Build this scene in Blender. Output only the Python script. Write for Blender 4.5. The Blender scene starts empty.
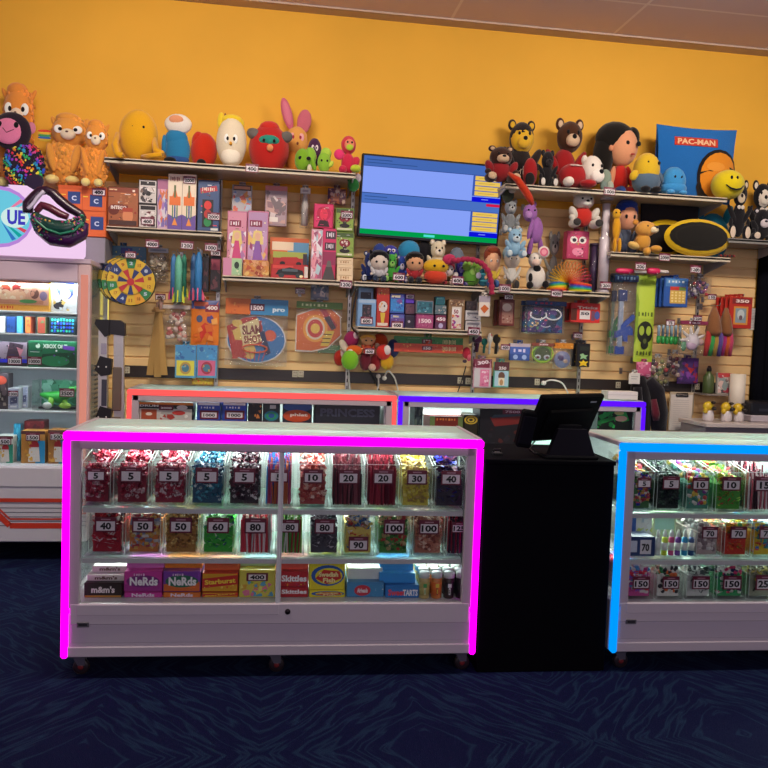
import bpy, bmesh, math, random
from mathutils import Vector, Matrix
R=random.Random(7)
sc=bpy.context.scene
COL=sc.collection
# ------------------------------------------------------------------ camera geometry
FPX=786.16; PITCH=.0562; ROLL=-.0354; CAMH=1.4735; WB=.1452
CAM=Vector((0,-5.7837*math.cos(WB),CAMH))
def _rot(v): return Vector((v.x*math.cos(WB)+v.y*math.sin(WB),-v.x*math.sin(WB)+v.y*math.cos(WB),v.z))
_F=Vector((0,math.cos(PITCH),-math.sin(PITCH))); _U=Vector((0,math.sin(PITCH),math.cos(PITCH))); _R=Vector((1,0,0))
_R,_U=math.cos(ROLL)*_R-math.sin(ROLL)*_U, math.sin(ROLL)*_R+math.cos(ROLL)*_U
CR,CU,CF=_rot(_R),_rot(_U),_rot(_F)
def ray(px,py): return CF+CR*((px-384)/FPX)-CU*((py-384)/FPX)
class Frame:
    """a vertical reference plane: u along, v into the room's depth, z up"""
    def __init__(s,ox,oy,yaw):
        s.o=Vector((ox,oy,0)); s.yaw=yaw
        s.eu=Vector((math.cos(yaw),math.sin(yaw),0)); s.ev=Vector((-math.sin(yaw),math.cos(yaw),0))
    def at(s,px,py,v):
        d=ray(px,py); q=CAM-s.o
        t=(v-q.dot(s.ev))/d.dot(s.ev); p=q+d*t
        return p.dot(s.eu),p.z
    def w(s,u,v,z): 
        p=s.o+s.eu*u+s.ev*v; return Vector((p.x,p.y,z))
    def box(s,bb,v):
        x0,y0,x1,y1=bb; xm=(x0+x1)/2; ym=(y0+y1)/2
        ul=s.at(x0,ym,v)[0]; ur=s.at(x1,ym,v)[0]
        zt=s.at(xm,y0,v)[1]; zb=s.at(xm,y1,v)[1]
        return ul,ur,zb,zt
WALL=Frame(0,0,0)
CASE=Frame(-.8368,-2.3334,-.0318)
# ------------------------------------------------------------------ mesh builder
_lc={}
def lin(h):
    if h not in _lc:
        r=[]
        for i in (0,2,4):
            c=int(h[i:i+2],16)/255
            r.append(c/12.92 if c<=.04045 else ((c+.055)/1.055)**2.4)
        _lc[h]=(r[0],r[1],r[2],1.0)
    return _lc[h]
class MB:
    def __init__(s): s.v=[];s.f=[];s.c=[];s.m=[];s.s=[]
    def add(s,vs,fs,col,mi=0,sm=False):
        n=len(s.v); s.v.extend([tuple(p) for p in vs])
        for f in fs:
            s.f.append([i+n for i in f]); s.c.append(col); s.m.append(mi); s.s.append(sm)
    def box(s,x0,y0,z0,x1,y1,z1,col,b=0,mi=0):
        if x1<x0:x0,x1=x1,x0
        if y1<y0:y0,y1=y1,y0
        if z1<z0:z0,z1=z1,z0
        b=min(b,(x1-x0)*.45,(y1-y0)*.45,(z1-z0)*.45)
        if b<=0:
            vs=[(x,y,z) for x in(x0,x1) for y in(y0,y1) for z in(z0,z1)]
            s.add(vs,[(0,1,3,2),(4,6,7,5),(0,4,5,1),(2,3,7,6),(0,2,6,4),(1,5,7,3)],col,mi); return
        vs=[];ix={}
        for i in(0,1):
            for j in(0,1):
                for k in(0,1):
                    for a in range(3):
                        p=[(x0,x1)[i],(y0,y1)[j],(z0,z1)[k]]
                        for q,(e,sg) in enumerate(((i,0),(j,0),(k,0))):
                            if q!=a: p[q]+= b if e==0 else -b
                        ix[i,j,k,a]=len(vs); vs.append(p)
        fs=[]
        for a in range(3):
            o=[q for q in range(3) if q!=a]
            for e in(0,1):
                loop=[]
                for (p,q) in((0,0),(1,0),(1,1),(0,1)):
                    t=[0,0,0];t[a]=e;t[o[0]]=p;t[o[1]]=q; loop.append(ix[t[0],t[1],t[2],a])
                flip=(e==0)^(a==1)
                fs.append(loop[::-1] if flip else loop)
        for a in range(3):   # edges along axis a
            o=[q for q in range(3) if q!=a]
            for p in(0,1):
                for q in(0,1):
                    A=[0,0,0];A[o[0]]=p;A[o[1]]=q;B=list(A);A[a]=0;B[a]=1
                    fs.append((ix[(*A,o[0])],ix[(*B,o[0])],ix[(*B,o[1])],ix[(*A,o[1])]))
        for i in(0,1):
            for j in(0,1):
                for k in(0,1): fs.append((ix[i,j,k,0],ix[i,j,k,1],ix[i,j,k,2]))
        s.add(vs,fs,col,mi)
    def ell(s,c,r,col,seg=14,rings=9,rot=None,fz=0,mi=0,rng=R):
        vs=[];fs=[]
        vs.append(Vector((0,0,1)))
        for i in range(1,rings):
            t=math.pi*i/rings
            for j in range(seg):
                a=2*math.pi*j/seg
                k=1+(rng.uniform(-fz,fz) if fz else 0)
                vs.append(Vector((math.sin(t)*math.cos(a)*k,math.sin(t)*math.sin(a)*k,math.cos(t)*k)))
        vs.append(Vector((0,0,-1)))
        for j in range(seg): fs.append((0,1+j,1+(j+1)%seg))
        for i in range(rings-2):
            for j in range(seg):
                a=1+i*seg+j;b=1+i*seg+(j+1)%seg; fs.append((a,a+seg,b+seg,b))
        l=len(vs)-1;o=1+(rings-2)*seg
        for j in range(seg): fs.append((l,o+(j+1)%seg,o+j))
        out=[]
        for p in vs:
            p=Vector((p.x*r[0],p.y*r[1],p.z*r[2]))
            if rot is not None: p=rot@p
            out.append(p+Vector(c))
        s.add(out,fs,col,mi,True)
    def tube(s,pts,rad,col,seg=6,mi=0,cap=True):
        pts=[Vector(p) for p in pts]; n=len(pts)
        rs=rad if isinstance(rad,(list,tuple)) else [rad]*n
        vs=[];fs=[];nrm=None
        for i,p in enumerate(pts):
            t=(pts[min(i+1,n-1)]-pts[max(i-1,0)])
            t=t.normalized() if t.length>1e-9 else Vector((0,0,1))
            if nrm is None:
                nrm=t.orthogonal().normalized()
            else:
                nrm=(nrm-t*nrm.dot(t)); nrm=nrm.normalized() if nrm.length>1e-6 else t.orthogonal().normalized()
            bn=t.cross(nrm)
            for j in range(seg):
                a=2*math.pi*j/seg; vs.append(p+(nrm*math.cos(a)+bn*math.sin(a))*rs[i])
        for i in range(n-1):
            for j in range(seg):
                a=i*seg+j;b=i*seg+(j+1)%seg; fs.append((a,b,b+seg,a+seg))
        if cap: fs.append(tuple(range(seg))[::-1]); fs.append(tuple(range((n-1)*seg,n*seg)))
        s.add(vs,fs,col,mi,seg>5)
    def lathe(s,c,prof,col,seg=14,mi=0,axis='z'):
        vs=[];fs=[];n=len(prof)
        for (r,h) in prof:
            for j in range(seg):
                a=2*math.pi*j/seg
                p=(r*math.cos(a),r*math.sin(a),h)
                if axis=='y': p=(p[0],h,p[1])
                if axis=='x': p=(h,p[0],p[1])
                vs.append((c[0]+p[0],c[1]+p[1],c[2]+p[2]))
        for i in range(n-1):
            for j in range(seg):
                a=i*seg+j;b=i*seg+(j+1)%seg; fs.append((a,b,b+seg,a+seg))
        fs.append(tuple(range(seg))[::-1]);fs.append(tuple(range((n-1)*seg,n*seg)))
        s.add(vs,fs,col,mi,True)
    def prism(s,pts,y0,y1,col,mi=0):
        """outline in x,z pushed from y0 to y1"""
        n=len(pts); vs=[(x,y0,z) for x,z in pts]+[(x,y1,z) for x,z in pts]
        fs=[tuple(range(n)),tuple(range(n,2*n))[::-1]]+[(i,i+n,(i+1)%n+n,(i+1)%n) for i in range(n)]
        s.add(vs,fs,col,mi)
    def build(s,name,mat,parent=None,loc=None,rotz=0,recalc=True):
        me=bpy.data.meshes.new(name); me.from_pydata(s.v,[],s.f)
        for m in (mat if isinstance(mat,(list,tuple)) else [mat]): me.materials.append(m)
        me.polygons.foreach_set('material_index',s.m); me.polygons.foreach_set('use_smooth',s.s)
        at=me.color_attributes.new('Col','FLOAT_COLOR','CORNER')
        buf=[]
        for f,c in zip(s.f,s.c):
            l=lin(c)
            for _ in f: buf.extend(l)
        at.data.foreach_set('color',buf)
        if recalc:
            bm=bmesh.new();bm.from_mesh(me);bmesh.ops.recalc_face_normals(bm,faces=bm.faces);bm.to_mesh(me);bm.free()
        me.update()
        return link(name,me,parent,loc,rotz)
def link(name,me,parent=None,loc=None,rotz=0):
    o=bpy.data.objects.new(name,me); COL.objects.link(o)
    if parent is not None: o.parent=parent
    if loc is not None: o.location=loc
    if rotz: o.rotation_euler=(0,0,rotz)
    return o
_seen={}
def tag(o,label,cat,group=None,kind=None):
    o['label']=label; o['category']=cat
    if group:o['group']=group
    if kind:o['kind']=kind
    return o
def thing(name,label,cat,loc,rotz=0,group=None):
    o=bpy.data.objects.new(name,None); o.empty_display_size=.05; COL.objects.link(o)
    o.location=loc; o.rotation_euler=(0,0,rotz); return tag(o,label,cat,group)
def structure(o): o['kind']='structure'; return o
# ------------------------------------------------------------------ materials
def newmat(name):
    m=bpy.data.materials.new(name); m.use_nodes=True; nt=m.node_tree; nt.nodes.clear()
    out=nt.nodes.new('ShaderNodeOutputMaterial'); return m,nt,out
def N(nt,t,**k):
    n=nt.nodes.new(t)
    for a,b in k.items():
        if a in n.inputs: n.inputs[a].default_value=b
        else: setattr(n,a,b)
    return n
def attr_mat(name,rough=.5,bump=0,scale=300,var=.06,spec=.5,metal=0,sheen=0,coat=0):
    m,nt,out=newmat(name); b=N(nt,'ShaderNodeBsdfPrincipled')
    b.inputs['Roughness'].default_value=rough; b.inputs['Specular IOR Level'].default_value=spec; b.inputs['Metallic'].default_value=metal
    if sheen: b.inputs['Sheen Weight'].default_value=sheen
    if coat: b.inputs['Coat Weight'].default_value=coat
    a=N(nt,'ShaderNodeAttribute',attribute_name='Col'); tc=N(nt,'ShaderNodeTexCoord')
    nz=N(nt,'ShaderNodeTexNoise'); nz.inputs['Scale'].default_value=scale; nz.inputs['Detail'].default_value=3
    nt.links.new(tc.outputs['Object'],nz.inputs['Vector'])
    mr=N(nt,'ShaderNodeMapRange'); mr.inputs['To Min'].default_value=1-var; mr.inputs['To Max'].default_value=1+var
    nt.links.new(nz.outputs['Fac'],mr.inputs['Value'])
    mx=N(nt,'ShaderNodeVectorMath',operation='SCALE'); nt.links.new(a.outputs['Color'],mx.inputs[0]); nt.links.new(mr.outputs['Result'],mx.inputs['Scale'])
    nt.links.new(mx.outputs['Vector'],b.inputs['Base Color'])
    if bump:
        bp=N(nt,'ShaderNodeBump'); bp.inputs['Strength'].default_value=bump; bp.inputs['Distance'].default_value=.004
        nt.links.new(nz.outputs['Fac'],bp.inputs['Height']); nt.links.new(bp.outputs['Normal'],b.inputs['Normal'])
    nt.links.new(b.outputs['BSDF'],out.inputs['Surface']); return m
M_PAPER=attr_mat('printed_card',.42,var=.05,scale=120)
M_PLUSH=attr_mat('plush_fabric',.95,bump=.6,scale=260,var=.16,spec=.15,sheen=.25)
M_PLASTIC=attr_mat('moulded_plastic',.35,var=.03)
M_MATTE=attr_mat('painted_board',.6,var=.05,scale=60)
M_METAL=attr_mat('brushed_metal',.35,var=.08,metal=.85,scale=90)
M_FOIL=attr_mat('foil_wrap',.25,bump=.5,scale=90,var=.12,coat=.4)
M_CANDY=attr_mat('sweet_wrapper',.35,bump=.2,scale=200,var=.12)
M_LAM=attr_mat('case_laminate',.3,var=.02,scale=20)
def clear_mat(name,tint=(1,1,1),gl=.12,rough=.05,diff=0.0,bump=0,fr=.8,dcol=(.85,.88,.88),tl=0):
    m,nt,out=newmat(name)
    t=N(nt,'ShaderNodeBsdfTransparent'); t.inputs['Color'].default_value=(*tint,1)
    g=N(nt,'ShaderNodeBsdfGlossy'); g.inputs['Roughness'].default_value=rough
    lw=N(nt,'ShaderNodeFresnel'); lw.inputs['IOR'].default_value=1.3
    ma=N(nt,'ShaderNodeMath',operation='MULTIPLY_ADD'); ma.inputs[1].default_value=fr; ma.inputs[2].default_value=gl*.3
    nt.links.new(lw.outputs['Fac'],ma.inputs[0])
    mx=N(nt,'ShaderNodeMixShader'); nt.links.new(ma.outputs[0],mx.inputs['Fac']); nt.links.new(t.outputs[0],mx.inputs[1]); nt.links.new(g.outputs[0],mx.inputs[2])
    if bump:
        nz=N(nt,'ShaderNodeTexNoise'); nz.inputs['Scale'].default_value=40; nz.inputs['Detail'].default_value=2
        tc=N(nt,'ShaderNodeTexCoord'); nt.links.new(tc.outputs['Object'],nz.inputs['Vector'])
        bp=N(nt,'ShaderNodeBump'); bp.inputs['Strength'].default_value=bump; bp.inputs['Distance'].default_value=.02
        nt.links.new(nz.outputs['Fac'],bp.inputs['Height']); nt.links.new(bp.outputs['Normal'],g.inputs['Normal']); nt.links.new(bp.outputs['Normal'],lw.inputs['Normal'])
    last=mx
    if diff:
        d=N(nt,'ShaderNodeBsdfDiffuse'); d.inputs['Color'].default_value=(*dcol,1)
        if tl:
            t2=N(nt,'ShaderNodeBsdfTranslucent'); t2.inputs['Color'].default_value=(*dcol,1); m3=N(nt,'ShaderNodeMixShader'); m3.inputs['Fac'].default_value=tl; nt.links.new(d.outputs[0],m3.inputs[1]); nt.links.new(t2.outputs[0],m3.inputs[2]); d=m3
        m2=N(nt,'ShaderNodeMixShader'); m2.inputs['Fac'].default_value=diff
        nt.links.new(mx.outputs[0],m2.inputs[1]); nt.links.new(d.outputs[0],m2.inputs[2]); last=m2
    nt.links.new(last.outputs[0],out.inputs['Surface']); return m
M_GLASS=clear_mat('cabinet_glass',(.98,1,.99),.05,.02,0,0,.45)
M_GLASSTOP=clear_mat('counter_glass',(.90,.98,.96),.1,.08,.62,0,.6,(.84,1,.95),.5)  # pale mint diffuse layer stands in for reflected light and the lit interior
M_ACRYL=clear_mat('clear_acrylic',(.99,.99,.99),.05,.05,0,0,.35)
M_FILM=clear_mat('clear_film',(.99,.99,.99),.14,.12,.03,.9,.4)
def emit_mat(name,strength):
    m,nt,out=newmat(name); e=N(nt,'ShaderNodeEmission'); e.inputs['Strength'].default_value=strength
    a=N(nt,'ShaderNodeAttribute',attribute_name='Col'); nt.links.new(a.outputs['Color'],e.inputs['Color'])
    nt.links.new(e.outputs[0],out.inputs['Surface']); return m
M_LED=emit_mat('led_tube',1.2)
M_LEDM=emit_mat('magenta_led_tube',2.6)
M_SCREEN=emit_mat('lit_screen',1.0)
M_SIGN=emit_mat('backlit_sign',1.0)
M_BULB=emit_mat('white_led_bar',4.0)
# ------------------------------------------------------------------ text outlines (cached)
_tx={}
def text_geo(t):
    if t in _tx: return _tx[t]
    cu=bpy.data.curves.new('t','FONT'); cu.body=t; cu.size=1; cu.offset=.04; cu.resolution_u=2; cu.fill_mode='FRONT'
    o=bpy.data.objects.new('t',cu); COL.objects.link(o)
    dg=bpy.context.evaluated_depsgraph_get(); me=bpy.data.meshes.new_from_object(o.evaluated_get(dg))
    vs=[(v.co.x,v.co.y) for v in me.vertices]; fs=[tuple(p.vertices) for p in me.polygons]
    bpy.data.objects.remove(o); bpy.data.curves.remove(cu); bpy.data.meshes.remove(me)
    x0=min(v[0] for v in vs);x1=max(v[0] for v in vs);y0=min(v[1] for v in vs);y1=max(v[1] for v in vs)
    _tx[t]=([((x-x0)-(x1-x0)/2,(y-y0)-(y1-y0)/2) for x,y in vs],fs,x1-x0,y1-y0); return _tx[t]
def put_text(mb,t,cx,cz,y,w,h,col,surf=None,rot=0):
    """centred at cx,cz on the plane y, squeezed into w x h"""
    vs,fs,tw,th=text_geo(t); c,s=math.cos(rot),math.sin(rot); out=[]
    for x,z in vs:
        x=x/tw*w;z=z/th*h; X=cx+x*c-z*s;Z=cz+x*s+z*c
        out.append((X,(surf(X,Z) if surf else 0)+y,Z))
    mb.add(out,fs,col)
def art(mb,els,w,h,y=0,eps=.0006,surf=None,x0=0,z0=0,seed=1):
    """flat printing. unit square, x to the right and y down, lower left corner at x0,z0"""
    rg=random.Random(seed); k=0
    X=lambda a:x0+a*w
    Z=lambda b:z0+(1-b)*h
    def P(a,b): 
        xx,zz=X(a),Z(b); return (xx,y-eps*k+(surf(xx,zz) if surf else 0),zz)
    def grid(a0,b0,a1,b1,c):
        n=6 if surf else 1
        vs=[P(a0+(a1-a0)*i/n,b0+(b1-b0)*j/n) for j in range(n+1) for i in range(n+1)]
        mb.add(vs,[(j*(n+1)+i,j*(n+1)+i+1,(j+1)*(n+1)+i+1,(j+1)*(n+1)+i) for j in range(n) for i in range(n)],c,0,bool(surf))
    def ellp(cx,cy,rx,ry,c):
        n=20; rr=3 if surf else 1
        vs=[P(cx,cy)]+[P(cx+rx*q/rr*math.cos(6.2832*i/n),cy+ry*q/rr*math.sin(6.2832*i/n)) for q in range(1,rr+1) for i in range(n)]
        fs=[(0,1+i,1+(i+1)%n) for i in range(n)]
        for q in range(rr-1): fs+=[(1+q*n+i,1+q*n+n+i,1+q*n+n+(i+1)%n,1+q*n+(i+1)%n) for i in range(n)]
        mb.add(vs,fs,c,0,bool(surf))
    for e in els:
        k+=1; t=e[0]
        if t=='r': grid(*e[1:])
        elif t=='e': ellp(*e[1:])
        elif t=='p':
            vs=[P(a,b) for a,b in e[2]]; mb.add(vs,[tuple(range(len(vs)))],e[1])
        elif t=='t':   # ('t',cx,cy,tw,th,col,text[,rot])
            if e[6][0]=='~':   # lettering too small to read in the photo: a row of unequal strokes
                n=int(e[6][1:]); x=e[1]-e[3]/2; st=e[3]/n; zc=0
                for i in range(n):
                    hh=e[4]*(.5,.38,.5,.42)[i%4]; grid(x+st*i+st*.12,e[2]-hh,x+st*i+st*(.5,.8,.62)[i%3],e[2]+hh*(1,.9)[i%2],e[5])
                continue
            put_text(mb,e[6],X(e[1]),Z(e[2]),y-eps*k,e[3]*w,e[4]*h,e[5],surf,e[7] if len(e)>7 else 0)
        elif t=='y':   # ('y',n,cols) : fine printed detail all over
            for i in range(e[1]):
                cx=rg.uniform(.08,.92);cy=rg.uniform(.08,.92); c=rg.choice(e[2]); k+=.1
                if i%3==0: grid(max(.03,cx-.09),cy,min(.97,cx+.09),cy+.012,c)
                else:
                    r=rg.uniform(.018,.045); ph=rg.uniform(0,6); m=rg.choice((3,4,6)); vs=[P(cx+r*math.cos(ph+6.283*q/m)*(h/w if h<w else 1),cy+r*math.sin(ph+6.283*q/m)*(1 if h<w else w/h)) for q in range(m)]; mb.add(vs,[tuple(range(m))],c)
        elif t=='z':   # ('z',a0,b0,a1,b1,n,cols) : a jumble of small printed motifs
            a0,b0,a1,b1,n,cols=e[1:7]
            for i in range(n):
                cx=rg.uniform(a0,a1);cy=rg.uniform(b0,b1);r=rg.uniform(.05,.13)*min(a1-a0,b1-b0)*1.6
                m=rg.choice((3,4,4,5,7)); ph=rg.uniform(0,6.28); pts=[]
                for q in range(m):
                    rr=r*rg.uniform(.6,1.3); pts.append((min(a1,max(a0,cx+rr*math.cos(ph+6.283*q/m)/max(w/h,.6))),min(b1,max(b0,cy+rr*math.sin(ph+6.283*q/m)))))
                k+=.15; vs=[P(a,b) for a,b in pts]; mb.add(vs,[tuple(range(m))],rg.choice(cols))
def price_tag(mb,cx,cz,y,w,h,t,back='6b1630',win='e2d8dc',rot=0):
    c,s=math.cos(rot),math.sin(rot)
    def q(a,b,d): return (cx+a*c-b*s,y-d,cz+a*s+b*c)
    def quad(a0,b0,a1,b1,d,col): mb.add([q(a0,b0,d),q(a1,b0,d),q(a1,b1,d),q(a0,b1,d)],[(0,1,2,3)],col)
    vs=[q(a*w/2,b*h/2,d) for d in(0,.002) for a,b in((-1,-1),(1,-1),(1,1),(-1,1))]
    mb.add(vs,[(0,1,2,3),(4,5,6,7),(0,1,5,4),(1,2,6,5),(2,3,7,6),(3,0,4,7)],back)
    quad(-w*.43,-h*.40,w*.43,h*.22,.0026,win); quad(-w*.22,h*.31,w*.22,h*.39,.0026,'b08090')
    if t: put_text(mb,t,cx-s*(-h*.09),cz+c*(-h*.09),y-.0032,min(w*.78,h*.36*len(t)),h*.48,'0c080c',None,rot)
# ------------------------------------------------------------------ render look, camera, world
sc.view_settings.view_transform='Standard'; sc.view_settings.look='None'; sc.view_settings.gamma=1; sc.view_settings.use_curve_mapping=False
sc.view_settings.exposure=0
cd=bpy.data.cameras.new('camera'); cam=bpy.data.objects.new('camera',cd); COL.objects.link(cam)
cd.sensor_width=36; cd.lens=36*FPX/768; cd.clip_start=.05
mw=Matrix.Identity(4)
for i in range(3): mw[i][0]=CR[i]; mw[i][1]=CU[i]; mw[i][2]=-CF[i]; mw[i][3]=CAM[i]
cam.matrix_world=mw; sc.camera=cam
w=bpy.data.worlds.new('world'); sc.world=w; w.use_nodes=True
w.node_tree.nodes['Background'].inputs[0].default_value=(.62,.55,.66,1); w.node_tree.nodes['Background'].inputs[1].default_value=.30
cy=sc.cycles; cy.max_bounces=10; cy.diffuse_bounces=3; cy.glossy_bounces=3; cy.transparent_max_bounces=24; cy.caustics_reflective=False; cy.caustics_refractive=False
cy.sample_clamp_indirect=4; cy.use_denoising=True
# ------------------------------------------------------------------ room surfaces
def plain(name,col,rough=.8,var=.05,scale=4,bump=0,bs=200):
    m,nt,out=newmat(name); b=N(nt,'ShaderNodeBsdfPrincipled'); b.inputs['Roughness'].default_value=rough; b.inputs['Specular IOR Level'].default_value=.3
    tc=N(nt,'ShaderNodeTexCoord'); nz=N(nt,'ShaderNodeTexNoise'); nz.inputs['Scale'].default_value=scale; nz.inputs['Detail'].default_value=4
    nt.links.new(tc.outputs['Object'],nz.inputs['Vector'])
    cr=N(nt,'ShaderNodeValToRGB'); c=lin(col)
    cr.color_ramp.elements[0].position=.3; cr.color_ramp.elements[1].position=.7
    cr.color_ramp.elements[0].color=tuple(x*(1-var) for x in c[:3])+(1,); cr.color_ramp.elements[1].color=tuple(min(1,x*(1+var)) for x in c[:3])+(1,)
    nt.links.new(nz.outputs['Fac'],cr.inputs['Fac']); nt.links.new(cr.outputs['Color'],b.inputs['Base Color'])
    if bump:
        n2=N(nt,'ShaderNodeTexNoise'); n2.inputs['Scale'].default_value=bs; nt.links.new(tc.outputs['Object'],n2.inputs['Vector'])
        bp=N(nt,'ShaderNodeBump'); bp.inputs['Strength'].default_value=bump; bp.inputs['Distance'].default_value=.003
        nt.links.new(n2.outputs['Fac'],bp.inputs['Height']); nt.links.new(bp.outputs['Normal'],b.inputs['Normal'])
    nt.links.new(b.outputs[0],out.inputs[0]); return m
def carpet():
    m,nt,out=newmat('navy_carpet'); L=nt.links.new
    b=N(nt,'ShaderNodeBsdfPrincipled'); b.inputs['Roughness'].default_value=.95; b.inputs['Specular IOR Level'].default_value=.1
    tc=N(nt,'ShaderNodeTexCoord')
    sep=N(nt,'ShaderNodeSeparateXYZ'); L(tc.outputs['Object'],sep.inputs[0])
    # chevron: mirror x every 0.6 m so the veins lean one way, then the other
    pp=N(nt,'ShaderNodeMath',operation='PINGPONG'); pp.inputs[1].default_value=.62; L(sep.outputs['X'],pp.inputs[0])
    p2=N(nt,'ShaderNodeMath',operation='PINGPONG'); p2.inputs[1].default_value=.75; L(sep.outputs['Y'],p2.inputs[0])
    cmb=N(nt,'ShaderNodeCombineXYZ'); L(pp.outputs[0],cmb.inputs[0]); L(p2.outputs[0],cmb.inputs[1])
    nz=N(nt,'ShaderNodeTexNoise'); nz.inputs['Scale'].default_value=2.2; nz.inputs['Detail'].default_value=3; L(tc.outputs['Object'],nz.inputs['Vector'])
    sb=N(nt,'ShaderNodeVectorMath',operation='SCALE'); sb.inputs['Scale'].default_value=.16; L(nz.outputs['Color'],sb.inputs[0])
    ad=N(nt,'ShaderNodeVectorMath',operation='ADD'); L(cmb.outputs[0],ad.inputs[0]); L(sb.outputs[0],ad.inputs[1])
    mp=N(nt,'ShaderNodeMapping',vector_type='TEXTURE'); mp.inputs['Rotation'].default_value=(0,0,math.radians(-42)); mp.inputs['Scale'].default_value=(.065,.55,1); L(ad.outputs[0],mp.inputs['Vector'])
    n2=N(nt,'ShaderNodeTexNoise'); n2.inputs['Scale'].default_value=1.6; n2.inputs['Detail'].default_value=1.5; L(mp.outputs[0],n2.inputs['Vector'])
    ab=N(nt,'ShaderNodeMath',operation='SUBTRACT'); ab.inputs[1].default_value=.5; L(n2.outputs['Fac'],ab.inputs[0])
    a2=N(nt,'ShaderNodeMath',operation='ABSOLUTE'); L(ab.outputs[0],a2.inputs[0])
    cr=N(nt,'ShaderNodeValToRGB'); e=cr.color_ramp.elements
    e[0].position=0; e[0].color=(.010,.025,.064,1); e[1].position=.06; e[1].color=(.0040,.0064,.038,1)
    L(a2.outputs[0],cr.inputs['Fac'])
    L(cr.outputs['Color'],b.inputs['Base Color'])
    n3=N(nt,'ShaderNodeTexNoise'); n3.inputs['Scale'].default_value=260; L(tc.outputs['Object'],n3.inputs['Vector'])
    bp=N(nt,'ShaderNodeBump'); bp.inputs['Strength'].default_value=.5; bp.inputs['Distance'].default_value=.004; L(n3.outputs['Fac'],bp.inputs['Height']); L(bp.outputs['Normal'],b.inputs['Normal'])
    L(b.outputs[0],out.inputs[0]); return m
def ceil_mat():
    m,nt,out=newmat('ceiling_tiles'); L=nt.links.new
    b=N(nt,'ShaderNodeBsdfPrincipled'); b.inputs['Roughness'].default_value=.9
    tc=N(nt,'ShaderNodeTexCoord'); br=N(nt,'ShaderNodeTexBrick'); br.offset=0
    br.inputs['Scale'].default_value=1; br.inputs['Brick Width'].default_value=1.22; br.inputs['Row Height'].default_value=.61; br.inputs['Mortar Size'].default_value=.011
    br.inputs['Color1'].default_value=lin('ddc6ca'); br.inputs['Color2'].default_value=lin('d8c0c6'); br.inputs['Mortar'].default_value=lin('efdfe0')
    L(tc.outputs['Object'],br.inputs['Vector']); L(br.outputs['Color'],b.inputs['Base Color'])
    n3=N(nt,'ShaderNodeTexNoise'); n3.inputs['Scale'].default_value=90; L(tc.outputs['Object'],n3.inputs['Vector'])
    bp=N(nt,'ShaderNodeBump'); bp.inputs['Strength'].default_value=.3; bp.inputs['Distance'].default_value=.004; L(n3.outputs['Fac'],bp.inputs['Height']); L(bp.outputs['Normal'],b.inputs['Normal'])
    L(b.outputs[0],out.inputs[0]); return m
def slab(name,x0,y0,z0,x1,y1,z1,mat,parent=None):
    mb=MB(); mb.box(x0,y0,z0,x1,y1,z1,'ffffff'); o=mb.build(name,mat,parent); return o
CEIL=3.781
structure(slab('floor',-5,-9,-.1,7,.4,0,carpet()))
structure(slab('ceiling',-5,-9,CEIL,7,.4,CEIL+.1,ceil_mat()))
M_WALL=plain('yellow_paint',"e8ad3a",.75,.06,1.2,.15,160)
structure(slab('wall_back',-5,.03,0,7,.25,CEIL,M_WALL))
structure(slab('trim_1',-5,-.09,CEIL-.012,7,.03,CEIL,plain('ceiling_angle','c0a898',.6)))
# slatwall : one slat per 3 inches
zg=WALL.at(140,313.7,0)[1]; XL,XR=-1.75,(WALL.at(757,250,0)[0]+WALL.at(747,440,0)[0])/2
ZT=2.50
M_SLAT=plain('maple_laminate','f4cc90',.5,.10,3)
mb=MB(); mb.box(XL,.012,.3,XR,.03,ZT,'5a3a22')
k0=math.ceil((.3-zg)/.0762)
z=zg+k0*.0762
while z<ZT-.02:
    mb.box(XL,0,z+.0055,XR,.0125,min(z+.0762-.0055,ZT),'ffffff',.003); z+=.0762
sl=mb.build('trim_2',M_SLAT); structure(sl)
# the dark groove lining is the same board seen in its slots
XS=WALL.at(757,330,0)[0]
# dark doorway with hanging black curtain, right of the slatwall
mb=MB()
for i in range(26):
    x=XR+.012+i*.075; mb.lathe((x+.03,-.03,0),[(.045,.02),(.05,1.2),(.042,2.31)],'0c0d14',8)
tag(mb.build('doorway_curtain',attr_mat('black_cloth',.95,.3,80,.2,.05)),'black curtain hanging beside the right edge of the slatwall','curtain')
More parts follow.
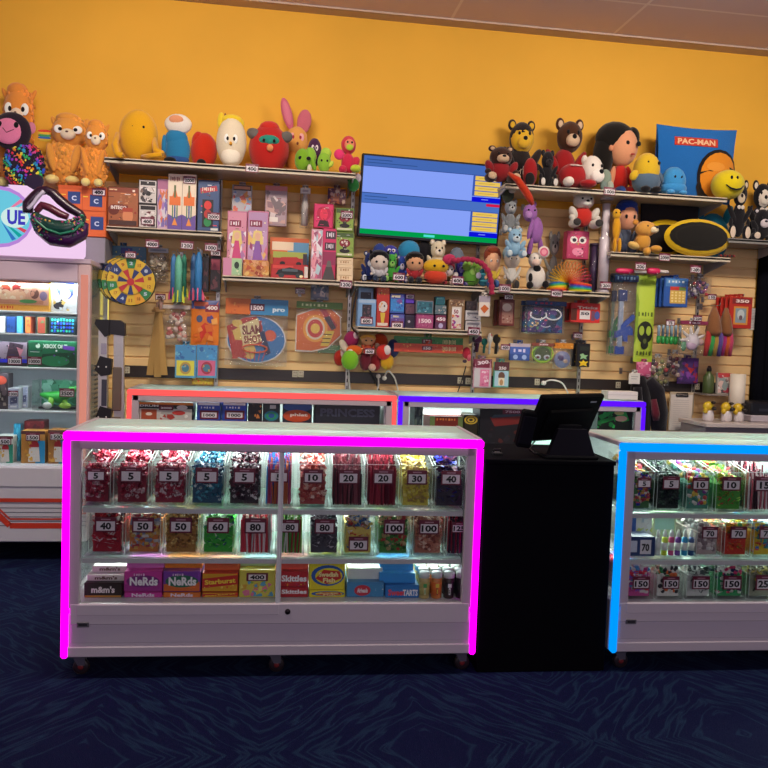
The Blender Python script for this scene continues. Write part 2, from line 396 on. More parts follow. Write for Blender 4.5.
# ------------------------------------------------------------------ display cases
def display_case(fr,u0,v0,W,D,zb,H,led,label,doors=True,shelves=(.666,.44),led_top=None,win=.24,tagplate=True,lamp=60):
    """u0,v0 : front left corner in the frame; the glass window faces the viewer"""
    T=thing('display_case',label,'display case',fr.w(u0,v0,0),fr.yaw,'lit glass display cases')
    zt=zb+H; lw=.036; lv=.029; fw=.036; zw=zb+win*H; body='c9bfc6'
    mb=MB(); mb.box(.012,.004,zb,W-.012,D,zw-.045,body,.004); mb.box(.04,.0,zb+.06,W-.03,.006,zb+.15,'c2b8c2',.002)
    mb.box(.012,-.004,zb,W-.012,.01,zb+.045,body,.004); mb.build('base_cabinet',M_LAM,T)
    mb=MB(); mb.box(.035,-.004,zw-.09,W-.035,.02,zw,body,.004)
    for s in(0,1):
        x=lv if s==0 else W-lv-fw-.007; mb.box(x,-.002,zw-.02,x+fw+.007,.03,zt-lw,'b9adb4',.003)
        mb.box(0 if s==0 else W-.02,D-.025,zb,.02 if s==0 else W,D,zt,'b9adb4',.003)
    mb.box(lw,-.002,zt-lw-fw,W-lw,.03,zt-lw,'b9adb4',.003)
    mb.box(0,D-.025,zt-.03,W,D,zt,'b9adb4',.003)
    for x in(0,W-.022): mb.box(x,.03,zt-.016,x+.022,D-.02,zt+.004,'b9adb4',.003); mb.box(x,.03,zb,x+.02,D-.02,zw,body,.002)
    mb.build('frame',M_LAM,T)
    mb=MB(); mb.box(0,-.012,zt-lw,W,.026,zt,led,.008); mb.box(0,-.012,zb-.004,lv,.026,zt-lw+.002,led,.008)
    mb.box(W-lv,-.012,zb-.004,W,.026,zt-lw+.002,led,.008); mb.build('led_strip',M_LEDM if led=='ff00ee' else M_LED,T)
    mb=MB(); mb.box(.02,.026,zt-.006,W-.02,D-.02,zt,'ffffff'); mb.build('glass_top',M_GLASSTOP,T)
    for x in(.004,W-.012):
        mb=MB(); mb.box(x,.03,zw,x+.006,D-.025,zt-.017,'ffffff'); mb.build('side_glass',M_GLASS,T)
    mb=MB(); mb.box(.02,.012,zw-.03,W-.02,D-.01,zw-.008,'e8eceb'); mb.build('display_deck',M_LAM,T)
    mb=MB(); mb.box(.02,D-.014,zw-.01,W-.02,D-.006,zt-.02,'dfe6e4')
    for q in(.02,W/2-.02,W-.05): mb.box(q,D-.018,zw-.01,q+.03,D-.013,zt-.02,'a8b0ae')
    mb.build('back_panel',M_LAM,T)
    zs=[]
    for s in shelves:
        z=zb+s*H; zs.append(z)
        mb=MB(); mb.box(.075,.035,z-.008,W-.075,D-.05,z,'ffffff'); sh=mb.build('glass_shelf',M_GLASSTOP,T)
        mb=MB(); mb.box(.075,.028,z-.026,W-.075,.036,z-.006,'c4c2c4'); mb.build('shelf_rail',M_LAM,sh)
        mb=MB(); mb.box(.08,.25,z-.016,W-.08,.263,z-.0085,'f4fffb'); mb.build('led_bar',M_BULB,sh)
    mb=MB(); mb.box(.08,.2,zt-.018,W-.08,.215,zt-.0065,'f4fffb'); mb.build('led_bar',M_BULB,T)
    if doors:
        xm=W*.505
        for s,(a,b) in enumerate(((lw+fw-.01,xm+.008),(xm-.008,W-lw-fw+.01))):
            y=-.0+.008*s
            mb=MB(); mb.box(a,y+.004,zw-.005,b,y+.009,zt-lw-fw+.01,'ffffff'); d=mb.build('sliding_door',M_GLASS,T)
            mb=MB(); mb.box(xm-.01 if s==0 else xm-.004,y+.0,zw-.04,xm+.004 if s==0 else xm+.012,y+.012,zt-lw-fw+.01,'cfd2d2',.002)
            mb.box(a,y-.006,zw-.05,b,y+.011,zw-.002,'c6bcc4',.003); mb.build('door_stile',M_LAM,d)
        mb=MB(); mb.lathe((xm+.045,-.014,zw-.035),[(.009,0),(.012,.004),(.012,.02)],'2a2428',12,0,'y'); mb.build('door_lock',M_METAL,T)
    if tagplate:
        mb=MB(); mb.box(.065,-.006,zb+.13,.115,-.001,zb+.152,'9a9598',.001); art(mb,[('r',.15,.3,.85,.7,'5a565a')],.05,.022,-.0062,x0=.065,z0=zb+.13); mb.build('maker_plate',M_METAL,T)
    for x in(.06,W*.5,W-.06):
        for y in(.05,D-.06):
            mb=MB(); mb.box(x-.03,y-.03,zb-.012,x+.03,y+.03,zb,'8c8890',.002); mb.prism([(x-.022,zb-.01),(x+.03,zb-.01),(x+.03,zb-.05),(x-.0,zb-.05)],y-.017,y-.013,'8c8890'); mb.prism([(x-.022,zb-.01),(x+.03,zb-.01),(x+.03,zb-.05),(x-.0,zb-.05)],y+.013,y+.017,'8c8890')
            c=mb.build('caster',M_METAL,T)
            mb=MB(); mb.lathe((x+.012,y,zb-.0588),[(.01,-.012),(.03,-.011),(.034,-.007),(.034,.007),(.03,.011),(.01,.012)],'2a2024',16,0,'y'); mb.lathe((x+.012,y,zb-.0588),[(.004,-.0135),(.012,-.013),(.012,.013),(.004,.0135)],'7a2a2c',12,0,'y'); mb.build('wheel',M_PLASTIC,c)
    # the case's own white LED bars, as area lights
    for z in [zt-.020]+[s-.018 for s in zs]:
        ld=bpy.data.lights.new('case_led','AREA'); ld.shape='RECTANGLE'; ld.size=W-.2; ld.size_y=.03; ld.energy=lamp*(1 if z>zt-.1 else 1.25); ld.color=(.86,1,.95)
        lo=bpy.data.objects.new('case_led',ld); COL.objects.link(lo); lo.parent=T; lo.location=(W/2,.257 if z<zt-.1 else .207,z); lo.rotation_euler=(math.radians(8),0,0)
    return T,dict(zw=zw-.008,zs=zs,zt=zt,W=W,D=D,u0=u0,v0=v0)
PK,PINK=display_case(CASE,0,0,1.778,.5435,.0928,.956,'ff00ee','white display case outlined in magenta light, filled with numbered sweet bins',lamp=12)
BL,BLUE=display_case(CASE,2.405,.0,1.778,.5435,.0928,.956,'0090ff','white display case outlined in bright blue light, right of the black pedestal',lamp=12)
VB=-.56
cl=[WALL.at(127,390,VB),WALL.at(398,395,VB),WALL.at(646,402,VB)]
ZB=.0928; HB=(cl[0][1]+cl[1][1]+cl[2][1])/3-ZB
ua,ub,uc=[c[0] for c in cl]
CO,CORAL=display_case(WALL,ua,VB,ub-ua-.006,.54,ZB,HB,'ff5856','white display case outlined in coral light against the slatwall',doors=False,lamp=5)
PU,PURP=display_case(WALL,ub+.006,VB,uc-ub-.006,.54,ZB,HB,'5a10ff','white display case outlined in violet light behind the cash register',doors=False,lamp=7)
# ------------------------------------------------------------------ pedestal with register
T=thing('pedestal','tall black counter pedestal between the two front display cases','pedestal',CASE.w(1.79,0,0),CASE.yaw)
pz=.965; M_BLK=attr_mat('black_laminate',.8,var=.05,spec=.08)
mb=MB(); mb.box(0,0.01,0,.595,.54,pz-.02,'020207',.004); mb.build('cabinet',M_BLK,T)
mb=MB(); mb.box(-.003,0.0,pz-.02,.6,.545,pz,'030308',.004); mb.build('counter_top',M_BLK,T)
def reg(fr,px,py,v): u,z=fr.at(px,py,v); return fr.w(u,v,z)
# register: seen from behind
v=.2
ul,ur,zb_,zt_=CASE.box((518,396,603,444),v)
T=thing('cash_register','black touchscreen cash register seen from behind on the black pedestal','cash register',CASE.w((ul+ur)/2,v,pz),CASE.yaw)
ww=ur-ul-.03; hh=(zt_-zb_)
hh=.235; ww=.44
mb=MB(); mb.box(-ww/2,-.016,0,ww/2,.016,hh,'08080b',.008); mb.box(-ww*.36,-.032,.02,ww*.36,-.014,hh*.72,'060608',.01); mb.box(ww*.28,-.0175,hh*.84,ww*.38,-.0155,hh*.87,'8a8a94')
o=mb.build('screen_housing',M_BLK,T); o.location=(-.025,-.01,.075); o.rotation_euler=(math.radians(24),0,math.radians(32))
mb=MB(); mb.prism([(-.10,0.015),(.115,0.015),(.075,.135),(-.06,.135)],-.15,-.11,'1e1d24'); mb.box(-.12,-.17,0,.13,.10,.016,'101014',.006); mb.prism([(-.05,.1),(.06,.1),(.06,.15),(-.05,.15)],-.12,-.06,'141418'); mb.build('stand',M_BLK,T)
mb=MB(); mb.box(-.035,-.02,0,.035,.03,.17,'0a0b10',.008); mb.box(-.03,-.024,.02,.03,-.019,.15,'14151c',.004)
o=mb.build('card_reader',M_BLK,T); o.location=(-ww/2+.0,-.13,.05); o.rotation_euler=(math.radians(12),math.radians(8),0)
mb=MB(); mb.tube([(-.12,0,.06),(-.15,-.02,.03),(-.14,-.06,.012),(-.05,-.08,.012),(0,-.05,.02)],.004,'050507',6); mb.build('cable',M_PLASTIC,T)
p=reg(CASE,497,456,.15)
mb=MB(); mb.box(-.022,-.02,0,.022,.02,.012,'08080c',.003); mb.tube([(-.016,0,.01),(-.014,0,.026),(.014,0,.026),(.016,0,.01)],.004,'08080c',6)
o=mb.build('key_tray',M_PLASTIC,None,(p.x,p.y,pz),CASE.yaw); tag(o,'small black handled block on the left front of the black pedestal top','tray')
# ------------------------------------------------------------------ television
YV=-.2
ul,ur,zb_,zt_=WALL.box((360,154.5,497,245),YV)
zt_=(WALL.at(365,155,YV)[1]+WALL.at(503,166,YV)[1])/2; zb_=(WALL.at(357,236,YV)[1]+WALL.at(491,245,YV)[1])/2
w_,h_=1.022,zt_-zb_+.006
T=thing('television','wall mounted television showing blue panels and yellow lists, tilted forward','television',(WALL.at(431.5,200,YV)[0],YV,(zt_+zb_)/2))
mb=MB(); mb.box(-w_/2,0,-h_/2,w_/2,.05,h_/2,'0c0c12',.006); mb.box(-w_*.3,.05,-h_*.35,w_*.3,.09,h_*.2,'0c0c10',.01); a=mb.build('housing',M_PLASTIC,T)
mb=MB(); els=[('r',0,0,1,1,'4a6fd0'),('r',0,0,1,.13,'4468b4'),('r',0,.13,1,.48,'86a0f6'),('r',0,.465,1,.475,'2a4280'),('r',0,.475,1,.60,'4a70c0'),('r',0,.60,1,.935,'86a0f6'),
 ('r',.02,.04,.2,.052,'30508c'),('r',.02,.08,.38,.09,'30508c'),('r',.02,.51,.18,.52,'30508c'),('r',.02,.55,.34,.558,'30508c'),('r',0,.125,1,.133,'2c4790'),('r',0,.598,1,.604,'2c4790'),
 ('r',.9,.02,1,.07,'1018e8'),('r',.79,.13,1,.40,'3a58b0'),('r',.79,.41,1,.475,'0c10d8'),('r',.9,.49,1,.525,'d01848'),('r',.79,.60,1,.86,'3a58b0'),('r',.79,.87,1,.935,'0c10d8'),
 ('r',0,.935,1,1,'009a48'),('r',.46,.955,.54,.985,'50e0d8'),('r',.86,.435,.91,.445,'8090f0'),('r',.86,.895,.91,.905,'8090f0')]
for i in range(4):
    els.append(('r',.805,.14+i*.066,.99,.195+i*.066,'e8c25a')); els.append(('r',.805,.61+i*.064,.99,.664+i*.064,'e8c25a'))
    els.append(('r',.83,.165+i*.066,.95,.17+i*.066,'b08830')); els.append(('r',.83,.635+i*.064,.95,.64+i*.064,'b08830'))
art(mb,els,w_-.03,h_-.035,-.0008,.0004,None,-(w_-.03)/2,-(h_-.035)/2+.004); mb.build('screen',M_SCREEN,T)
mb=MB(); mb.box(-.15,.09,-.1,.15,.2-.012,.1,'1a1a1e',.004); mb.build('wall_bracket',M_METAL,T)
T.rotation_euler=(math.radians(5),math.radians(1.2),0)
# ------------------------------------------------------------------ shelving
def zshelf(px,py,Y): return WALL.at(px,py,Y)[1]
SH={}
def shelf(key,px0,px1,lip,Y,label,tags=(),th=.022,col='cdbfa8',bk=True):
    """lip: a pixel on the front top edge"""
    z=zshelf(*lip,Y); u0=WALL.at(px0,lip[1],Y)[0]; u1=WALL.at(px1,lip[1],Y)[0]
    T=thing('wall_shelf',label,'shelf',((u0+u1)/2,0,z),0,'shelves on the slatwall'); W=u1-u0
    mb=MB(); mb.box(-W/2,Y,-th,W/2,-.004,0,col,.003); mb.box(-W/2,Y,-th-.012,W/2,Y+.012,-.004,col,.003); mb.build('board',M_LAM,T)
    if bk:
        for s in(-1,1):
            mb=MB(); x=s*(W/2-.012); vs=[(x-.004,-.004,-th),(x-.004,Y*.9,-th),(x-.004,Y*.9,-th-.018),(x-.004,-.004,-th-.075)]
            vs+=[(x+.004,b,c) for a,b,c in vs]; mb.add(vs,[(0,1,2,3),(7,6,5,4),(0,4,5,1),(1,5,6,2),(2,6,7,3),(3,7,4,0)],'a8a6a4'); mb.build('bracket',M_MATTE,T)
    for (px,py,t) in tags:
        u,zz=WALL.at(px,py,Y-.01); mb=MB(); price_tag(mb,u-(u0+u1)/2,zz-z,Y-.003,.085,.055,t,rot=-.03 if t!='' else 0); mb.build('price_tag',M_PAPER,T)
    SH[key]=(z,Y,u0,u1); return T
shelf('topL',104,356,(222,164.5),-.42,'long top shelf left of the television, lined with plush toys',[(252,168,'400')])
shelf('two',106,222,(160,228.5),-.32,'short shelf of tall game boxes above the dartboards',[(152,243.5,'4000'),(187,245,'1200'),(211,247,'1000')])
shelf('mid',222,353,(285,278),-.32,'shelf of dolls and toy cars under the left plush toys',[(346,284,'1200')])
shelf('tv',354,486,(430,284.5),-.32,'shelf of small heaped plush toys directly under the television',[(399,276.5,'600'),(458,280,'600')])
shelf('box',357,482,(420,328.5),-.30,'lower middle shelf holding a row of small collectible boxes',[(474,331,'450')])
shelf('slk',488,610,(550,290),-.32,'shelf with the rainbow spring toy and seated plush toys',[(505,288,'1000'),(557,293,'4000')])
shelf('topR',505,728,(640,192),-.42,'long top shelf right of the television, crowded with large plush toys',[(610,191,'1000')])
shelf('bat',611,731,(660,254),-.34,'shelf with the black and yellow oval pillow',[(665,257,'2000'),(641,266,'200'),(696,269,'1200')])
shelf('far',729,790,(748,239),-.36,'shelf holding black plush toys at the far right wall edge',col='8a8682')
def upright(px,py0,py1,label):
    u,z1=WALL.at(px,py0,-.012); _,z0=WALL.at(px,py1,-.012)
    mb=MB(); mb.box(-.014,-.014,0,.014,0,z1-z0,'b8b4ac',.002)
    n=int((z1-z0)/.05)
    for i in range(n): mb.box(-.004,-.0146,.02+i*.05,.004,-.0139,.045+i*.05,'2c2824')
    tag(mb.build('shelf_upright',M_METAL,None,(u,-.0005,z0)),label,'shelf upright','slotted steel uprights on the slatwall')
upright(221,165,392,'slotted steel upright beside the blue basketball hoop pack')
upright(354,170,392,'slotted steel upright left of the television')
upright(481,182,396,'slotted steel upright right of the heaped plush toys')
upright(588,190,398,'slotted steel upright right of the cat mask bags')
upright(704,197,415,'slotted steel upright beside the rainbow tails')
# dark power strip along the slatwall
zc=(WALL.at(460,375,0)[1]); zd=WALL.at(460,386,0)[1]
T=thing('power_raceway','black power raceway with outlets running along the slatwall','power strip',(1.2,-.001,zd))
u0=WALL.at(120,370,0)[0];u1=WALL.at(735,385,0)[0]
mb=MB(); mb.box(u0-1.2,-.012,0,u1-1.2,0,zc-zd,'2e2624',.003); mb.build('channel',M_PLASTIC,T)
for px,py in((127,370),(295,374),(301,374),(460,380.5),(468,381),(537,382),(697,386.5),(618,385)):
    u,z=WALL.at(px,py,-.014); mb=MB(); mb.box(u-1.2-.02,-.019,z-zd-.024,u-1.2+.02,-.0135,z-zd+.024,'b8ae98',.003)
    for s in(-1,1): mb.box(u-1.2-.009,-.0196,z-zd+s*.011-.006,u-1.2-.005,-.0188,z-zd+s*.011+.006,'2a2420'); mb.box(u-1.2+.005,-.0196,z-zd+s*.011-.006,u-1.2+.009,-.0188,z-zd+s*.011+.006,'2a2420')
    mb.build('outlet',M_PLASTIC,T)
# leads plugged in
def lead(pts,col,label,v=-.05,rad=.006,name='charging_cable',plug=True):
    P=[]
    for i,(px,py,vv) in enumerate(pts):
        u,z=WALL.at(px,py,vv); P.append(Vector((u,vv,z)))
    b=P[0].copy(); Q=[]
    for i in range(len(P)-1):
        p0=P[max(i-1,0)];p1=P[i];p2=P[i+1];p3=P[min(i+2,len(P)-1)]
        for k in range(6):
            t=k/6; Q.append(.5*((2*p1)+(p2-p0)*t+(2*p0-5*p1+4*p2-p3)*t*t+(3*p1-p0-3*p2+p3)*t**3)-b)
    Q.append(P[-1]-b)
    T=thing(name,label,'cable',b); mb=MB(); mb.tube(Q,rad,col,6); mb.build('cord',M_PLASTIC,T)
    if plug: mb=MB(); mb.lathe((0,0,0),[(.01,-.03),(.017,-.026),(.017,-.002),(.013,.006)],col,12,0,'y'); mb.build('plug',M_PLASTIC,T)
lead([(384,378,-.03),(388,371,-.07),(394,377,-.07),(397,386,-.03),(398,391,-.02)],'e6e0d6','white cord curving out of the raceway above the violet-lit case')
lead([(378,376,-.03),(378.5,384,-.05),(377,391,-.05)],'d8d0c8','short white cord dropping behind the coral-lit case')
lead([(543,383,-.03),(551,380,-.08),(562,383,-.08),(568,393,-.06)],'f0ece4','white cord arching from the outlet behind the register')
lead([(350,358,-.04),(349,372,-.05),(350,391,-.05)],'d0ccc6','white cord hanging under the lime plush',plug=False)
lead([(367,366,-.04),(374,378,-.05),(380,393,-.03)],'16141a','black cord running down below the small red plush pile',plug=False)
lead([(357,288,-.33),(353,310,-.33),(352,327,-.31),(358,334,-.2)],'18161a','black cable looping off the left end of the boxes shelf',plug=False)
lead([(466,366,-.05),(462,380,-.04),(456,397,-.03)],'18161a','black stick lead slanting across the raceway below the red flowers',plug=False,rad=.004)
# ------------------------------------------------------------------ prize machine on the left
YM=-.6
ur=WALL.at(90,300,YM)[0]; ul=ur-.85; zb_=.13; ztop=WALL.at(60,190,YM)[1]
def MU(px,py,v=YM): u,z=WALL.at(px,py,v); return u-ul,z
T=thing('prize_machine','white prize vending machine with glowing pink header at the left edge','prize machine',(ul,YM,0),0)
W=ur-ul; D=.58
zc0=WALL.at(30,466,YM)[1]; zh=WALL.at(40,263,YM)[1]; zhead=WALL.at(40,257,YM)[1]
mb=MB(); mb.box(0,0,zb_,W,D,zc0,'cfcdd6',.006); mb.box(.01,-.008,zc0-.13,W-.01,.004,zc0-.01,'d4d2da',.003)
z1=MU(30,500)[1]
def stripe(pts,wd,col,y):
    for i in range(len(pts)-1):
        (a,b),(c,d)=pts[i],pts[i+1]; n=Vector((-(d-b),c-a)).normalized()*wd/2
        mb.add([(a+n.x,y,b+n.y),(c+n.x,y,d+n.y),(c-n.x,y,d-n.y),(a-n.x,y,b-n.y)],[(0,1,2,3)],col)
stripe([(0.004,z1),(W-.004,z1)],.024,'c8402c',-.0085)
for q in range(5): stripe([(0.004,z1-.05-q*.028),(W-.004,z1-.05-q*.028)],.005,'6f6f78',-.0015)
def zig(d,wd,col,y): stripe([(W-.62,z1-.06+d),(W-.55,z1-.06+d),(W-.46,z1-.15+d),(W-.14,z1-.15+d),(W-.06,z1-.06+d),(W-.004,z1-.06+d)],wd,col,y)
zig(-.012,.035,'d2402c',-.002); zig(.03,.012,'c84838',-.0025)
mb.build('lower_cabinet',M_LAM,T)
for x in(.05,W-.09):
    for y in(.04,D-.08): mb=MB(); mb.lathe((x+.02,y+.02,0),[(.028,0),(.028,.02),(.014,.03),(.014,zb_)],'2a2a30',12); mb.build('foot',M_METAL,T)
mb=MB(); pw=.075
mb.box(W-pw,0,zc0,W,.06,zhead-.031,'d8b8b8',.006); mb.box(0,0,zc0,pw,.06,zhead-.031,'d8b8b8',.006)
mb.box(pw,.003,zh-.11,W-pw,.06,zhead-.031,'d2bcc8',.006); mb.box(0,D-.05,zc0,.05,D,zhead-.031,'cfcdd6',.004); mb.box(W-.05,D-.05,zc0,W,D,zhead-.031,'cfcdd6',.004)
mb.box(-.002,-.004,zhead-.03,W+.002,D+.002,zhead,'d2bcc8',.004); mb.build('frame',M_LAM,T)
mb=MB(); mb.box(W-.055,-.006,zc0,W-.012,.0,zh-.06,'f29a86',.002); mb.build('led_post_strip',emit_mat('salmon_led',.75),T)
mb=MB(); mb.box(W-.046,D-.056,zc0,W-.03,D-.0495,zhead-.05,'f4e070',.002); mb.box(W+.0004,D-.045,zc0,W+.003,D-.015,zhead-.05,'f4e070',.001); mb.build('led_post_strip',emit_mat('yellow_led',1.0),T)
mb=MB(); mb.box(.06,.012,zc0,W-.07,.018,zh-.1,'ffffff'); mb.build('front_glass',M_GLASS,T)
mb=MB(); mb.box(W-.012,.06,zc0,W-.006,D-.05,zhead-.03,'ffffff'); mb.build('side_glass',M_GLASS,T)
mb=MB(); mb.box(.02,D-.02,zc0,W-.02,D-.01,zhead-.03,'aeb8c0'); mb.build('back_panel',M_MATTE,T)
MSH=[]
for py in(311.5,334,367.5,411):
    z=MU(40,py,YM+.05)[1]; MSH.append(z); mb=MB(); mb.box(.03,.05,z-.012,W-.03,D-.03,z,'d8dade',.002); mb.build('shelf',M_LAM,T)
MSH.append(zc0)
mb=MB()
for i in range(20): mb.box(W-.0055,D-.4,zc0+.05+i*.03,W-.005,D-.12,zc0+.062+i*.03,'3a4a58')
mb.build('side_grille',M_METAL,T)
# glowing header
hx=MU(75,240)[0]; zt1=MU(20,184)[1]; zb1=zhead-.0
mb=MB(); n=[]
def rr(x0,z0,x1,z1,r,k=6):
    P=[]
    for cx,cz,a0 in((x1-r,z1-r,0),(x0+r,z1-r,90),(x0+r,z0+r,180),(x1-r,z0+r,270)):
        for i in range(k+1): a=math.radians(a0+90*i/k); P.append((cx+r*math.cos(a),cz+r*math.sin(a)))
    return P
def arch(x0,x1,zl,zh_,sh):   # swept outline of the header
    P=[(x1-.02,zl),(x1,zl+.02),(x1,zl+.07)]
    for i in range(9):
        t=i/8; P.append((x1-.03-.30*t*t-.02*t, zl+.12+(zh_-zl-.12)*math.sin(t*math.pi/2)))
    return P+[(W-P_[0],P_[1]) for P_ in reversed(P)]
hp=[MU(*q,YM-.06) for q in((6,183.5),(22,186),(45,192),(58,196),(66,201),(72,210),(74,222),(75.5,240),(75,252),(71,257.5))]
H0=[(W-a,b) for a,b in hp]+hp[::-1]; mb.prism(H0,-.03,.22,'f8d2f6'); 
mb.build('header_shell',emit_mat('pink_header_glow',.95),T)
mb=MB(); c=MU(-3,216,YM-.06); z0=c[1]; cx=c[0]
art(mb,[('e',.5,.5,.5,.5,'c08ae0'),('e',.5,.5,.46,.44,'6fd0e8')]+[('p',k,[(.5+.08*math.cos(a),.5+.08*math.sin(a)),(.5+.46*math.cos(a-.07),.5+.42*math.sin(a-.07)),(.5+.46*math.cos(a+.07),.5+.42*math.sin(a+.07))]) for k,a in(('f080a8',-.75),('f6c8d8',-.5),('e04860',.55),('18a8a0',.8),('3878c8',1.05),('f080a8',2.2),('18a8a0',3.9))]+[('e',.74,.5,.2,.17,'d8f4f0'),('t',.76,.5,.26,.24,'4440c0','UE')],.40,.37,-.0312,.001,None,cx-.20,z0-.185); mb.build('header_sign',emit_mat('header_sign_print',.9),T)
# machine's inside light, then fill lamps added under its shelves
ld=bpy.data.lights.new('prize_machine_led','AREA'); ld.shape='RECTANGLE'; ld.size=.7; ld.size_y=.05; ld.energy=9; ld.color=(.8,.95,1)
lo=bpy.data.objects.new('prize_machine_led',ld); COL.objects.link(lo); lo.parent=T; lo.location=(W/2,.09,zh-.12); lo.rotation_euler=(math.radians(20),0,0)
for zz in MSH[:4]:  # unseen fill strips, added to brighten the prize rows
    l2=bpy.data.lights.new('prize_shelf_fill','AREA'); l2.shape='RECTANGLE'; l2.size=.7; l2.size_y=.02; l2.energy=1.6; l2.color=(.85,.96,1)
    l3=bpy.data.objects.new('prize_shelf_fill',l2); COL.objects.link(l3); l3.parent=T; l3.location=(W/2,.07,zz-.014); l3.rotation_euler=(math.radians(20),0,0)
MACH=T
# ------------------------------------------------------------------ folded step ladder
Yl=-.49
u,zt=WALL.at(112.5,320,Yl); u+=.008
T=thing('step_ladder','folded white step ladder with black caps between prize machine and coral-lit case','ladder',(u,Yl,0))
mb=MB(); a=.075
mb.prism([(-.10,0),(-.02,0),(-.045,zt-.05),(-.11,zt-.05)],-.03,.03,'dcd8d4'); mb.build('front_rail',M_METAL,T)
mb=MB(); mb.prism([(.03,0),(.11,0),(.075,zt-.06),(.0,zt-.06)],.0,.05,'d4d0cc'); mb.build('rear_rail',M_METAL,T)
mb=MB(); mb.prism([(-.14,zt-.03),(-.06,zt-.11),(-.03,zt-.1),(-.03,zt),(-.13,zt)],-.04,.04,'1a191c'); mb.prism([(-.03,zt-.09),(.09,zt-.1),(.085,zt-.02),(.05,zt),(-.03,zt)],-.01,.06,'222024'); mb.build('top_cap',M_PLASTIC,T)
for k,(x,z) in enumerate(((-.075,zt-.3),(-.07,zt-.62))):
    mb=MB(); mb.prism([(x-.06,z-.02),(x-.01,z-.06),(x+.06,z-.05),(x+.07,z+.05),(x-.02,z+.07)],-.038,.034,'19181c')
    for q in(-.03,.03): mb.lathe((x+q,-.041,z+.0),[(.006,0),(.006,.003)],'c8c4c0',10,0,'y')
    mb.build('joint_plate',M_PLASTIC,T)
for z in(zt-.42,zt-.74): mb=MB(); mb.box(-.0,-.025,z-.16,.07,-.005,z+.12,'6a5c50',.006); mb.build('step',M_PLASTIC,T)
mb=MB(); mb.box(-.088,-.033,zt-.22,-.045,-.0295,zt-.15,'9a94a8'); mb.build('warning_label',M_PAPER,T)
mb=MB(); mb.box(-.08,-.033,zt-.55,-.04,-.0295,zt-.38,'3a3a48'); mb.build('warning_label',M_PAPER,T)

for c in T.children: c.scale=(.8,.8,1)
# ------------------------------------------------------------------ packaged prizes
def hook(fr,u,v,z,label,tg=None,tw=.07):
    T=thing('wire_hook',label,'hook',fr.w(u,-.001,z),fr.yaw,'wire hooks on the slatwall')
    mb=MB(); mb.tube([(0,0,0),(0,v-.02,0),(0,v-.026,.004),(0,v-.028,.016)],.0028,'b0aca6',6); mb.box(-.012,-.006,-.022,.012,0,.022,'a8a4a0',.001); mb.build('rod',M_METAL,T)
    if tg: mb=MB(); price_tag(mb,0,.014,v-.031,tw,tw*.62,tg); mb.build('price_tag',M_PAPER,T)
def shade(c,k): return ''.join('%02x'%max(0,min(255,int(int(c[i:i+2],16)*k))) for i in(0,2,4))
def short(l): 
    ws=l.split(); return ' '.join(ws[:10])
def puffer(w,h,t):
    def f(x,z):
        a=min(1,abs(2*x/w));b=min(1,abs(2*(z-h/2)/h)); return -t*max(0,(1-a**3)*(1-b**4))**.6
    return f
def puffy(mb,w,h,t,col,n=9,mi=0):
    f=puffer(w,h,t)
    for sg in(1,-1):
        vs=[(-w/2+w*i/n,sg*f(-w/2+w*i/n,h*j/n)-(.0004*sg),h*j/n) for j in range(n+1) for i in range(n+1)]
        mb.add(vs,[(j*(n+1)+i,j*(n+1)+i+1,(j+1)*(n+1)+i+1,(j+1)*(n+1)+i) for j in range(n) for i in range(n)],col,mi,True)
_sd=[10]
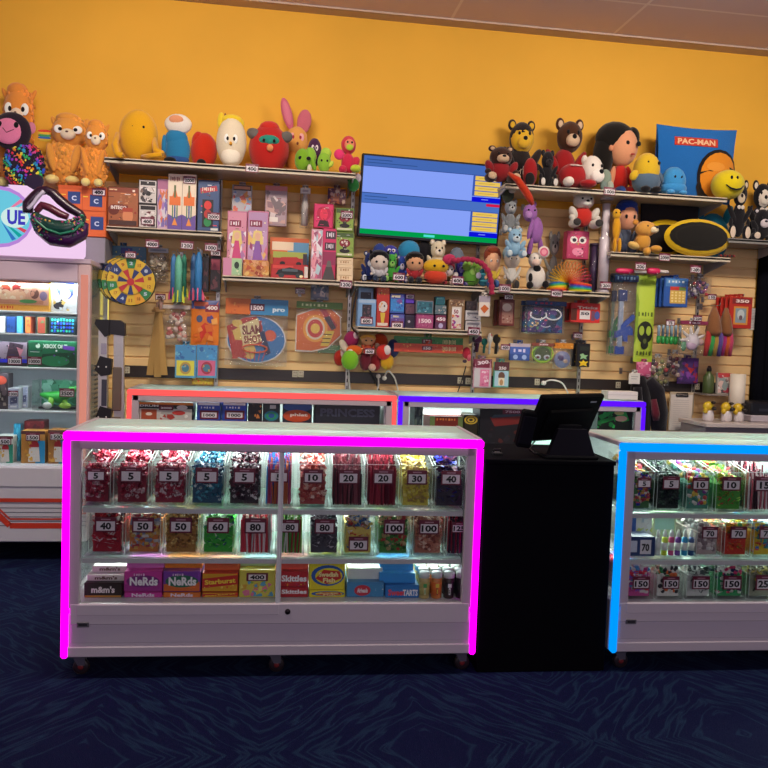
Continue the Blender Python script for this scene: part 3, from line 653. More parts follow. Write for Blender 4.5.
def P(name,cat,label,bb,v,d,col,els=(),kind='box',on=None,tg=None,behind=None,grp=None,fr=WALL,mat=None,rot=0,base=None,content=None,head=None,hk=True,gap=.03,nb=1,lean=0,tagpos=None):
    u0,u1,zb,zt=fr.box(bb,v); w=u1-u0
    if on is not None: zb=(SH[on][0] if isinstance(on,str) else on)+.0005
    h=zt-zb; uc=(u0+u1)/2; _sd[0]+=1
    if len(els)>2 and fr is WALL and any(e[0]=='r' and e[3]-e[1]>.85 and e[4]-e[2]>.5 for e in els[:3]):
        pal=[e[-1] if e[0]!='p' else e[1] for e in els if e[0] in 'rep']; pal=[shade(c,k) for c in pal for k in(.6,1.25)]+['e8e0d8','2a2428']
        ti=[i for i,e in enumerate(els) if e[0]=='t']; j=ti[0] if ti else len(els); els=list(els[:j])+[('y',20,pal)]+list(els[j:])
    T=thing(name,label,cat,fr.w(uc,v,zb),fr.yaw+rot,grp); mat=mat or M_PAPER
    surf=None
    if kind=='box':
        mb=MB(); mb.box(-w/2,0,0,w/2,d,h,col,min(.003,d*.2)); mb.build('carton',mat,T)
        if els: mb=MB(); art(mb,els,w,h,-.0004,.0003,None,-w/2,0,_sd[0]); mb.build('front_print',mat,T)
    elif kind=='card':
        mb=MB(); mb.box(-w/2,d-.003,0,w/2,d,h,col,.0005); mb.build('backing_card',mat,T)
        mb=MB(); art(mb,els,w,h,d-.0036,.0003,None,-w/2,0,_sd[0]); mb.build('card_print',mat,T)
        if content: mb=MB(); content(mb,w,h,d); mb.build('toy',M_PLASTIC,T)
        mb=MB(); mb.box(-w*.42,.0,h*.06,w*.42,d-.004,h*.74,'ffffff',min(.012,d*.4)); mb.build('clear_blister',M_FILM,T)
    elif kind=='bag':
        mb=MB(); puffy(mb,w,h,d/2,col); o=mb.build('pouch',mat,T); o.location=(0,d/2,0)
        mb=MB(); art(mb,els,w,h,-.0012,.0006,puffer(w,h,d/2),-w/2,0,_sd[0]); o=mb.build('pouch_print',mat,T); o.location=(0,d/2,0)
    elif kind=='clear':
        if content: mb=MB(); content(mb,w,h,d); mb.build('contents',M_PLASTIC,T)
        mb=MB(); puffy(mb,w,h,d/2,'ffffff'); o=mb.build('clear_bag',M_FILM,T); o.location=(0,d/2,0)
        if head:
            hc,hel,hh=head; mb=MB(); mb.box(-w/2,0,h-h*hh,w/2,.012,h,hc,.001); art(mb,hel,w,h*hh,-.0004,.0003,None,-w/2,h-h*hh,_sd[0]); mb.build('header_card',M_PAPER,T)
    elif kind=='tube':
        r=w/2; mb=MB(); mb.lathe((0,r,0),[(r,0),(r,h)],'ffffff',18); mb.build('clear_tube',M_ACRYL,T)
        mb=MB(); mb.lathe((0,r,0),[(r+.001,0),(r+.001,.02)],col,18); mb.lathe((0,r,0),[(r+.001,h-.02),(r+.001,h)],col,18); mb.build('end_cap',M_PLASTIC,T)
        if content: mb=MB(); content(mb,w,h,d); mb.build('contents',M_PLASTIC,T)
    if on is None and hk:
        mb=MB(); yb=d-.004 if kind=='card' else d/2; tw_=min(.022,w*.3)
        mb.box(-tw_,yb-.001,h-.004,-.006,yb+.001,h+.02,col if kind!='clear' else 'd8d8d8'); mb.box(.006,yb-.001,h-.004,tw_,yb+.001,h+.02,col if kind!='clear' else 'd8d8d8'); mb.box(-tw_,yb-.001,h+.009,tw_,yb+.001,h+.024,col if kind!='clear' else 'd8d8d8'); mb.build('hang_tab',M_PAPER,T)
        hook(fr,uc,v,zt+.0055,'wire hook holding the '+short(label),tg)
    elif tg:
        mb=MB(); tx,tz=tagpos or (.5,.25); tw=min(.085,w*.9); price_tag(mb,-w/2+w*tx,h*tz,-.006,tw,tw*.6,tg); mb.build('price_tag',M_PAPER,T)
    if behind:
        for k in range(nb):
            T2=T.copy(); COL.objects.link(T2); p=fr.w(uc-.012*(k+1),v+(d+gap)*(k+1),zb); T2.location=p; T2['label']=behind; T2['group']=grp or 'spare packs behind '+name.replace('_',' ')
            for c in list(T.children):
                if c.name.startswith('price_tag'): continue
                c2=c.copy(); COL.objects.link(c2); c2.parent=T2
    return T,w,h
WH='f2ece4'
# ---- short shelf of tall boxes (left)
zrb=WALL.at(80,236,-.34)[1]; u0,u1,_,_=WALL.box((60,236,105,250),-.34)
mb=MB(); mb.box(u0,-.33,zhead+.0005,u1,-.09,zrb-.0005,'8a8690',.004); tag(mb.build('riser_box',M_MATTE),'grey riser box under the orange game boxes on the prize machine','box')
P('game_box','board game','orange game boxes block with blue square windows below the seated alpacas',(58,186,106,236),-.34,.26,'d8652c',
  [('r',0,0,1,.08,'c8551f'),('r',.2,.12,.46,.36,'24407e'),('r',.66,.16,.92,.40,'24407e'),('r',.68,.60,.95,.86,'24407e'),('r',.2,.58,.46,.84,'24407e'),('t',.33,.25,.1,.1,'c8d8f0','C'),('t',.79,.29,.1,.1,'c8d8f0','C'),('t',.81,.74,.1,.1,'c8d8f0','C'),('t',.33,.72,.1,.1,'c8d8f0','C'),('r',.5,.0,.51,1,'b84818'),('r',0,.48,1,.49,'b84818'),('r',.05,.18,.16,.2,'f0d040'),('r',.52,.2,.62,.22,'f0d040'),('r',.52,.66,.64,.68,'f0d040')],on=zrb,tg='400',tagpos=(.85,.9))
on2='two'
P('game_box','board game','wide brown board game box with face print on the short shelf',(107.5,187,138.5,226),-.30,.26,'7a4028',
  [('r',.03,.03,.97,.97,'a8623c'),('r',.03,.03,.97,.14,'8a3f28'),('r',.05,.06,.3,.09,'e8c8a0'),('r',.8,.06,.88,.11,'f4e8d8'),('e',.2,.58,.18,.13,'6a2a1c'),('r',.08,.46,.66,.58,'7c2420'),('t',.36,.52,.5,.09,'f0e8e0','INTEGO'),('e',.66,.72,.17,.2,'d88a5c'),('r',.48,.52,.82,.62,'b04430'),('r',.05,.84,.95,.96,'4a2a24'),('z',.06,.18,.94,.42,10,['b4764c','c88a5a','986038'])],on=on2)
els=[('r',.04,.03,.96,.97,'d8d0cc'),('r',.1,.05,.9,.14,'201c20'),('t',.5,.095,.5,.05,'e8e0e0','~3'),('z',.1,.18,.9,.5,26,['201c20','4a4448','ece6e2','806860'])]
u=WALL.box((138.5,180,157,228),-.29); zmid=SH['two'][0]+.5*(u[3]-SH['two'][0])
P('toy_box','toy','black and white figure box at the bottom of the pair beside brown board game',(138.5,204,157,228),-.29,.2,'2a2628',[('r',.04,.05,.96,.95,'d8d0cc'),('r',.1,.08,.9,.24,'201c20'),('z',.1,.3,.9,.92,24,['201c20','6a2830','ece6e2','806860'])],on=on2,tg='400',tagpos=(.5,.3))
P('toy_box','toy','black and white figure box on top of the pair beside brown board game',(138.5,179.5,157,203),-.29,.2,'2a2628',[('r',.04,.05,.96,.95,'d8d0cc'),('r',.1,.08,.9,.24,'201c20'),('z',.1,.3,.9,.92,24,['201c20','4a4448','ece6e2','806860'])],on=zmid)
P('toy_pack','toy','narrow clear lilac and pink toy pack between figure boxes and rocket boxes',(157,179,168,227),-.28,.09,'c8a8c0',[('r',.05,.02,.95,.2,'b06a90'),('z',.05,.2,.95,.95,34,['a87ac0','e8a8b8','d87850','d8d0d8','7a6ab0'])],on=on2)
rk=[('r',.0,0,1,.5,'f0dcc4'),('r',.0,.72,1,1,'6a50a0'),('p','f0dcc4',[(0,.5),(1,.5),(1,.72),(.5,.78),(0,.72)]),('r',.1,.4,.9,.56,'e8742c'),('p','e8742c',[(.5,.22),(.7,.42),(.3,.42)]),('r',.42,.2,.56,.42,'5a6a38'),('r',.3,.56,.38,.8,'3f7a58'),('r',.45,.56,.55,.84,'2c5aa0'),('r',.62,.56,.7,.8,'3f7a58'),('p','e89040',[(.5,.78),(.7,.92),(.3,.92)]),('t',.5,.09,.7,.08,'8a2438','~6')]
P('rocket_box','toy','left of two tall white, orange and purple rocket boxes',(168,174,182,228),-.29,.1,'d8c4b0',rk,on=on2)
P('rocket_box','toy','right of two tall white, orange and purple rocket boxes',(182.3,174.5,196,228.5),-.29,.1,'d8c4b0',rk,on=on2,tg='2000',tagpos=(.5,.9))
P('game_box','toy','navy box with red and green traffic light window',(197.5,180,219.5,229.5),-.29,.16,'2c4068',[('r',.04,.03,.96,.97,'37507e'),('p','b83040',[(.1,.17),(.85,.1),(.9,.2),(.15,.27)]),('t',.5,.18,.6,.07,'f0dcd0','~7',.1),('r',.22,.38,.72,.92,'18141c'),('e',.47,.49,.17,.085,'d8302c'),('e',.47,.66,.17,.085,'b82c28'),('e',.47,.82,.17,.085,'1f8a4a'),('r',.62,.93,.95,.975,'d8d8d0')],on=on2,tg='2000',tagpos=(.75,.3))
# ---- hanging below the short shelf
def dart(nm,lab,cx,cy,r,v):
    u,z=WALL.at(cx,cy,v); rr=r*(5.723+v)/FPX*1.0
    T=thing(nm,lab,'dartboard',(u,v,z-rr),0,'yellow and green dartboards'); mb=MB(); mb.lathe((0,0,rr),[(rr,0),(rr*1.0,.018)],'2a3a30',36,0,'y'); mb.build('board',M_MATTE,T)
    mb=MB(); c=[('e',.5,.5,.49,.49,'d8b030')]
    cols=['d8b030','2a3a70','d8b030','2f8048','d8b030','2a3a70','e0bc40','2f8048','d8b030','2a3a70','d8b030','e0a030','2f8048','d8b030']
    for i,k in enumerate(cols):
        a0=i*2*math.pi/14;a1=a0+2*math.pi/14; q=lambda R_,a:(.5+R_*math.cos(a),.5-R_*math.sin(a))
        c.append(('p',k,[q(.29,a0),q(.48,a0),q(.485,(a0+a1)/2),q(.48,a1),q(.29,a1)]))
        k2=['b83038','d8b030','2a3a70','d8b030'][i%4]; c.append(('p',k2,[q(.08,a0),q(.27,a0),q(.27,a1),q(.08,a1)]))
        tx,ty=q(.385,(a0+a1)/2); c.append(('t',tx,ty,.07,.07,'a05820' if k[0] in'de' else 'b8c8d8',str((i*7)%20+1)))
    c.append(('e',.5,.5,.075,.075,'c03038')); hb=MB(); hb.tube([(.012*math.cos(i*.785),.009,2*rr+.008+.012*math.sin(i*.785)) for i in range(9)],.002,'3a3a3a',5); hb.build('hanging_ring',M_METAL,T); art(mb,c,2*rr,2*rr,-.0006,.0003,None,-rr,0); mb.build('target_print',M_PAPER,T); return u,z,rr
u,z,r=dart('dartboard','frontmost of the round yellow and green dartboards on the slatwall',131,282,23,-.34)
hook(WALL,u,-.34,z+r+.004,'wire hook holding the frontmost yellow dartboard','200')
dart('dartboard','round yellow dartboard half hidden right behind the frontmost one',125,281,22.5,-.30)
dart('dartboard','round yellow dartboard at the back of the dartboard stack',121,280,22,-.26)
P('toy_pack','toy','blue header pack with starfish picture hung above the dartboards',(100,246,146,262),-.06,.02,'3a6ea0',[('r',0,.0,1,1,'4a7c98'),('r',.45,.1,.7,.8,'2a3f90'),('z',.6,.1,.98,.95,10,['d8a040','e8c060','c06a30']),('r',0,.6,.4,.8,'8ab0b8'),('e',.42,.8,.1,.2,'e8d040')],kind='box')
mb=None
def coins(mb,w,h,d):
    rg=random.Random(4)
    for i in range(46):
        x=rg.uniform(-.38,.38)*w;z=rg.uniform(.08,.82)*h; mb.ell((x,d*.5+rg.uniform(-.2,.2)*d,z),(.016,.007,.016),rg.choice(['c8b494','a89478','e0d4bc','8a7860']),8,5,Matrix.Rotation(rg.uniform(-1,1),3,'X')@Matrix.Rotation(rg.uniform(-1,1),3,'Y'))
P('coin_bag','toy','clear bag of pale round pieces hung between dartboards and foam rockets',(148,248,168,283),-.10,.05,WH,kind='clear',content=coins,head=('b8b8c0',[('r',.1,.3,.9,.7,'8a90a0')],.13))
def foam_rocket(lab,bb,v,body,fins):
    u0,u1,zb,zt=WALL.box(bb,v); w=u1-u0;h=zt-zb
    T=thing('foam_rocket',lab,'toy rocket',((u0+u1)/2,v,zb),0,'foam rockets on one hook'); r=w*.34
    mb=MB(); mb.lathe((0,0,0),[(r,.0),(r,h*.8),(r*.75,h*.92),(r*.3,h)],body,14); mb.build('foam_tube',M_MATTE,T); mb=MB(); mb.tube([(-.008,0,h),(-.008,0,h+.018),(.008,0,h+.018),(.008,0,h)],.002,'c8c8c8',5); mb.build('hanging_loop',M_MATTE,T)
    for a in(0,120,240):
        mb=MB(); c,s=math.cos(math.radians(a+30)),math.sin(math.radians(a+30))
        pr=[(r*.7,h*.02),(w*.62,-.005),(w*.62,h*.1),(r*.7,h*.3)]; vs=[(x*c-t*s,x*s+t*c,z) for t in(-.004,.004) for x,z in pr]
        mb.add(vs,[(0,1,2,3),(7,6,5,4),(0,4,5,1),(1,5,6,2),(2,6,7,3),(3,7,4,0)],fins); mb.build('fin',M_MATTE,T)
foam_rocket('green foam rocket with lime fins, front of its bunch',(173,255,184,302),-.22,'6fc0a0','d0d840')
foam_rocket('blue foam rocket left behind the green rocket',(169,254,178,299),-.14,'4a86c0','d04a80')
foam_rocket('dark green foam rocket right behind the green rocket',(180,254,188,297),-.14,'3f9a7c','c8d040')
foam_rocket('front blue foam rocket with pink fins beside the black set',(193,252,204,300),-.22,'3f8ac8','e86080')
foam_rocket('rear blue foam rocket with pink fins behind the front blue one',(189,253,198,300),-.14,'4a78b0','c84878')
u,z=WALL.at(178,254,-.22); hook(WALL,u,-.22,z+.014,'wire hook holding the green and blue foam rockets')
u,z=WALL.at(198,252,-.22); hook(WALL,u,-.22,z+.014,'wire hook holding the pink finned foam rockets')
P('toy_pack','toy','narrow black toy set hung beside the blue foam rockets',(201,257,209,292),-.18,.03,'1c181c',[('z',.1,.1,.9,.9,12,['3a3038','5a3038','141014'])])
P('toy_pack','toy','black and red figure blister with pink price flag right of blue rockets',(210,256,221,291),-.16,.03,'241c20',[('r',.1,.08,.9,.4,'b04a5c'),('z',.1,.4,.9,.95,14,['6a3a40','141014','3a2a30'])],tg='200')
def reddoll(mb,w,h,d):
    rg=random.Random(9)
    for i in range(30): mb.ell((rg.uniform(-.3,.3)*w,d*.5,rg.uniform(.15,.8)*h),(.02,.014,.018),rg.choice(['c05048','d8b8a8','b0a090','d89888','e0d0c0']),8,6)
P('toy_pack','toy','clear bag with red and white toy figure under the foam rockets',(162,305,190,345),-.14,.05,WH,kind='clear',content=reddoll,head=('c8b8a8',[('r',.2,.2,.8,.8,'d0c4b8')],.1))
P('toy_pack','toy','orange splat toy pouch with two blue rounds under black set',(191,300,219,345),-.16,.03,'e07a24',[('r',0,0,1,.2,'4a5890'),('r',.1,.04,.6,.14,'c86040'),('r',.5,.1,.98,.26,'8a2838'),('t',.74,.17,.4,.09,'f0e0d8','400'),('e',.3,.42,.11,.08,'4a5878'),('e',.68,.42,.12,.09,'5a4888'),('p','d03828',[(.3,.62),(.5,.5),(.75,.58),(.8,.95),(.55,.72),(.35,.95)]),('z',.05,.3,.95,.95,10,['e89040','d86820','f0a850'])],kind='bag')
for k,(x0,x1,c,n) in enumerate(((175,196,'d8d04a','left'),(196.5,217,'d0688a','right'))):
    P('toy_pack','toy','%s one of two blue-topped ring toy packs hung low by the swords'%n,(x0,345,x1,378),-.15,.02,'5c9cc0',[('r',0,.0,1,.45,'4c90c0'),('z',0,.05,1,.42,12,['3a6aa8','70b0c8','50a0d0']),('r',.08,.47,.92,.93,c),('e',.5,.7,.27,.19,'b89850' if k==0 else 'a83848'),('e',.5,.7,.18,.12,'4a7890'),('z',.3,.6,.7,.8,6,['d0a050','6ab0c0'])],kind='box')
P('toy_pack','toy','small red and yellow pack hung below the two ring toy packs',(192,377.5,213,384.5),-.12,.02,'c8a030',[('z',0,0,1,1,14,['c03828','d8c040','e07030'])])
# wooden swords
for k,(a,b,c,d,n) in enumerate(((157,312,150,375,'leftmost'),(159,310,157.5,377,'middle'),(160.5,312,164,375,'rightmost'))):
    v=(-.08,-.105,-.13)[k]; p0=WALL.at(a,b,v);p1=WALL.at(c,d,v); h=p0[1]-p1[1]
    T=thing('toy_sword',n+' of three tan wooden toy swords hung point down','toy sword',(p0[0],v,p1[1]),0,'wooden toy swords')
    mb=MB(); dx=p1[0]-p0[0]; mb.add([(-.012,-.006,h),(.012,-.006,h),(dx+.024,-.006,0),(dx-.024,-.006,0),(-.012,.006,h),(.012,.006,h),(dx+.024,.006,0),(dx-.024,.006,0)],[(0,1,2,3),(7,6,5,4),(0,4,5,1),(1,5,6,2),(2,6,7,3),(3,7,4,0)],'b08848'); mb.build('blade',M_MATTE,T)
    mb=MB(); mb.tube([(-.012,0,h+.075),(0,0,h+.1),(.018,0,h+.075)],.003,'8a5a40',5); mb.build('hanging_loop',M_MATTE,T); mb=MB(); mb.box(-.035,-.012,h-.0,.035,.012,h+.018,'c89c60',.003); mb.tube([(0,0,h),(.006,0,h+.07)],.012,'b89080',8); mb.build('hilt',M_MATTE,T)
u,z=WALL.at(159,308,-.12); hook(WALL,u,-.12,z+.015,'wire hook holding the three wooden toy swords')
# ---- shelf of dolls and cars
m='mid'
P('toy_pack','toy','white and blue cartoon figure pack hung at top left of the dolls',(232,185,252,213),-.14,.03,'b8b4b8',[('r',.05,0,.95,.2,'503830'),('r',.1,.05,.9,.15,'c88060'),('z',.05,.2,.95,.95,22,['b0c0d8','e8e0e0','d86a5a','e8a050','8098c0'])],tg=None)
for k,(x0,x1,n,t) in enumerate(((227,246.6,'left',.6),(247.2,268,'right',0))):
    P('doll_pack','doll','%s of two tall pink and lilac fashion doll packs'%n,(x0,211,x1,273),-.24,.06,'c87898',[('r',.04,.02,.96,.98,'d890a8' if k==0 else 'b890b8'),('r',.1,.14,.7,.24,'8a2848'),('t',.4,.19,.5,.06,'f0e0e8','~4'),('z',.04,.3,.96,.95,46,['e8c8d0','d87890','e8c070','b07ab0','f0e8ec','a04870','c8a0c8']),('e',.5,.36,.18,.07,'e0b090'),('p','e8d080',[(.3,.3),(.7,.3),(.78,.5),(.22,.5)]),('e',.5,.38,.14,.06,'e8b898'),('p','d04880' if k==0 else '9060b0',[(.4,.45),(.6,.45),(.75,.75),(.25,.75)])],on=m)
P('toy_box','toy','small green and pink box front left on the dolls shelf',(223,258,242,273.5),-.315,.06,'b8d0a0',[('r',0,0,.45,1,'d890b0'),('r',.5,.1,.95,.9,'a8d0a0'),('e',.72,.4,.13,.2,'283830'),('z',.5,.5,.95,.95,6,['e0e8c0','78a880'])],on=m)
P('toy_box','toy','orange cluster pack lying in front of the right doll pack',(243,260,269,275),-.315,.05,'c88850',[('z',0,0,1,1,40,['d89040','c05838','e8c070','a04028','e0a878'])],on=m)
P('doll_pack','doll','grey-pink figure blister hung near the middle of the dolls bay',(265,186,287,226),-.2,.05,'a89098',[('r',0,0,1,.12,'c87070'),('r',.3,.3,.95,.42,'8a3048'),('t',.62,.36,.5,.09,'f4e8e8','1500'),('z',.05,.12,.95,.95,36,['b098a0','d8c8c8','907078','c8a098','7a6a70']),('r',.2,.78,.6,.9,'e8e0d8')],kind='box',tg=None)
P('toy_box','toy','orange and blue water gun box behind the toy cars',(270,238,309,256),-.15,.06,'d88840',[('r',0,0,1,.4,'d8703c'),('r',.45,.1,1,.7,'6aa8d0'),('r',.05,.1,.6,.3,'f0e0c0'),('z',.1,.4,.9,.95,16,['f0a040','e8c060','80b8d8','c05030'])],on=m)
P('toy_car_box','toy car','red toy car box with green car picture, upper of two',(273,252,307,264),-.26,.10,'b03028',[('r',0,0,1,.45,'a8b050'),('p','b82c2c',[(.1,.75),(.25,.4),(.7,.35),(.92,.7),(.9,.9),(.1,.9)]),('e',.28,.85,.08,.15,'181418'),('e',.76,.85,.08,.15,'181418'),('r',.88,.1,1,.9,'3a3038')],on=SH['mid'][0]+.0895)
P('toy_car_box','toy car','red toy car box with black car picture, lower of two',(271,264.5,308,277),-.28,.12,'b83030',[('r',.05,.08,.6,.3,'d84840'),('p','181a1c',[(.12,.75),(.2,.4),(.5,.2),(.85,.4),(.9,.75)]),('r',.3,.3,.72,.5,'506068'),('e',.28,.78,.08,.17,'303438'),('e',.74,.78,.08,.17,'303438'),('r',.9,.1,1,.9,'d8d0c8'),('e',.82,.82,.05,.1,'f0e8b0')],on=m)
def bott(mb,w,h,d): mb.lathe((0,d/2,.02),[(w*.34,0),(w*.34,h*.55),(w*.2,h*.75),(w*.2,h*.9)],'c4beb8',14)
P('toy_pack','toy','narrow clear pack with silver bottle hung right of the doll blister',(300,188,310,228),-.16,.045,WH,kind='clear',content=bott,head=('d8d4cc',[('r',.2,.3,.8,.7,'a8a0a0')],.14))
P('lamp_box','toy','hot pink box with red lamp picture at the top of the pack column',(314,204,333.5,228),-.24,.08,'d02860',[('r',.04,.04,.96,.96,'d83068'),('e',.5,.4,.36,.3,'c01848'),('e',.5,.42,.2,.26,'e03050'),('p','30141c',[(.3,.68),(.7,.68),(.82,.95),(.18,.95)])],kind='box',on=WALL.at(324,228,-.24)[1])
P('toy_box','toy','pink and white clear toy tower left of the pink lamp boxes',(311,229,322.5,279),-.28,.05,'d0a0b0',[('z',.05,.03,.95,.97,50,['e8d0d8','d06888','b8d0d8','a85878','f0e8ec','e89aa8'])],on=m)
for k,(y0,y1) in enumerate(((229,240),(240.5,259))):
    pass
P('lamp_box','toy','tall pink and black lamp box with black cone picture',(322.5,228.5,336,279.5),-.27,.08,'c83060',[('r',0,0,1,.45,'d03868'),('r',.2,.05,.95,.2,'483040'),('t',.58,.12,.6,.09,'e8e0e8','~4'),('r',.15,.27,.95,.42,'483040'),('t',.55,.34,.6,.09,'e8e0e8','~4'),('r',0,.45,1,.7,'983058'),('p','4a4444',[(.3,.72),(.7,.72),(1,1),(0,1)]),('p','6a6460',[(.4,.62),(.6,.62),(.72,.74),(.28,.74)])],on=m)
gb=[('r',.05,.04,.95,.96,'8ca848'),('r',.05,.04,.95,.22,'486030'),('e',.5,.45,.3,.17,'8a2430'),('e',.36,.42,.06,.05,'e8d8d0'),('e',.6,.46,.06,.05,'e8d8d0'),('e',.5,.38,.05,.04,'e8d8d0'),('r',.4,.58,.6,.7,'40302c'),('e',.5,.76,.28,.09,'241c1c'),('r',.1,.86,.9,.94,'d8d8b0')]
P('toy_box','toy','upper of two green boxes with red spotted bowl picture',(335.5,208,354,231.5),-.27,.12,'708838',gb,on=WALL.at(345,231.5,-.27)[1],tg='2000',tagpos=(.6,.72))
P('toy_box','toy','lower of two green boxes with red spotted bowl picture',(335.5,232,354,257),-.27,.12,'708838',gb,on=WALL.at(345,257,-.27)[1])
zz=SH['mid'][0]; hh=(WALL.at(346,257.5,-.27)[1]-zz)/3
for k,n in enumerate(('lowest','middle','topmost')):
    y1=279-7.2*k; P('card_box','box',n+' of three cream boxes stacked under the green boxes',(337,y1-6.7,353,y1),-.29,.14,'e8d0ac',[('r',.1,.3,.9,.4,'c8a880'),('t',.5,.6,.6,.3,'b08050','~4')],on=zz+hh*k)
    mbx=bpy.context.scene.objects[-1]
P('toy_pack','toy','purple and brown plush pouch hung at the top by the pink lamp box',(328,188,346,204.5),-.2,.05,'7a4a50',[('z',0,0,1,1,30,['8a4a58','c8a898','5a4068','b06848','e0c8b8'])],kind='bag')
# ---- hanging under the dolls shelf
def hoop(mb,w,h,d):
    n=22; P_=[(w*.46*math.cos(6.283*i/n),h*.39+h*.35*math.sin(6.283*i/n)*(1 if math.sin(6.283*i/n)>0 else .95)) for i in range(n)]
    mb.prism([(x*1.04,h*.39+(z-h*.39)*1.05) for x,z in P_],d*.55,d*.7,'e8e4e0'); mb.prism(P_,d*.5,d*.6,'2f78b8')
    art(mb,[('p','b83828',[(.02,.42),(.3,.28),(.5,.26),(.55,.6),(.35,.9),(.12,.86)]),('z',.1,.32,.6,.9,20,['c84830','a83028','e0c060']),('p','e0d098',[(.22,.4),(.52,.28),(.6,.62),(.3,.74)]),('t',.42,.46,.3,.14,'7a2c28','SLAM',.1),('t',.44,.6,.28,.12,'8a3428','SHOT',.1),('e',.72,.54,.1,.085,'d85a30'),('p','203058',[(.55,.5),(.62,.46),(.74,.8),(.66,.84)])],w,h,d*.5-.0008,.0004,None,-w/2,0,5)
    mb.tube([(w*.2*math.cos(6.283*i/16)-w*.02,d*.3,h*.26+h*.06*math.sin(6.283*i/16)) for i in range(17)],.006,'e06030',6)
    for q in range(5): mb.tube([(-w*.2+q*w*.09,d*.3,h*.24),(-w*.14+q*w*.06,d*.35,h*.08)],.003,'d8503c',4)
P('basketball_set','toy','blue and red mini basketball hoop set in clear bag under the dolls',(225,299,287.5,366),-.12,.05,WH,kind='clear',content=hoop,head=('d8702c',[('r',.4,0,1,1,'3a86b8'),('r',.38,.3,.62,.75,'5a2038'),('t',.5,.55,.2,.3,'f0e0e0','1500'),('z',0,0,.4,1,14,['e8a050','c85c28','d8783a']),('t',.85,.7,.2,.3,'d8e8f0','pro')],.235))
def bow(mb,w,h,d):
    P_=[(-w*.48,h*.72),(-w*.1,h*.86),(w*.18,h*.93),(w*.45,h*.72),(w*.47,h*.36),(w*.2,h*.12),(-w*.15,h*.04),(-w*.48,h*.05)]
    mb.prism([(x*1.05,h*.5+(z-h*.5)*1.06) for x,z in P_],d*.6,d*.7,'eadfd0'); mb.prism(P_,d*.5,d*.62,'d86a20')
    art(mb,[('e',.42,.52,.27,.27,'e8a030'),('e',.42,.52,.21,.22,'e0d0b0'),('e',.42,.52,.17,.18,'c83830'),('e',.42,.52,.1,.1,'e8c050'),('p','b02c30',[(.45,.08),(.56,.04),(.9,.45),(.8,.52)]),('p','3a2a34',[(.6,.3),(.72,.26),(.88,.5),(.78,.54)]),('p','e0c040',[(.66,.56),(.84,.56),(.72,.86),(.54,.86)]),('r',.6,.62,.78,.64,'5a4020'),('r',.58,.7,.76,.72,'5a4020'),('r',.56,.78,.74,.8,'5a4020')],w,h,d*.5-.0008,.0005,None,-w/2,0,8)
P('archery_set','toy','orange archery target set hung right of the basketball hoop pack',(296,302,342,353),-.12,.04,WH,kind='clear',content=bow,head=('5a8038',[('t',.4,.5,.6,.4,'e0e8b0','~7')],.13))
P('toy_pack','toy','small pale bottle and disc pack hung above the archery set',(311,281,329,300),-.1,.04,'8890a0',[('z',0,0,1,1,24,['a8b0c0','d8c8c0','607088','c8b0a0'])],kind='bag',hk=True)
P('toy_pack','toy','green card strip hung low behind the archery set',(318,345,340,353),-.06,.01,'4a8a50',[('z',0,0,1,1,8,['5aa060','3a7040','8ab060'])])
# ---- boxes on the lower middle shelf
b='box'
def boxrow(lab,bb,v,d,col,els,on,tg=None,tp=(.5,.22),name='collectible_box'): return P(name,'collectible box',lab,bb,v,d,col,els,on=on,tg=tg,tagpos=tp)
def stackz(px,py,v): return WALL.at(px,py,v)[1]
boxrow('light blue box with dark panel at the back left of the boxes row',(358,287.5,373,325),-.16,.10,'8aa8c8',[('r',.15,.12,.85,.5,'2a2c38'),('z',.2,.15,.8,.48,12,['4a4048','5a6070','383038'])],b)
boxrow('front light blue box with dark panel at the left end of the boxes row',(357.5,299,376,326.5),-.28,.10,'7aa4d0',[('r',.05,.03,.95,.14,'a8c0d8'),('r',.25,.2,.75,.7,'262430'),('z',.3,.22,.7,.68,16,['5a3a44','705860','3a3038']),('r',.1,.85,.9,.97,'6a98c8')],b,'600')
boxrow('tall red and orange masked figure box',(376.5,284.5,389.5,328),-.26,.12,'b82c1c',[('r',.08,.06,.92,.24,'d85a20'),('z',.1,.08,.9,.24,8,['e8c040','5a2018','f0e0c0']),('e',.5,.52,.34,.13,'d8d0c8'),('z',.2,.42,.8,.62,10,['30242c','e0a030','e8e0e0']),('p','d8b838',[(.3,.66),(.7,.66),(.6,.9),(.4,.9)]),('r',.1,.9,.9,.97,'e0d0c0')],b)
zz2=stackz(397,313.5,-.25)
boxrow('lower of two blue violet figure boxes',(390,314,404.5,328.5),-.25,.10,'4a4898',[('r',.05,.08,.95,.3,'5a6ab8'),('r',.2,.12,.6,.25,'d8d0b0'),('r',.05,.3,.95,.95,'6a4a98')],b,'600')
boxrow('upper of two blue violet figure boxes',(390,293.5,404.5,313.5),-.25,.10,'3a58a8',[('r',.05,.06,.95,.22,'5a5ab0'),('r',.1,.08,.7,.2,'e0d8b8'),('r',.05,.3,.95,.9,'3a88d0'),('e',.65,.4,.2,.12,'7a4a9a'),('z',.1,.4,.9,.9,10,['4a9ae0','3058b0'])],zz2)
z3=stackz(409,314.5,-.22)
boxrow('small dark purple box with a white dot, bottom of its stack',(405,315,415,328.5),-.22,.09,'3a3050',[('r',.1,.1,.9,.9,'2c2438'),('e',.4,.5,.12,.1,'b8b0c0')],b)
boxrow('small maroon and grey box, middle of the purple stack',(405,303.5,415,314.5),-.22,.09,'5a3a50',[('r',.1,.15,.9,.85,'704858'),('z',.1,.2,.9,.8,8,['c8b0b0','40304a'])],z3)
boxrow('small violet box with tilted tag, top of the purple stack',(405,294,414.5,303),-.22,.09,'5a30c0',[('r',.1,.1,.9,.9,'6a40d0')],stackz(409,303.3,-.22),'450',(.5,.75))
z4=stackz(424,314,-.26)
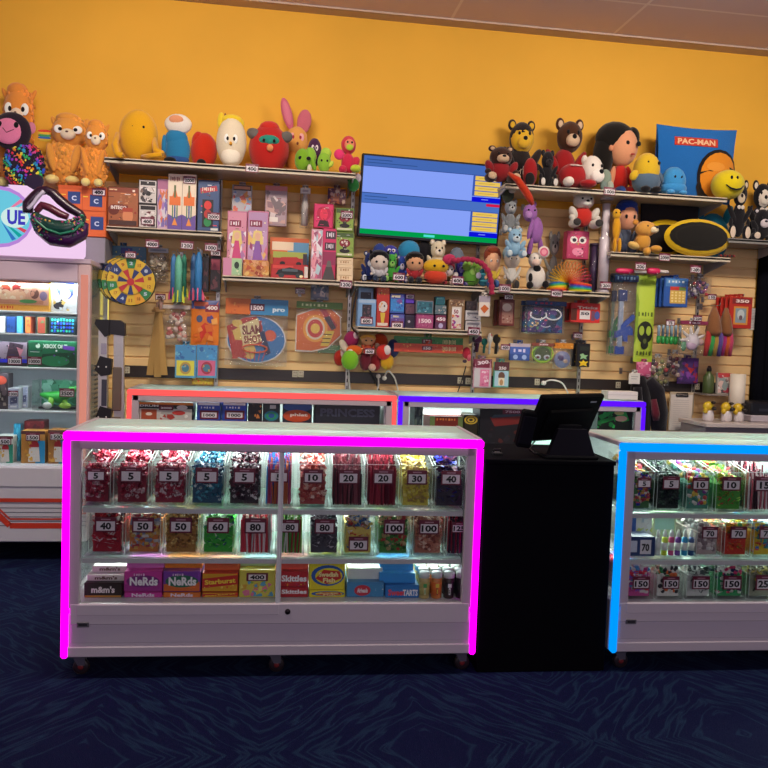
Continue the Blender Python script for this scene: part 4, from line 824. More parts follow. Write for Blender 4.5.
boxrow('magenta framed collector box under the teal one',(416,314.5,433.5,329.5),-.26,.11,'8a3868',[('r',.06,.08,.94,.92,'a84878'),('t',.5,.45,.7,.3,'f0d8e0','1500'),('z',.1,.6,.9,.9,12,['c06890','6a2850'])],b)
boxrow('teal seascape collector box on the magenta box',(416,300.5,433.5,314),-.26,.11,'7a7880',[('r',.06,.08,.94,.92,'2a6878'),('z',.1,.15,.9,.9,16,['3a8098','20485a','e8f0f0','5a98a8'])],z4)
z5=stackz(440,314.5,-.24)
boxrow('purple box with white number, bottom of the teal-capped stack',(435,315,446.5,329.8),-.24,.09,'5a2c50',[('r',.05,.05,.95,.5,'7a2a48'),('t',.5,.28,.8,.25,'f0e4e8','450'),('e',.5,.75,.2,.18,'b0a8d0')],b)
boxrow('grey green figure box, middle of the teal-capped stack',(435,305,446.5,314.5),-.24,.09,'5a7078',[('z',.05,.1,.95,.9,12,['b8b0a0','3a6878','c8c0b8'])],z5)
boxrow('small teal box on top of its stack',(436,296.5,445,304.8),-.24,.08,'2a8088',[('r',.1,.1,.9,.3,'60b8b8'),('r',.1,.35,.9,.9,'1c5a68')],stackz(440,304.8,-.24))
boxrow('brown character box with pink panel and busy top edge',(448.5,299.5,464.5,331),-.26,.12,'8a6a48',[('r',.1,.0,.9,.2,'705038'),('z',.05,.02,.95,.2,20,['c8a070','3a2a20','e0d0b0']),('r',.2,.24,.8,.96,'d8d0c8'),('r',.22,.3,.7,.5,'e8e4e0'),('t',.46,.4,.3,.14,'8a2840','50'),('z',.22,.5,.78,.95,14,['b04078','e08040','7a3a98','d8c8b8'])],b)
z6=stackz(472,320.5,-.26)
boxrow('lower of two low white boxes at the right end of the boxes row',(465.5,321,481,331.5),-.26,.10,'c8c4c4',[('r',.1,.2,.9,.4,'8a8890'),('z',.1,.4,.9,.9,10,['a8a4b0','606070','e8e4e0'])],b)
boxrow('upper of two low white boxes at the right end of the boxes row',(465.5,310.5,481,320.5),-.26,.10,'c8c4c4',[('r',.1,.2,.9,.4,'707078'),('z',.1,.4,.9,.9,10,['a8a4b0','606070','b8a0a0'])],z6)
boxrow('small dark cube with grey face on the low white boxes',(466,301,477,310.3),-.24,.07,'3a3034',[('z',.1,.1,.9,.9,14,['c8b8a8','5a4a48','241c20'])],stackz(472,310.3,-.24))
P('pin_card','toy','white card with an orange diamond hung at the end of the boxes row',(479,296,490,316.5),-.34,.012,'e0d4c8',[('r',0,0,1,.3,'a89ca8'),('p','c86020',[(.5,.42),(.9,.6),(.5,.85),(.12,.62)])])
# ---- hanging between the spring toy shelf and the raceway
P('photo_box','toy','brown photo box with tag hung under the seated plush pair',(499,299.5,514.5,326),-.14,.04,'6a2c24',[('r',.12,.08,.95,.95,'7a3028'),('r',.2,.12,.9,.9,'a87868'),('e',.5,.3,.3,.15,'e0c8b8'),('z',.2,.6,.9,.9,8,['c8b0a0','7a4038'])],tg='750',behind='brown photo box partly hidden behind the tagged one')
def mask(mb,w,h,d):
    mb.box(-w*.45,d*.5,h*.04,w*.45,d*.56,h*.84,'1c2c50')
    art(mb,[('z',.06,.2,.94,.95,60,['24407a','3a2a6a','1a5a88','5a3a8a','16203c','2a6a9a','6a4a90','8a3a70']),('z',.1,.62,.35,.9,14,['c8a850','5aa070','e0c8a0'])],w,h,d*.5-.0006,.0003,None,-w/2,0,3)
    def arc(cx,cz,rx,rz,a0,a1): return [(cx+rx*math.cos(math.radians(a0+(a1-a0)*i/14)),d*.4,cz+rz*math.sin(math.radians(a0+(a1-a0)*i/14))) for i in range(15)]
    mb.tube(arc(-w*.17,h*.58,w*.2,h*.14,150,390),.006,'f4f4f8',6); mb.tube(arc(w*.2,h*.60,w*.2,h*.16,-160,110),.006,'f4f4f8',6)
    mb.tube(arc(w*.02,h*.28,w*.12,h*.07,200,340),.004,'d8d8e8',6); mb.ell((w*.02,d*.4,h*.42),(w*.04,.006,h*.03),'e05070',8,6)
P('neon_mask_pack','toy','dark blue bag with glowing white cat mask outline, front of its pair',(526,301,566,334),-.2,.05,WH,kind='clear',content=mask,head=('28406a',[('t',.45,.5,.5,.4,'b03050','~4'),('z',0,0,1,1,12,['30508a','48307a'])],.14),behind='dark blue mask bag standing just behind the front cat mask bag',nb=1)
P('card_pack','toy','red trick pack with white panel hung at the shelf bracket',(571,303,600,322.5),-.2,.035,'c82c28',[('p','d8302c',[(.15,0),(1,.12),(1,1),(.1,1)]),('r',.3,.38,.66,.84,'e8e0dc'),('t',.48,.55,.3,.15,'30283a','50'),('t',.56,.24,.7,.14,'f0d0c0','Tricks'),('r',.7,.4,.82,.9,'7a4a60'),('e',.9,.62,.09,.22,'4a5aa0'),('r',0,.3,.2,.9,'5a2418')],behind='red trick pack partly hidden behind the front one')
P('putty_pack','toy','blue fidget pack with two round eyes, beside the green hoop pack',(510,343.5,530,360.5),-.14,.03,'3a58a0',[('r',0,0,1,.2,'c8b8c0'),('r',0,.2,1,.62,'4a68b8'),('t',.5,.42,.7,.2,'e0d8f0','~3'),('e',.28,.8,.12,.14,'a8c0e8'),('e',.72,.8,.12,.14,'a8c0e8')],tg=None)
def yoyo(mb,w,h,d):
    mb.tube([(w*.44*math.cos(6.283*i/24),d*.3,h*.46+h*.42*math.sin(6.283*i/24)) for i in range(25)],.006,'a8d040',6)
    mb.tube([(w*.36*math.cos(6.283*i/24),d*.35,h*.46+h*.35*math.sin(6.283*i/24)) for i in range(25)],.004,'78b048',6)
    mb.box(-w*.38,d*.5,h*.1,w*.38,d*.6,h*.85,'4a5a30')
    for s in(-1,1): mb.ell((s*w*.2,d*.4,h*.28),(w*.15,.006,h*.14),'c8d0d8',12,6); mb.ell((s*w*.2,d*.3,h*.28),(w*.08,.005,h*.07),'6a3038',10,6)
P('goggle_hoop_pack','toy','lime ring toy pack with two goggly eyes',(531.5,343,555,363),-.14,.04,WH,kind='clear',content=yoyo,head=('8a4a38',[('t',.5,.5,.4,.5,'f0d8d8','350')],.16))
P('disc_pack','toy','round translucent disc toy with orange card top, left of black star pack',(553.5,343,573,369),-.14,.03,WH,kind='clear',head=('d88828',[('z',0,0,1,1,10,['e8a030','c87020','e8c060'])],.22),content=lambda mb,w,h,d:(mb.lathe((0,d*.4,h*.36),[(w*.4,0),(w*.42,.006),(w*.38,.01)],'8088b0',24,0,'y'),mb.ell((-w*.1,d*.3,h*.42),(w*.16,.006,h*.11),'584878',10,6),mb.ell((w*.15,d*.3,h*.3),(w*.12,.006,h*.08),'c8a890',10,6)))
P('star_pack','toy','black hanging pack with a green and a yellow star',(577,343.5,590,367),-.14,.03,'17161a',[('r',.2,.12,.9,.3,'2a3028'),('p','9ac890',[(.45,.42),(.6,.5),(.85,.48),(.7,.58),(.75,.68),(.5,.62),(.25,.68),(.32,.56),(.2,.48)]),('p','e8c020',[(.5,.68),(.62,.78),(.88,.76),(.72,.86),(.8,.97),(.5,.92),(.22,.97),(.3,.86),(.15,.77),(.4,.78)])],behind='black star pack hidden just behind the front star pack')
P('squishy_pack','toy','pink striped toy pack with dark red header by the black raceway',(473.5,359,492,388),-.12,.03,'d8a0b0',[('r',0,0,1,.3,'7a1c38'),('t',.5,.12,.6,.12,'e8d0d8','300',.15),('r',.05,.32,.95,.97,'c8c0c4'),('r',.35,.36,.85,.95,'e07aa0'),('z',.38,.38,.82,.95,12,['e8a8c0','d05888','f0d0dc'])],kind='bag')
P('squishy_pack','toy','aqua toy pack with tan figure and dark header by the black raceway',(494,362,509,387.5),-.12,.025,'60b098',[('r',0,0,1,.34,'5a2a30'),('t',.55,.24,.5,.12,'e8d8d8','250'),('r',.05,.36,.95,.95,'a8c8d8'),('e',.5,.55,.22,.16,'6a4a38'),('r',.3,.62,.7,.92,'e8d8b8'),('e',.5,.8,.12,.12,'b88858')])
# snap strips on their rail
for k,(y0,y1,c,n) in enumerate(((337,346,'3a8a48','green'),(344,352.5,'d04a30','red orange'))):
    v=-.12-.05*k
    P('snap_strip_pack','toy','long %s snap strip pack hung flat under the boxes shelf'%n,(394,y0,463,y1),v,.015,c,[('r',0,0,1,1,c),('z',0,.1,1,.9,22,['2a6a38','60a868','1c5030'] if k==0 else ['e06848','c03828','e8a050']),('r',.4,.25,.55,.75,'6a1c30'),('t',.475,.5,.1,.35,'f0e0e0','150'),('t',.8,.5,.2,.5,'e8d8a0','~9')])
# ---- right bays, hanging
def gun(c1,c2):
    def f(mb,w,h,d):
        y=d*.45
        mb.box(-w*.28,y,h*.02,w*.1,y+.02,h*.12,c1,.004); mb.box(-w*.2,y,h*.1,-w*.0,y+.02,h*.75,c2,.004)
        mb.prism([(-w*.3,h*.3),(w*.28,h*.38),(w*.4,h*.34),(w*.42,h*.26),(w*.2,h*.26),(w*.2,h*.18),(w*.05,h*.18),(-w*.02,h*.26),(-w*.3,h*.22)],y-.005,y+.025,c1)
        mb.prism([(-w*.1,h*.3),(w*.45,h*.46),(w*.47,h*.5),(w*.38,h*.52),(-w*.1,h*.38)],y-.004,y+.02,c1); mb.box(-w*.24,y-.004,h*.68,w*.12,y+.022,h*.82,'2a3a78',.004)
    return f
P('bubble_gun_pack','toy','blue bubble wand gun in long clear bag beside the lime strip',(613,275,637,356),-.2,.05,WH,kind='clear',content=gun('2c50b0','9aa8c0'),head=('28406a',[('t',.5,.5,.8,.5,'9ac0d8','~6'),('z',0,0,1,1,10,['3a6a9a','4a4a80'])],.08))
P('bubble_gun_pack','toy','green bubble wand gun in clear bag mostly hidden behind the blue one',(609.5,276,622,355),-.1,.05,WH,kind='clear',content=gun('22a048','98c0a0'),head=('28506a',[],.08))
P('gas_mask_pack','toy','long lime green pack printed with a black gas mask',(636,275,655,362),-.18,.03,'b4cc40',[('r',0,0,1,.12,'a0c030'),('z',.1,.02,.9,.1,8,['7a9828','d8e870']),('r',.1,.14,.9,.5,'c0d848'),('t',.5,.45,.8,.05,'5a7020','~5'),('e',.5,.66,.42,.13,'202418'),('e',.32,.64,.13,.055,'a8c040'),('e',.68,.64,.13,.055,'a8c040'),('r',.38,.68,.62,.82,'202418'),('e',.5,.80,.2,.055,'202418'),('e',.5,.76,.09,.03,'5a6430'),('t',.5,.90,.8,.05,'48581c','~5'),('p','8aa82c',[(0,.2),(.12,.3),(.1,.7),(0,.8)])],kind='bag')
for k,(bb,n) in enumerate((((616,268.5,640,274),'left'),((647,268,664,274.5),'right'))):
    u0,u1,zb,zt=WALL.box(bb,-.28); T=thing('light_wand',n+' of two hot pink wands lying on hooks under the oval pillow shelf','toy wand',((u0+u1)/2,-.28,zb),0); r=(zt-zb)/2; W_=(u1-u0)/2
    mb=MB(); mb.lathe((0,0,r),[(r*.6,-W_),(r,-W_*.8),(r,W_*.3),(r*.7,W_*.45)],'d82a60',12,0,'x'); mb.build('handle',M_PLASTIC,T)
    mb=MB(); mb.lathe((0,0,r),[(r*.5,W_*.45),(r*.5,W_*1.5),(r*.3,W_*1.55)],'d8ccc8',12,0,'x'); mb.build('hanging_stem',M_PLASTIC,T)
    hook(WALL,(u0+u1)/2,-.28,zb-.006,'wire hook under the %s hot pink wand'%n)
def calc(): return [('r',.05,.02,.95,.3,'4a80c0'),('r',.1,.05,.6,.2,'6aa0d8'),('t',.5,.13,.7,.08,'e8f0f0','~5'),('r',.25,.3,.9,.42,'c83a30'),('r',.62,.31,.9,.42,'6a8a40'),('r',.25,.43,.9,.88,'d8b050')]+[('r',.3+.15*i,.47+.1*j,.39+.15*i,.53+.1*j,'f0d890') for i in range(4) for j in range(4)]
P('calculator_pack','toy','front blue calculator pack with yellow keys, hung by the lime strip',(664,278,688,307),-.2,.02,'2a58a8',calc(),behind='dark blue calculator pack stacked behind the front one',nb=3,gap=.02,rot=.0)
def rings(mb,w,h,d):
    rg=random.Random(2)
    for i in range(26): mb.ell((rg.uniform(-.36,.36)*w,d*.5+rg.uniform(-.2,.2)*d,h*rg.uniform(.12,.8)),(.014,.012,.014),rg.choice(['c83a40','e0d0c8','8a3a70','d88898','5a3a78','b8b0c0']),8,6)
P('ring_pop_bag','sweets','clear bag of red and white round sweets right of the calculators',(690,277,713,297),-.14,.05,WH,kind='clear',content=rings)
P('ring_pop_bag','sweets','clear bag of purple and grey beads behind the round sweets bag',(686,284,700,299),-.06,.04,WH,kind='clear',content=rings,hk=True)
# green test-tube pens in a row
for i in range(6):
    x=657+i*4.2; v=-.26+.03*i; u0,u1,zb,zt=WALL.box((x,325,x+3.4,343.5+i*.3),v); w=(u1-u0);h=zt-zb
    T=thing('slime_tube',('first','second','third','fourth','fifth','sixth')[i]+' green-tipped slime tube from the left in the hanging row','toy',((u0+u1)/2,v,zb),0,'green slime tubes in a row')
    mb=MB(); mb.lathe((0,0,0),[(w*.3,0),(w*.55,.01),(w*.55,h*.4)],'2a9a48',10); mb.build('green_tip',M_PLASTIC,T)
    mb=MB(); mb.lathe((0,0,0),[(w*.42,h*.4),(w*.42,h*.96),(w*.2,h)],'8aa4b8',10); mb.build('hanging_tube',M_PLASTIC,T)
u,z=WALL.at(668,324.5,-.28); hook(WALL,u,-.28,z,'wire hook holding the green slime tubes','75')
def uni(mb,w,h,d):
    for a,b,c in((-.38,.72,.2),(-.1,.85,-.05),(.2,.85,.1),(.42,.62,-.5),(-.46,.45,.5)):
        mb.tube([(0,d*.4,h*.45),(w*a*.8,d*.3,h*(.45+(b-.45)*.7)),(w*a,d*.3,h*b)],[.016,.012,.004],'e0d8d4',8)
    mb.ell((0,d*.4,h*.42),(w*.26,.03,h*.24),'d0c8d0',14,9); mb.ell((-w*.05,d*.2,h*.3),(w*.2,.02,h*.14),'b8a0b8',12,8)
    mb.ell((-w*.3,d*.4,h*.28),(w*.1,.015,h*.16),'5a9a70',10,6); mb.ell((w*.3,d*.4,h*.4),(w*.13,.02,h*.1),'c8a8a8',10,6)
P('horn_headband_set','toy','white horned toy set with tag, hung left of the rainbow tails',(680,321,708,356),-.24,.06,WH,kind='clear',content=uni,head=('8a3050',[('t',.5,.5,.4,.5,'f0e0e8','125')],.1),tg='1250')
T=None
for k,(x0,x1,n) in enumerate(((705,720,'left'),(718,731,'right'))):
    v=-.22+.05*k; u0,u1,zb,zt=WALL.box((x0,306+k,x1,356),v); w=u1-u0;h=zt-zb
    T=thing('rainbow_tail',n+' of two brown-topped rainbow yarn tails on the slatwall','toy tail',((u0+u1)/2,v,zb),0,'rainbow tails')
    cs=(['b83a38','3aa050','b09040','5a4a90'],['7a3a98','b03078','d86030','c84868'])[k]
    for i,c in enumerate(cs):
        mb=MB(); x=-w*.36+w*.24*i; mb.tube([(x*.3,0,h*.9),(x*.8,-.02,h*.6),(x*1.1,-.025,h*.3),(x*1.25,-.01,0)],[.01,w*.15,w*.2,w*.13],c,8); mb.build('yarn_strand',M_PLUSH,T)
    mb=MB(); mb.tube([(0,-.006,h*.98),(-.002,-.015,h*.78),(0,-.015,h*.5),(0,-.012,h*.42)],[w*.12,w*.34,w*.5,w*.4],'8a5a38',10); mb.build('hanging_bundle',M_PLUSH,T)
u,z=WALL.at(718,305.5,-.24); hook(WALL,u,-.24,z,'wire hook holding the two rainbow yarn tails'); u,z=WALL.at(712,299,-.1); hook(WALL,u-.02,-.1,z,'tagged wire hook above the rainbow yarn tails','150')
P('art_kit_box','toy','front red picture kit box with grey photo near the slatwall edge',(729.5,297,752,328.5),-.2,.02,'b82c20',[('r',.1,.04,.95,.22,'8a2c2c'),('t',.55,.13,.6,.1,'f0d8d0','350'),('r',.18,.3,.82,.88,'d89040'),('r',.26,.36,.74,.82,'8898a0'),('e',.5,.56,.16,.16,'c0c8c8'),('e',.5,.66,.08,.08,'705860')],behind='dark red picture kit box stacked behind the front one',nb=3,gap=.02)
T=thing('paper_sheet','white paper note taped at the right edge of the slatwall','paper',(WALL.at(756,319,-.012)[0],-.006,WALL.at(756,330,-.01)[1]))
mb=MB(); mb.box(-.05,-.001,.0,.035,.0,.09,'d8d2cc'); mb.box(-.045,-.001,.085,.04,.0,.17,'d2ccc8'); art(mb,[('r',.15,.1+.07*i,.8,.12+.07*i,'a8a4a8') for i in range(12)],.085,.17,-.0015,.00002,None,-.047,0); mb.build('sheet',M_PAPER,T)
# sweets clusters low right
def mixb(cols,sd,n=40,r=.018):
    def f(mb,w,h,d):
        rg=random.Random(sd)
        for i in range(n): mb.ell((rg.uniform(-.4,.4)*w,d*.5+rg.uniform(-.3,.3)*d,h*rg.uniform(.06,.86)),(r,r*.8,r),rg.choice(cols),8,6)
    return f
P('charm_bag','toy','crinkled bag of tiny red, green and white charms above clipboard',(646,357,672,386),-.16,.07,WH,kind='clear',content=mixb(['a83038','4a6a38','c8b8a8','302828','8a8a50','7a2838'],3))
P('charm_bag','toy','white and dark red dotted charm bag between green charms and purple bag',(668,353,684,378),-.12,.05,WH,kind='clear',content=mixb(['e0d0c8','7a2838','503038','c8a8a0'],6,24))
P('charm_bag','toy','purple bag with red charms by the lower right upright',(679,358,700,384),-.08,.05,'5a3a80',[('z',.05,.1,.95,.95,26,['7a3a98','48306a','b03848','8a50a8']),('p','c83a38',[(.35,.35),(.75,.4),(.55,.6)])],kind='bag')
T=thing('clipboard','pale clipboard with black clip hung low on the slatwall','clipboard',(WALL.at(683,410,-.09)[0],-.06,WALL.at(683,431,-.06)[1]))
u0,u1,zb,zt=WALL.box((671.5,392,695,431),-.06); w=u1-u0;h=zt-zb
mb=MB(); mb.box(-w/2,0,0,w/2,.006,h,'b8a890',.001); mb.build('board',M_MATTE,T); mb=MB(); mb.box(-w*.46,-.003,h*.02,w*.46,-.0005,h*.93,'d8d0c8'); art(mb,[('r',.12,.12+.06*i,.85,.13+.06*i,'b8b0b0') for i in range(13)],w*.92,h*.9,-.0034,.00002,None,-w*.46,0); mb.build('paper_stack',M_PAPER,T)
mb=MB(); mb.tube([(-w*.24,-.008,h*.9),(-w*.24,-.008,h*.96),(w*.24,-.008,h*.96),(w*.24,-.008,h*.9)],.004,'1a1a1c',6); mb.box(-w*.26,-.012,h*.88,w*.26,-.002,h*.92,'222226',.002); mb.build('hanging_clip',M_METAL,T)
# little glass-shelf with a green bottle and a carded toy, roll, small stuff
u0,u1,zb,zt=WALL.box((704,394,733,396),-.16); zl=zt
mb=MB(); mb.box((u0-u1)/2,-.2,-.012,(u1-u0)/2,-.002,0,'8a8078',.002); tag(mb.build('wall_shelf',M_LAM,None,((u0+u1)/2,0,zl)),'small grey ledge holding green bottle and white charm card','shelf','shelves on the slatwall')
u0,u1,zb,zt=WALL.box((706,366,717,394),-.16); w=u1-u0; T=thing('spray_bottle','dark green bottle on the small ledge right of purple bag','bottle',((u0+u1)/2,-.12,zl+.0005)); h=zt-zl
mb=MB(); mb.lathe((0,0,0),[(w*.4,0),(w*.46,.01),(w*.46,h*.6),(w*.2,h*.74),(w*.16,h*.8)],'4a5a30',14); mb.build('bottle_body',M_PLASTIC,T); mb=MB(); mb.lathe((0,0,h*.8),[(w*.2,0),(w*.2,h*.1),(w*.1,h*.2)],'18181a',12); mb.build('pump_cap',M_PLASTIC,T)
P('charm_card','toy','white and red charm card standing beside the dark green bottle',(717.5,373,731,394),-.16,.03,'b8b0a8',[('r',0,.0,1,.2,'c84848'),('z',.05,.1,.95,.95,26,['e8e0d8','b04050','8a9898','d8b8b0','504850'])],on=zl)
u0,u1,zb,zt=WALL.box((728.5,374,745,420),-.22); T=thing('paper_roll','tall off-white paper roll leaning beside the charm card','paper roll',((u0+u1)/2,-.22,zb)); w=u1-u0
# counter top behind at far right
cz=zb; 
mb=MB(); mb.lathe((0,0,0),[(w*.42,0),(w*.42,zt-zb)],'ddd2c2',20); mb.build('roll',M_PAPER,T); mb=MB(); mb.lathe((0,0,zt-zb-.01),[(w*.12,0),(w*.12,.0112)],'8a7a68',12); mb.build('core',M_PAPER,T)
x0=WALL.at(697,430,-.4)[0]
T=thing('back_counter','pale back counter at the far right behind the blue-lit case','counter',(x0+.7,-.02,0))
mb=MB(); mb.box(-.7,-.5,cz-.03,.9,-.11,cz,'c8bcb8',.004); mb.build('counter_top',M_LAM,T); mb=MB(); mb.box(-.68,-.46,0,.88,-.11,cz-.03,'8a8288',.004); mb.build('cabinet',M_LAM,T)
u0,u1,_,zt=WALL.box((746,402,790,422),-.3)
T=thing('label_printer','black office printer on the far right back counter','printer',((u0+u1)/2,-.25,cz+.0005)); w=u1-u0
mb=MB(); mb.box(-w/2,-.12,0,w/2,.15,.05,'b8b0b8',.008); mb.build('tray_base',M_PLASTIC,T); mb=MB(); mb.box(-w*.48,-.1,.05,w*.48,.15,zt-cz,'14161e',.012); mb.box(-w*.3,-.103,.08,w*.2,-.099,.1,'2c303c'); mb.build('printer_body',M_PLASTIC,T)
for k,(xx,n) in enumerate(((709,'leftmost'),(727,'middle'),(739,'rightmost'))):
    u0,u1,zb,zt=WALL.box((xx-7,400+k,xx+6,424),-.36); T=thing('squeeze_duck',n+' of three yellow and white toys with dark bands on the back counter','toy',((u0+u1)/2,-.36,cz+.0005),0,'yellow and white toys on the back counter'); w=u1-u0;h=zt-cz
    mb=MB(); mb.lathe((0,0,0),[(w*.3,0),(w*.38,h*.08),(w*.36,h*.45),(w*.2,h*.6)],'d8d0d0',14); mb.build('white_base',M_PLASTIC,T)
    mb=MB(); mb.ell((-w*.1,-.01,h*.7),(w*.4,w*.3,h*.24),'d8b428',14,9); mb.ell((-w*.35,-.02,h*.5),(w*.16,.02,h*.14),'d8b428',10,6); mb.build('yellow_cap',M_PLASTIC,T)
    mb=MB(); mb.ell((w*.18,-.04,h*.62),(w*.2,.02,h*.1),'2a2420',10,6); mb.ell((w*.1,-.04,h*.9),(w*.16,.02,h*.07),'2a2420',10,6); mb.build('dark_band',M_PLASTIC,T)
# jacket hanging at right of the violet case
u0,u1,zb,zt=WALL.box((626,374,664,438),-.18); T=thing('jacket','black and dark red jacket hanging beside the right end of the violet-lit case','jacket',((u0+u1)/2+.03,-.18,zb)); w=u1-u0;h=zt-zb
def sleeve(pts,rs,c,n): 
    mb=MB(); mb.tube([(x*w,y,z*h) for x,y,z in pts],[r*w*1.45 for r in rs],c,12); mb.build(n,M_PLUSH,T)
sleeve([(-.28,0,.98),(-.26,0,.8),(-.22,0,.5),(-.2,0,.1)],[.08,.16,.19,.17],'121116','body')
sleeve([(-.1,-.02,.9),(.1,-.03,.75),(.24,-.02,.4),(.3,0,.06)],[.1,.15,.15,.12],'16141c','hanging_sleeve')
sleeve([(-.42,-.06,.8),(-.4,-.07,.55)],[.07,.08],'141016','sleeve'); sleeve([(-.02,-.08,.62),(.02,-.1,.4),(.04,-.1,.3)],[.05,.07,.05],'5a1828','lining')
T.location.z+=.0
P('white_box','box','long low white box on top of the violet-lit case',(608,391.5,638,399.5),-.45,.12,'e4dcd4',[('r',0,.4,1,.45,'c0b8b0')],on=ZB+HB+.004)
P('pink_bow_pack','toy','pink bow pack with white tag hung above the black jacket',(637,362,652,377),-.22,.03,'c85a80',[('z',0,0,1,1,16,['e08aa8','a83a60','f0c0d0'])],kind='bag')
P('swing_tag','tag','white folded card dangling left of the pink bow pack',(629,373,640,384),-.24,.006,'e0dcd4',[('r',.2,.3,.8,.36,'a8a4a0'),('r',.2,.5,.7,.56,'a8a4a0')])
# tags that hang on bare hooks
u,z=WALL.at(300,293,-.06); hook(WALL,u,-.06,z,'bare tagged wire hook left of the pale bottle pack','1200')
u,z=WALL.at(576,337,-.06); hook(WALL,u,-.06,z,'bare tagged wire hook under the red trick packs','1000')
u,z=WALL.at(161,299,-.06); hook(WALL,u,-.06,z,'bare tagged wire hook under the clear bag of round pieces','400')
# ------------------------------------------------------------------ plush toys
# primitive: (x,z,y,rx,rz,ry,colour[,tilt deg]) ; x,rx,y,ry in half-widths, z,rz in heights, y<0 towards the counter
def plush(name,label,bb,v,parts,on=None,cat='plush toy',grp=None,fr=WALL,depth=1.0,fz=.015,hang=False,yaw=0,mat=None,rest=None,lean=0):
    u0,u1,zb,zt=fr.box(bb,v); w=(u1-u0)/2
    if on is not None: zb=(SH[on][0] if isinstance(on,str) else on)+.0005
    if rest is not None: zb=rest+.0005
    h=zt-zb; T=thing(name,label,cat,fr.w((u0+u1)/2,v,zb),fr.yaw+yaw,grp); objs={}; rg=random.Random(len(label)*7+int(bb[0]))
    big=(bb[3]-bb[1])>26
    for p in parts:
        nm,par,prims=p[0],p[1],p[2]; mb=MB()
        for q in prims:
            if q[0]=='tube':   # ('tube',[(x,z,y)..],[r..],col)
                mb.tube([(a*w,c*w*depth,b*h) for a,b,c in q[1]],[r*w for r in q[2]],q[3],8); continue
            x,z,y,rx,rz,ry,c=q[:7]; rot=Matrix.Rotation(math.radians(q[7]),3,'Y') if len(q)>7 else None
            small=max(rx*w,rz*h)<.02
            mb.ell((x*w,y*w*depth,z*h),(rx*w,ry*w*depth,rz*h),c,8 if small else (18 if big else 12),6 if small else (12 if big else 8),rot,0 if small else fz,0,rg)
        o=mb.build(nm,mat or M_PLUSH,objs.get(par,T) if par else T)
        if nm=='sequins': o['kind']='stuff'; objs[p[3] if len(p)>3 else nm]=o
    if hang:
        mb=MB(); mb.tube([(-.01,0,h*.93),(-.008,0,h+.02),(.008,0,h+.02),(.01,0,h*.93)],.002,'c8b8a0',5); mb.build('hanging_loop',M_PLUSH,T)
        hook(fr,(u0+u1)/2,v,zt+.018,'wire hook holding the '+short(label))
    return T
K='141216'
def eyes(hx,hz,hy,dx=.2,r=.07,rz=.035,white=None,pr=None):
    out=[]
    for s in(-1,1):
        pr_=[]
        if white: pr_=[(hx+s*dx,hz,hy,r,rz,.05,white),(hx+s*dx*.8,hz-.003,hy-.05,r*.45,rz*.45,.03,pr or K)]
        else: pr_=[(hx+s*dx,hz,hy,r,rz,.05,pr or K)]
        out.append(('eye','head',pr_))
    return out
def bear(b,m,shirt=None,sleeve=None,foot=None,ear=None,hz=.74,hr=.24,hx=0,nose=K,leg=None,eye=None,tall=False):
    s=shirt or b; l=leg or b
    P_=[('body',None,[(0,.34,0,.55,.29,.5,s)])]
    for q in(-1,1): P_.append(('leg',None,[(q*.58,.12,-.4,.3,.13,.5,l),(q*.62,.12,-.88,.22,.10,.1,foot or m)]))
    for q in(-1,1): P_.append(('arm',None,[(q*.62,.42,-.25,.2,.19,.26,sleeve or s,q*28),(q*.72,.28,-.38,.17,.08,.17,b)]))
    P_.append(('head',None,[(hx,hz,-.08,.58,hr,.52,b)]))
    for q in(-1,1): P_.append(('ear','head',[(hx+q*.46,hz+hr*.82,-.02,.2,.085,.12,ear or b),(hx+q*.46,hz+hr*.8,-.12,.12,.05,.05,m)]))
    P_.append(('muzzle','head',[(hx,hz-hr*.32,-.5,.32,hr*.42,.24,m)])); P_.append(('nose','head',[(hx,hz-hr*.15,-.72,.11,.035,.06,nose)]))
    return P_+eyes(hx,hz+hr*.18,-.54,.24,.07,.03,eye)
def shade(c,k): return ''.join('%02x'%max(0,min(255,int(int(c[i:i+2],16)*k))) for i in(0,2,4))
def fluff(x,z,y,rx,rz,ry,c,n,sd):
    rg=random.Random(sd); out=[]
    for i in range(n):
        a=rg.uniform(0,6.283); t=math.acos(rg.uniform(-.95,.98)); q=rg.uniform(.06,.10)
        yy=y-abs(math.sin(t)*math.sin(a))*ry if i%3 else y+math.sin(t)*math.sin(a)*ry*.8
        out.append((x+math.sin(t)*math.cos(a)*rx,z+math.cos(t)*rz,yy,q,q*.42,q,shade(c,rg.choice((.9,1,1.06,1.12))),rg.uniform(-40,40)))
    return out
def alpaca(b,m,foot,eyew='f4f0ea'):
    P_=[('body',None,[(0,.33,0,.92,.34,.8,b)]+fluff(0,.33,0,.9,.33,.78,b,260,1))]
    for q in(-1,1): P_.append(('arm',None,[(q*.5,.36,-.66,.2,.2,.2,b,q*12)])); P_.append(('foot',None,[(q*.42,.055,-.85,.3,.06,.3,foot)]))
    P_.append(('head',None,[(.12,.74,-.15,.74,.23,.7,b)]+fluff(.12,.76,-.05,.72,.22,.62,b,190,2))); P_.append(('tuft','head',[(.05,.93,-.2,.5,.08,.45,b),(.25,.95,-.1,.25,.06,.2,b)]))
    P_.append(('muzzle','head',[(.2,.68,-.78,.32,.075,.22,m)])); P_.append(('nose','head',[(.2,.70,-1.0,.07,.014,.04,'6a4a40')]))
    for q in(-1,1): P_.append(('ear','head',[(.1+q*.68,.9,-.05,.12,.07,.08,b,q*25)]))
    return P_+eyes(.2,.745,-.78,.4,.2,.055,eyew)
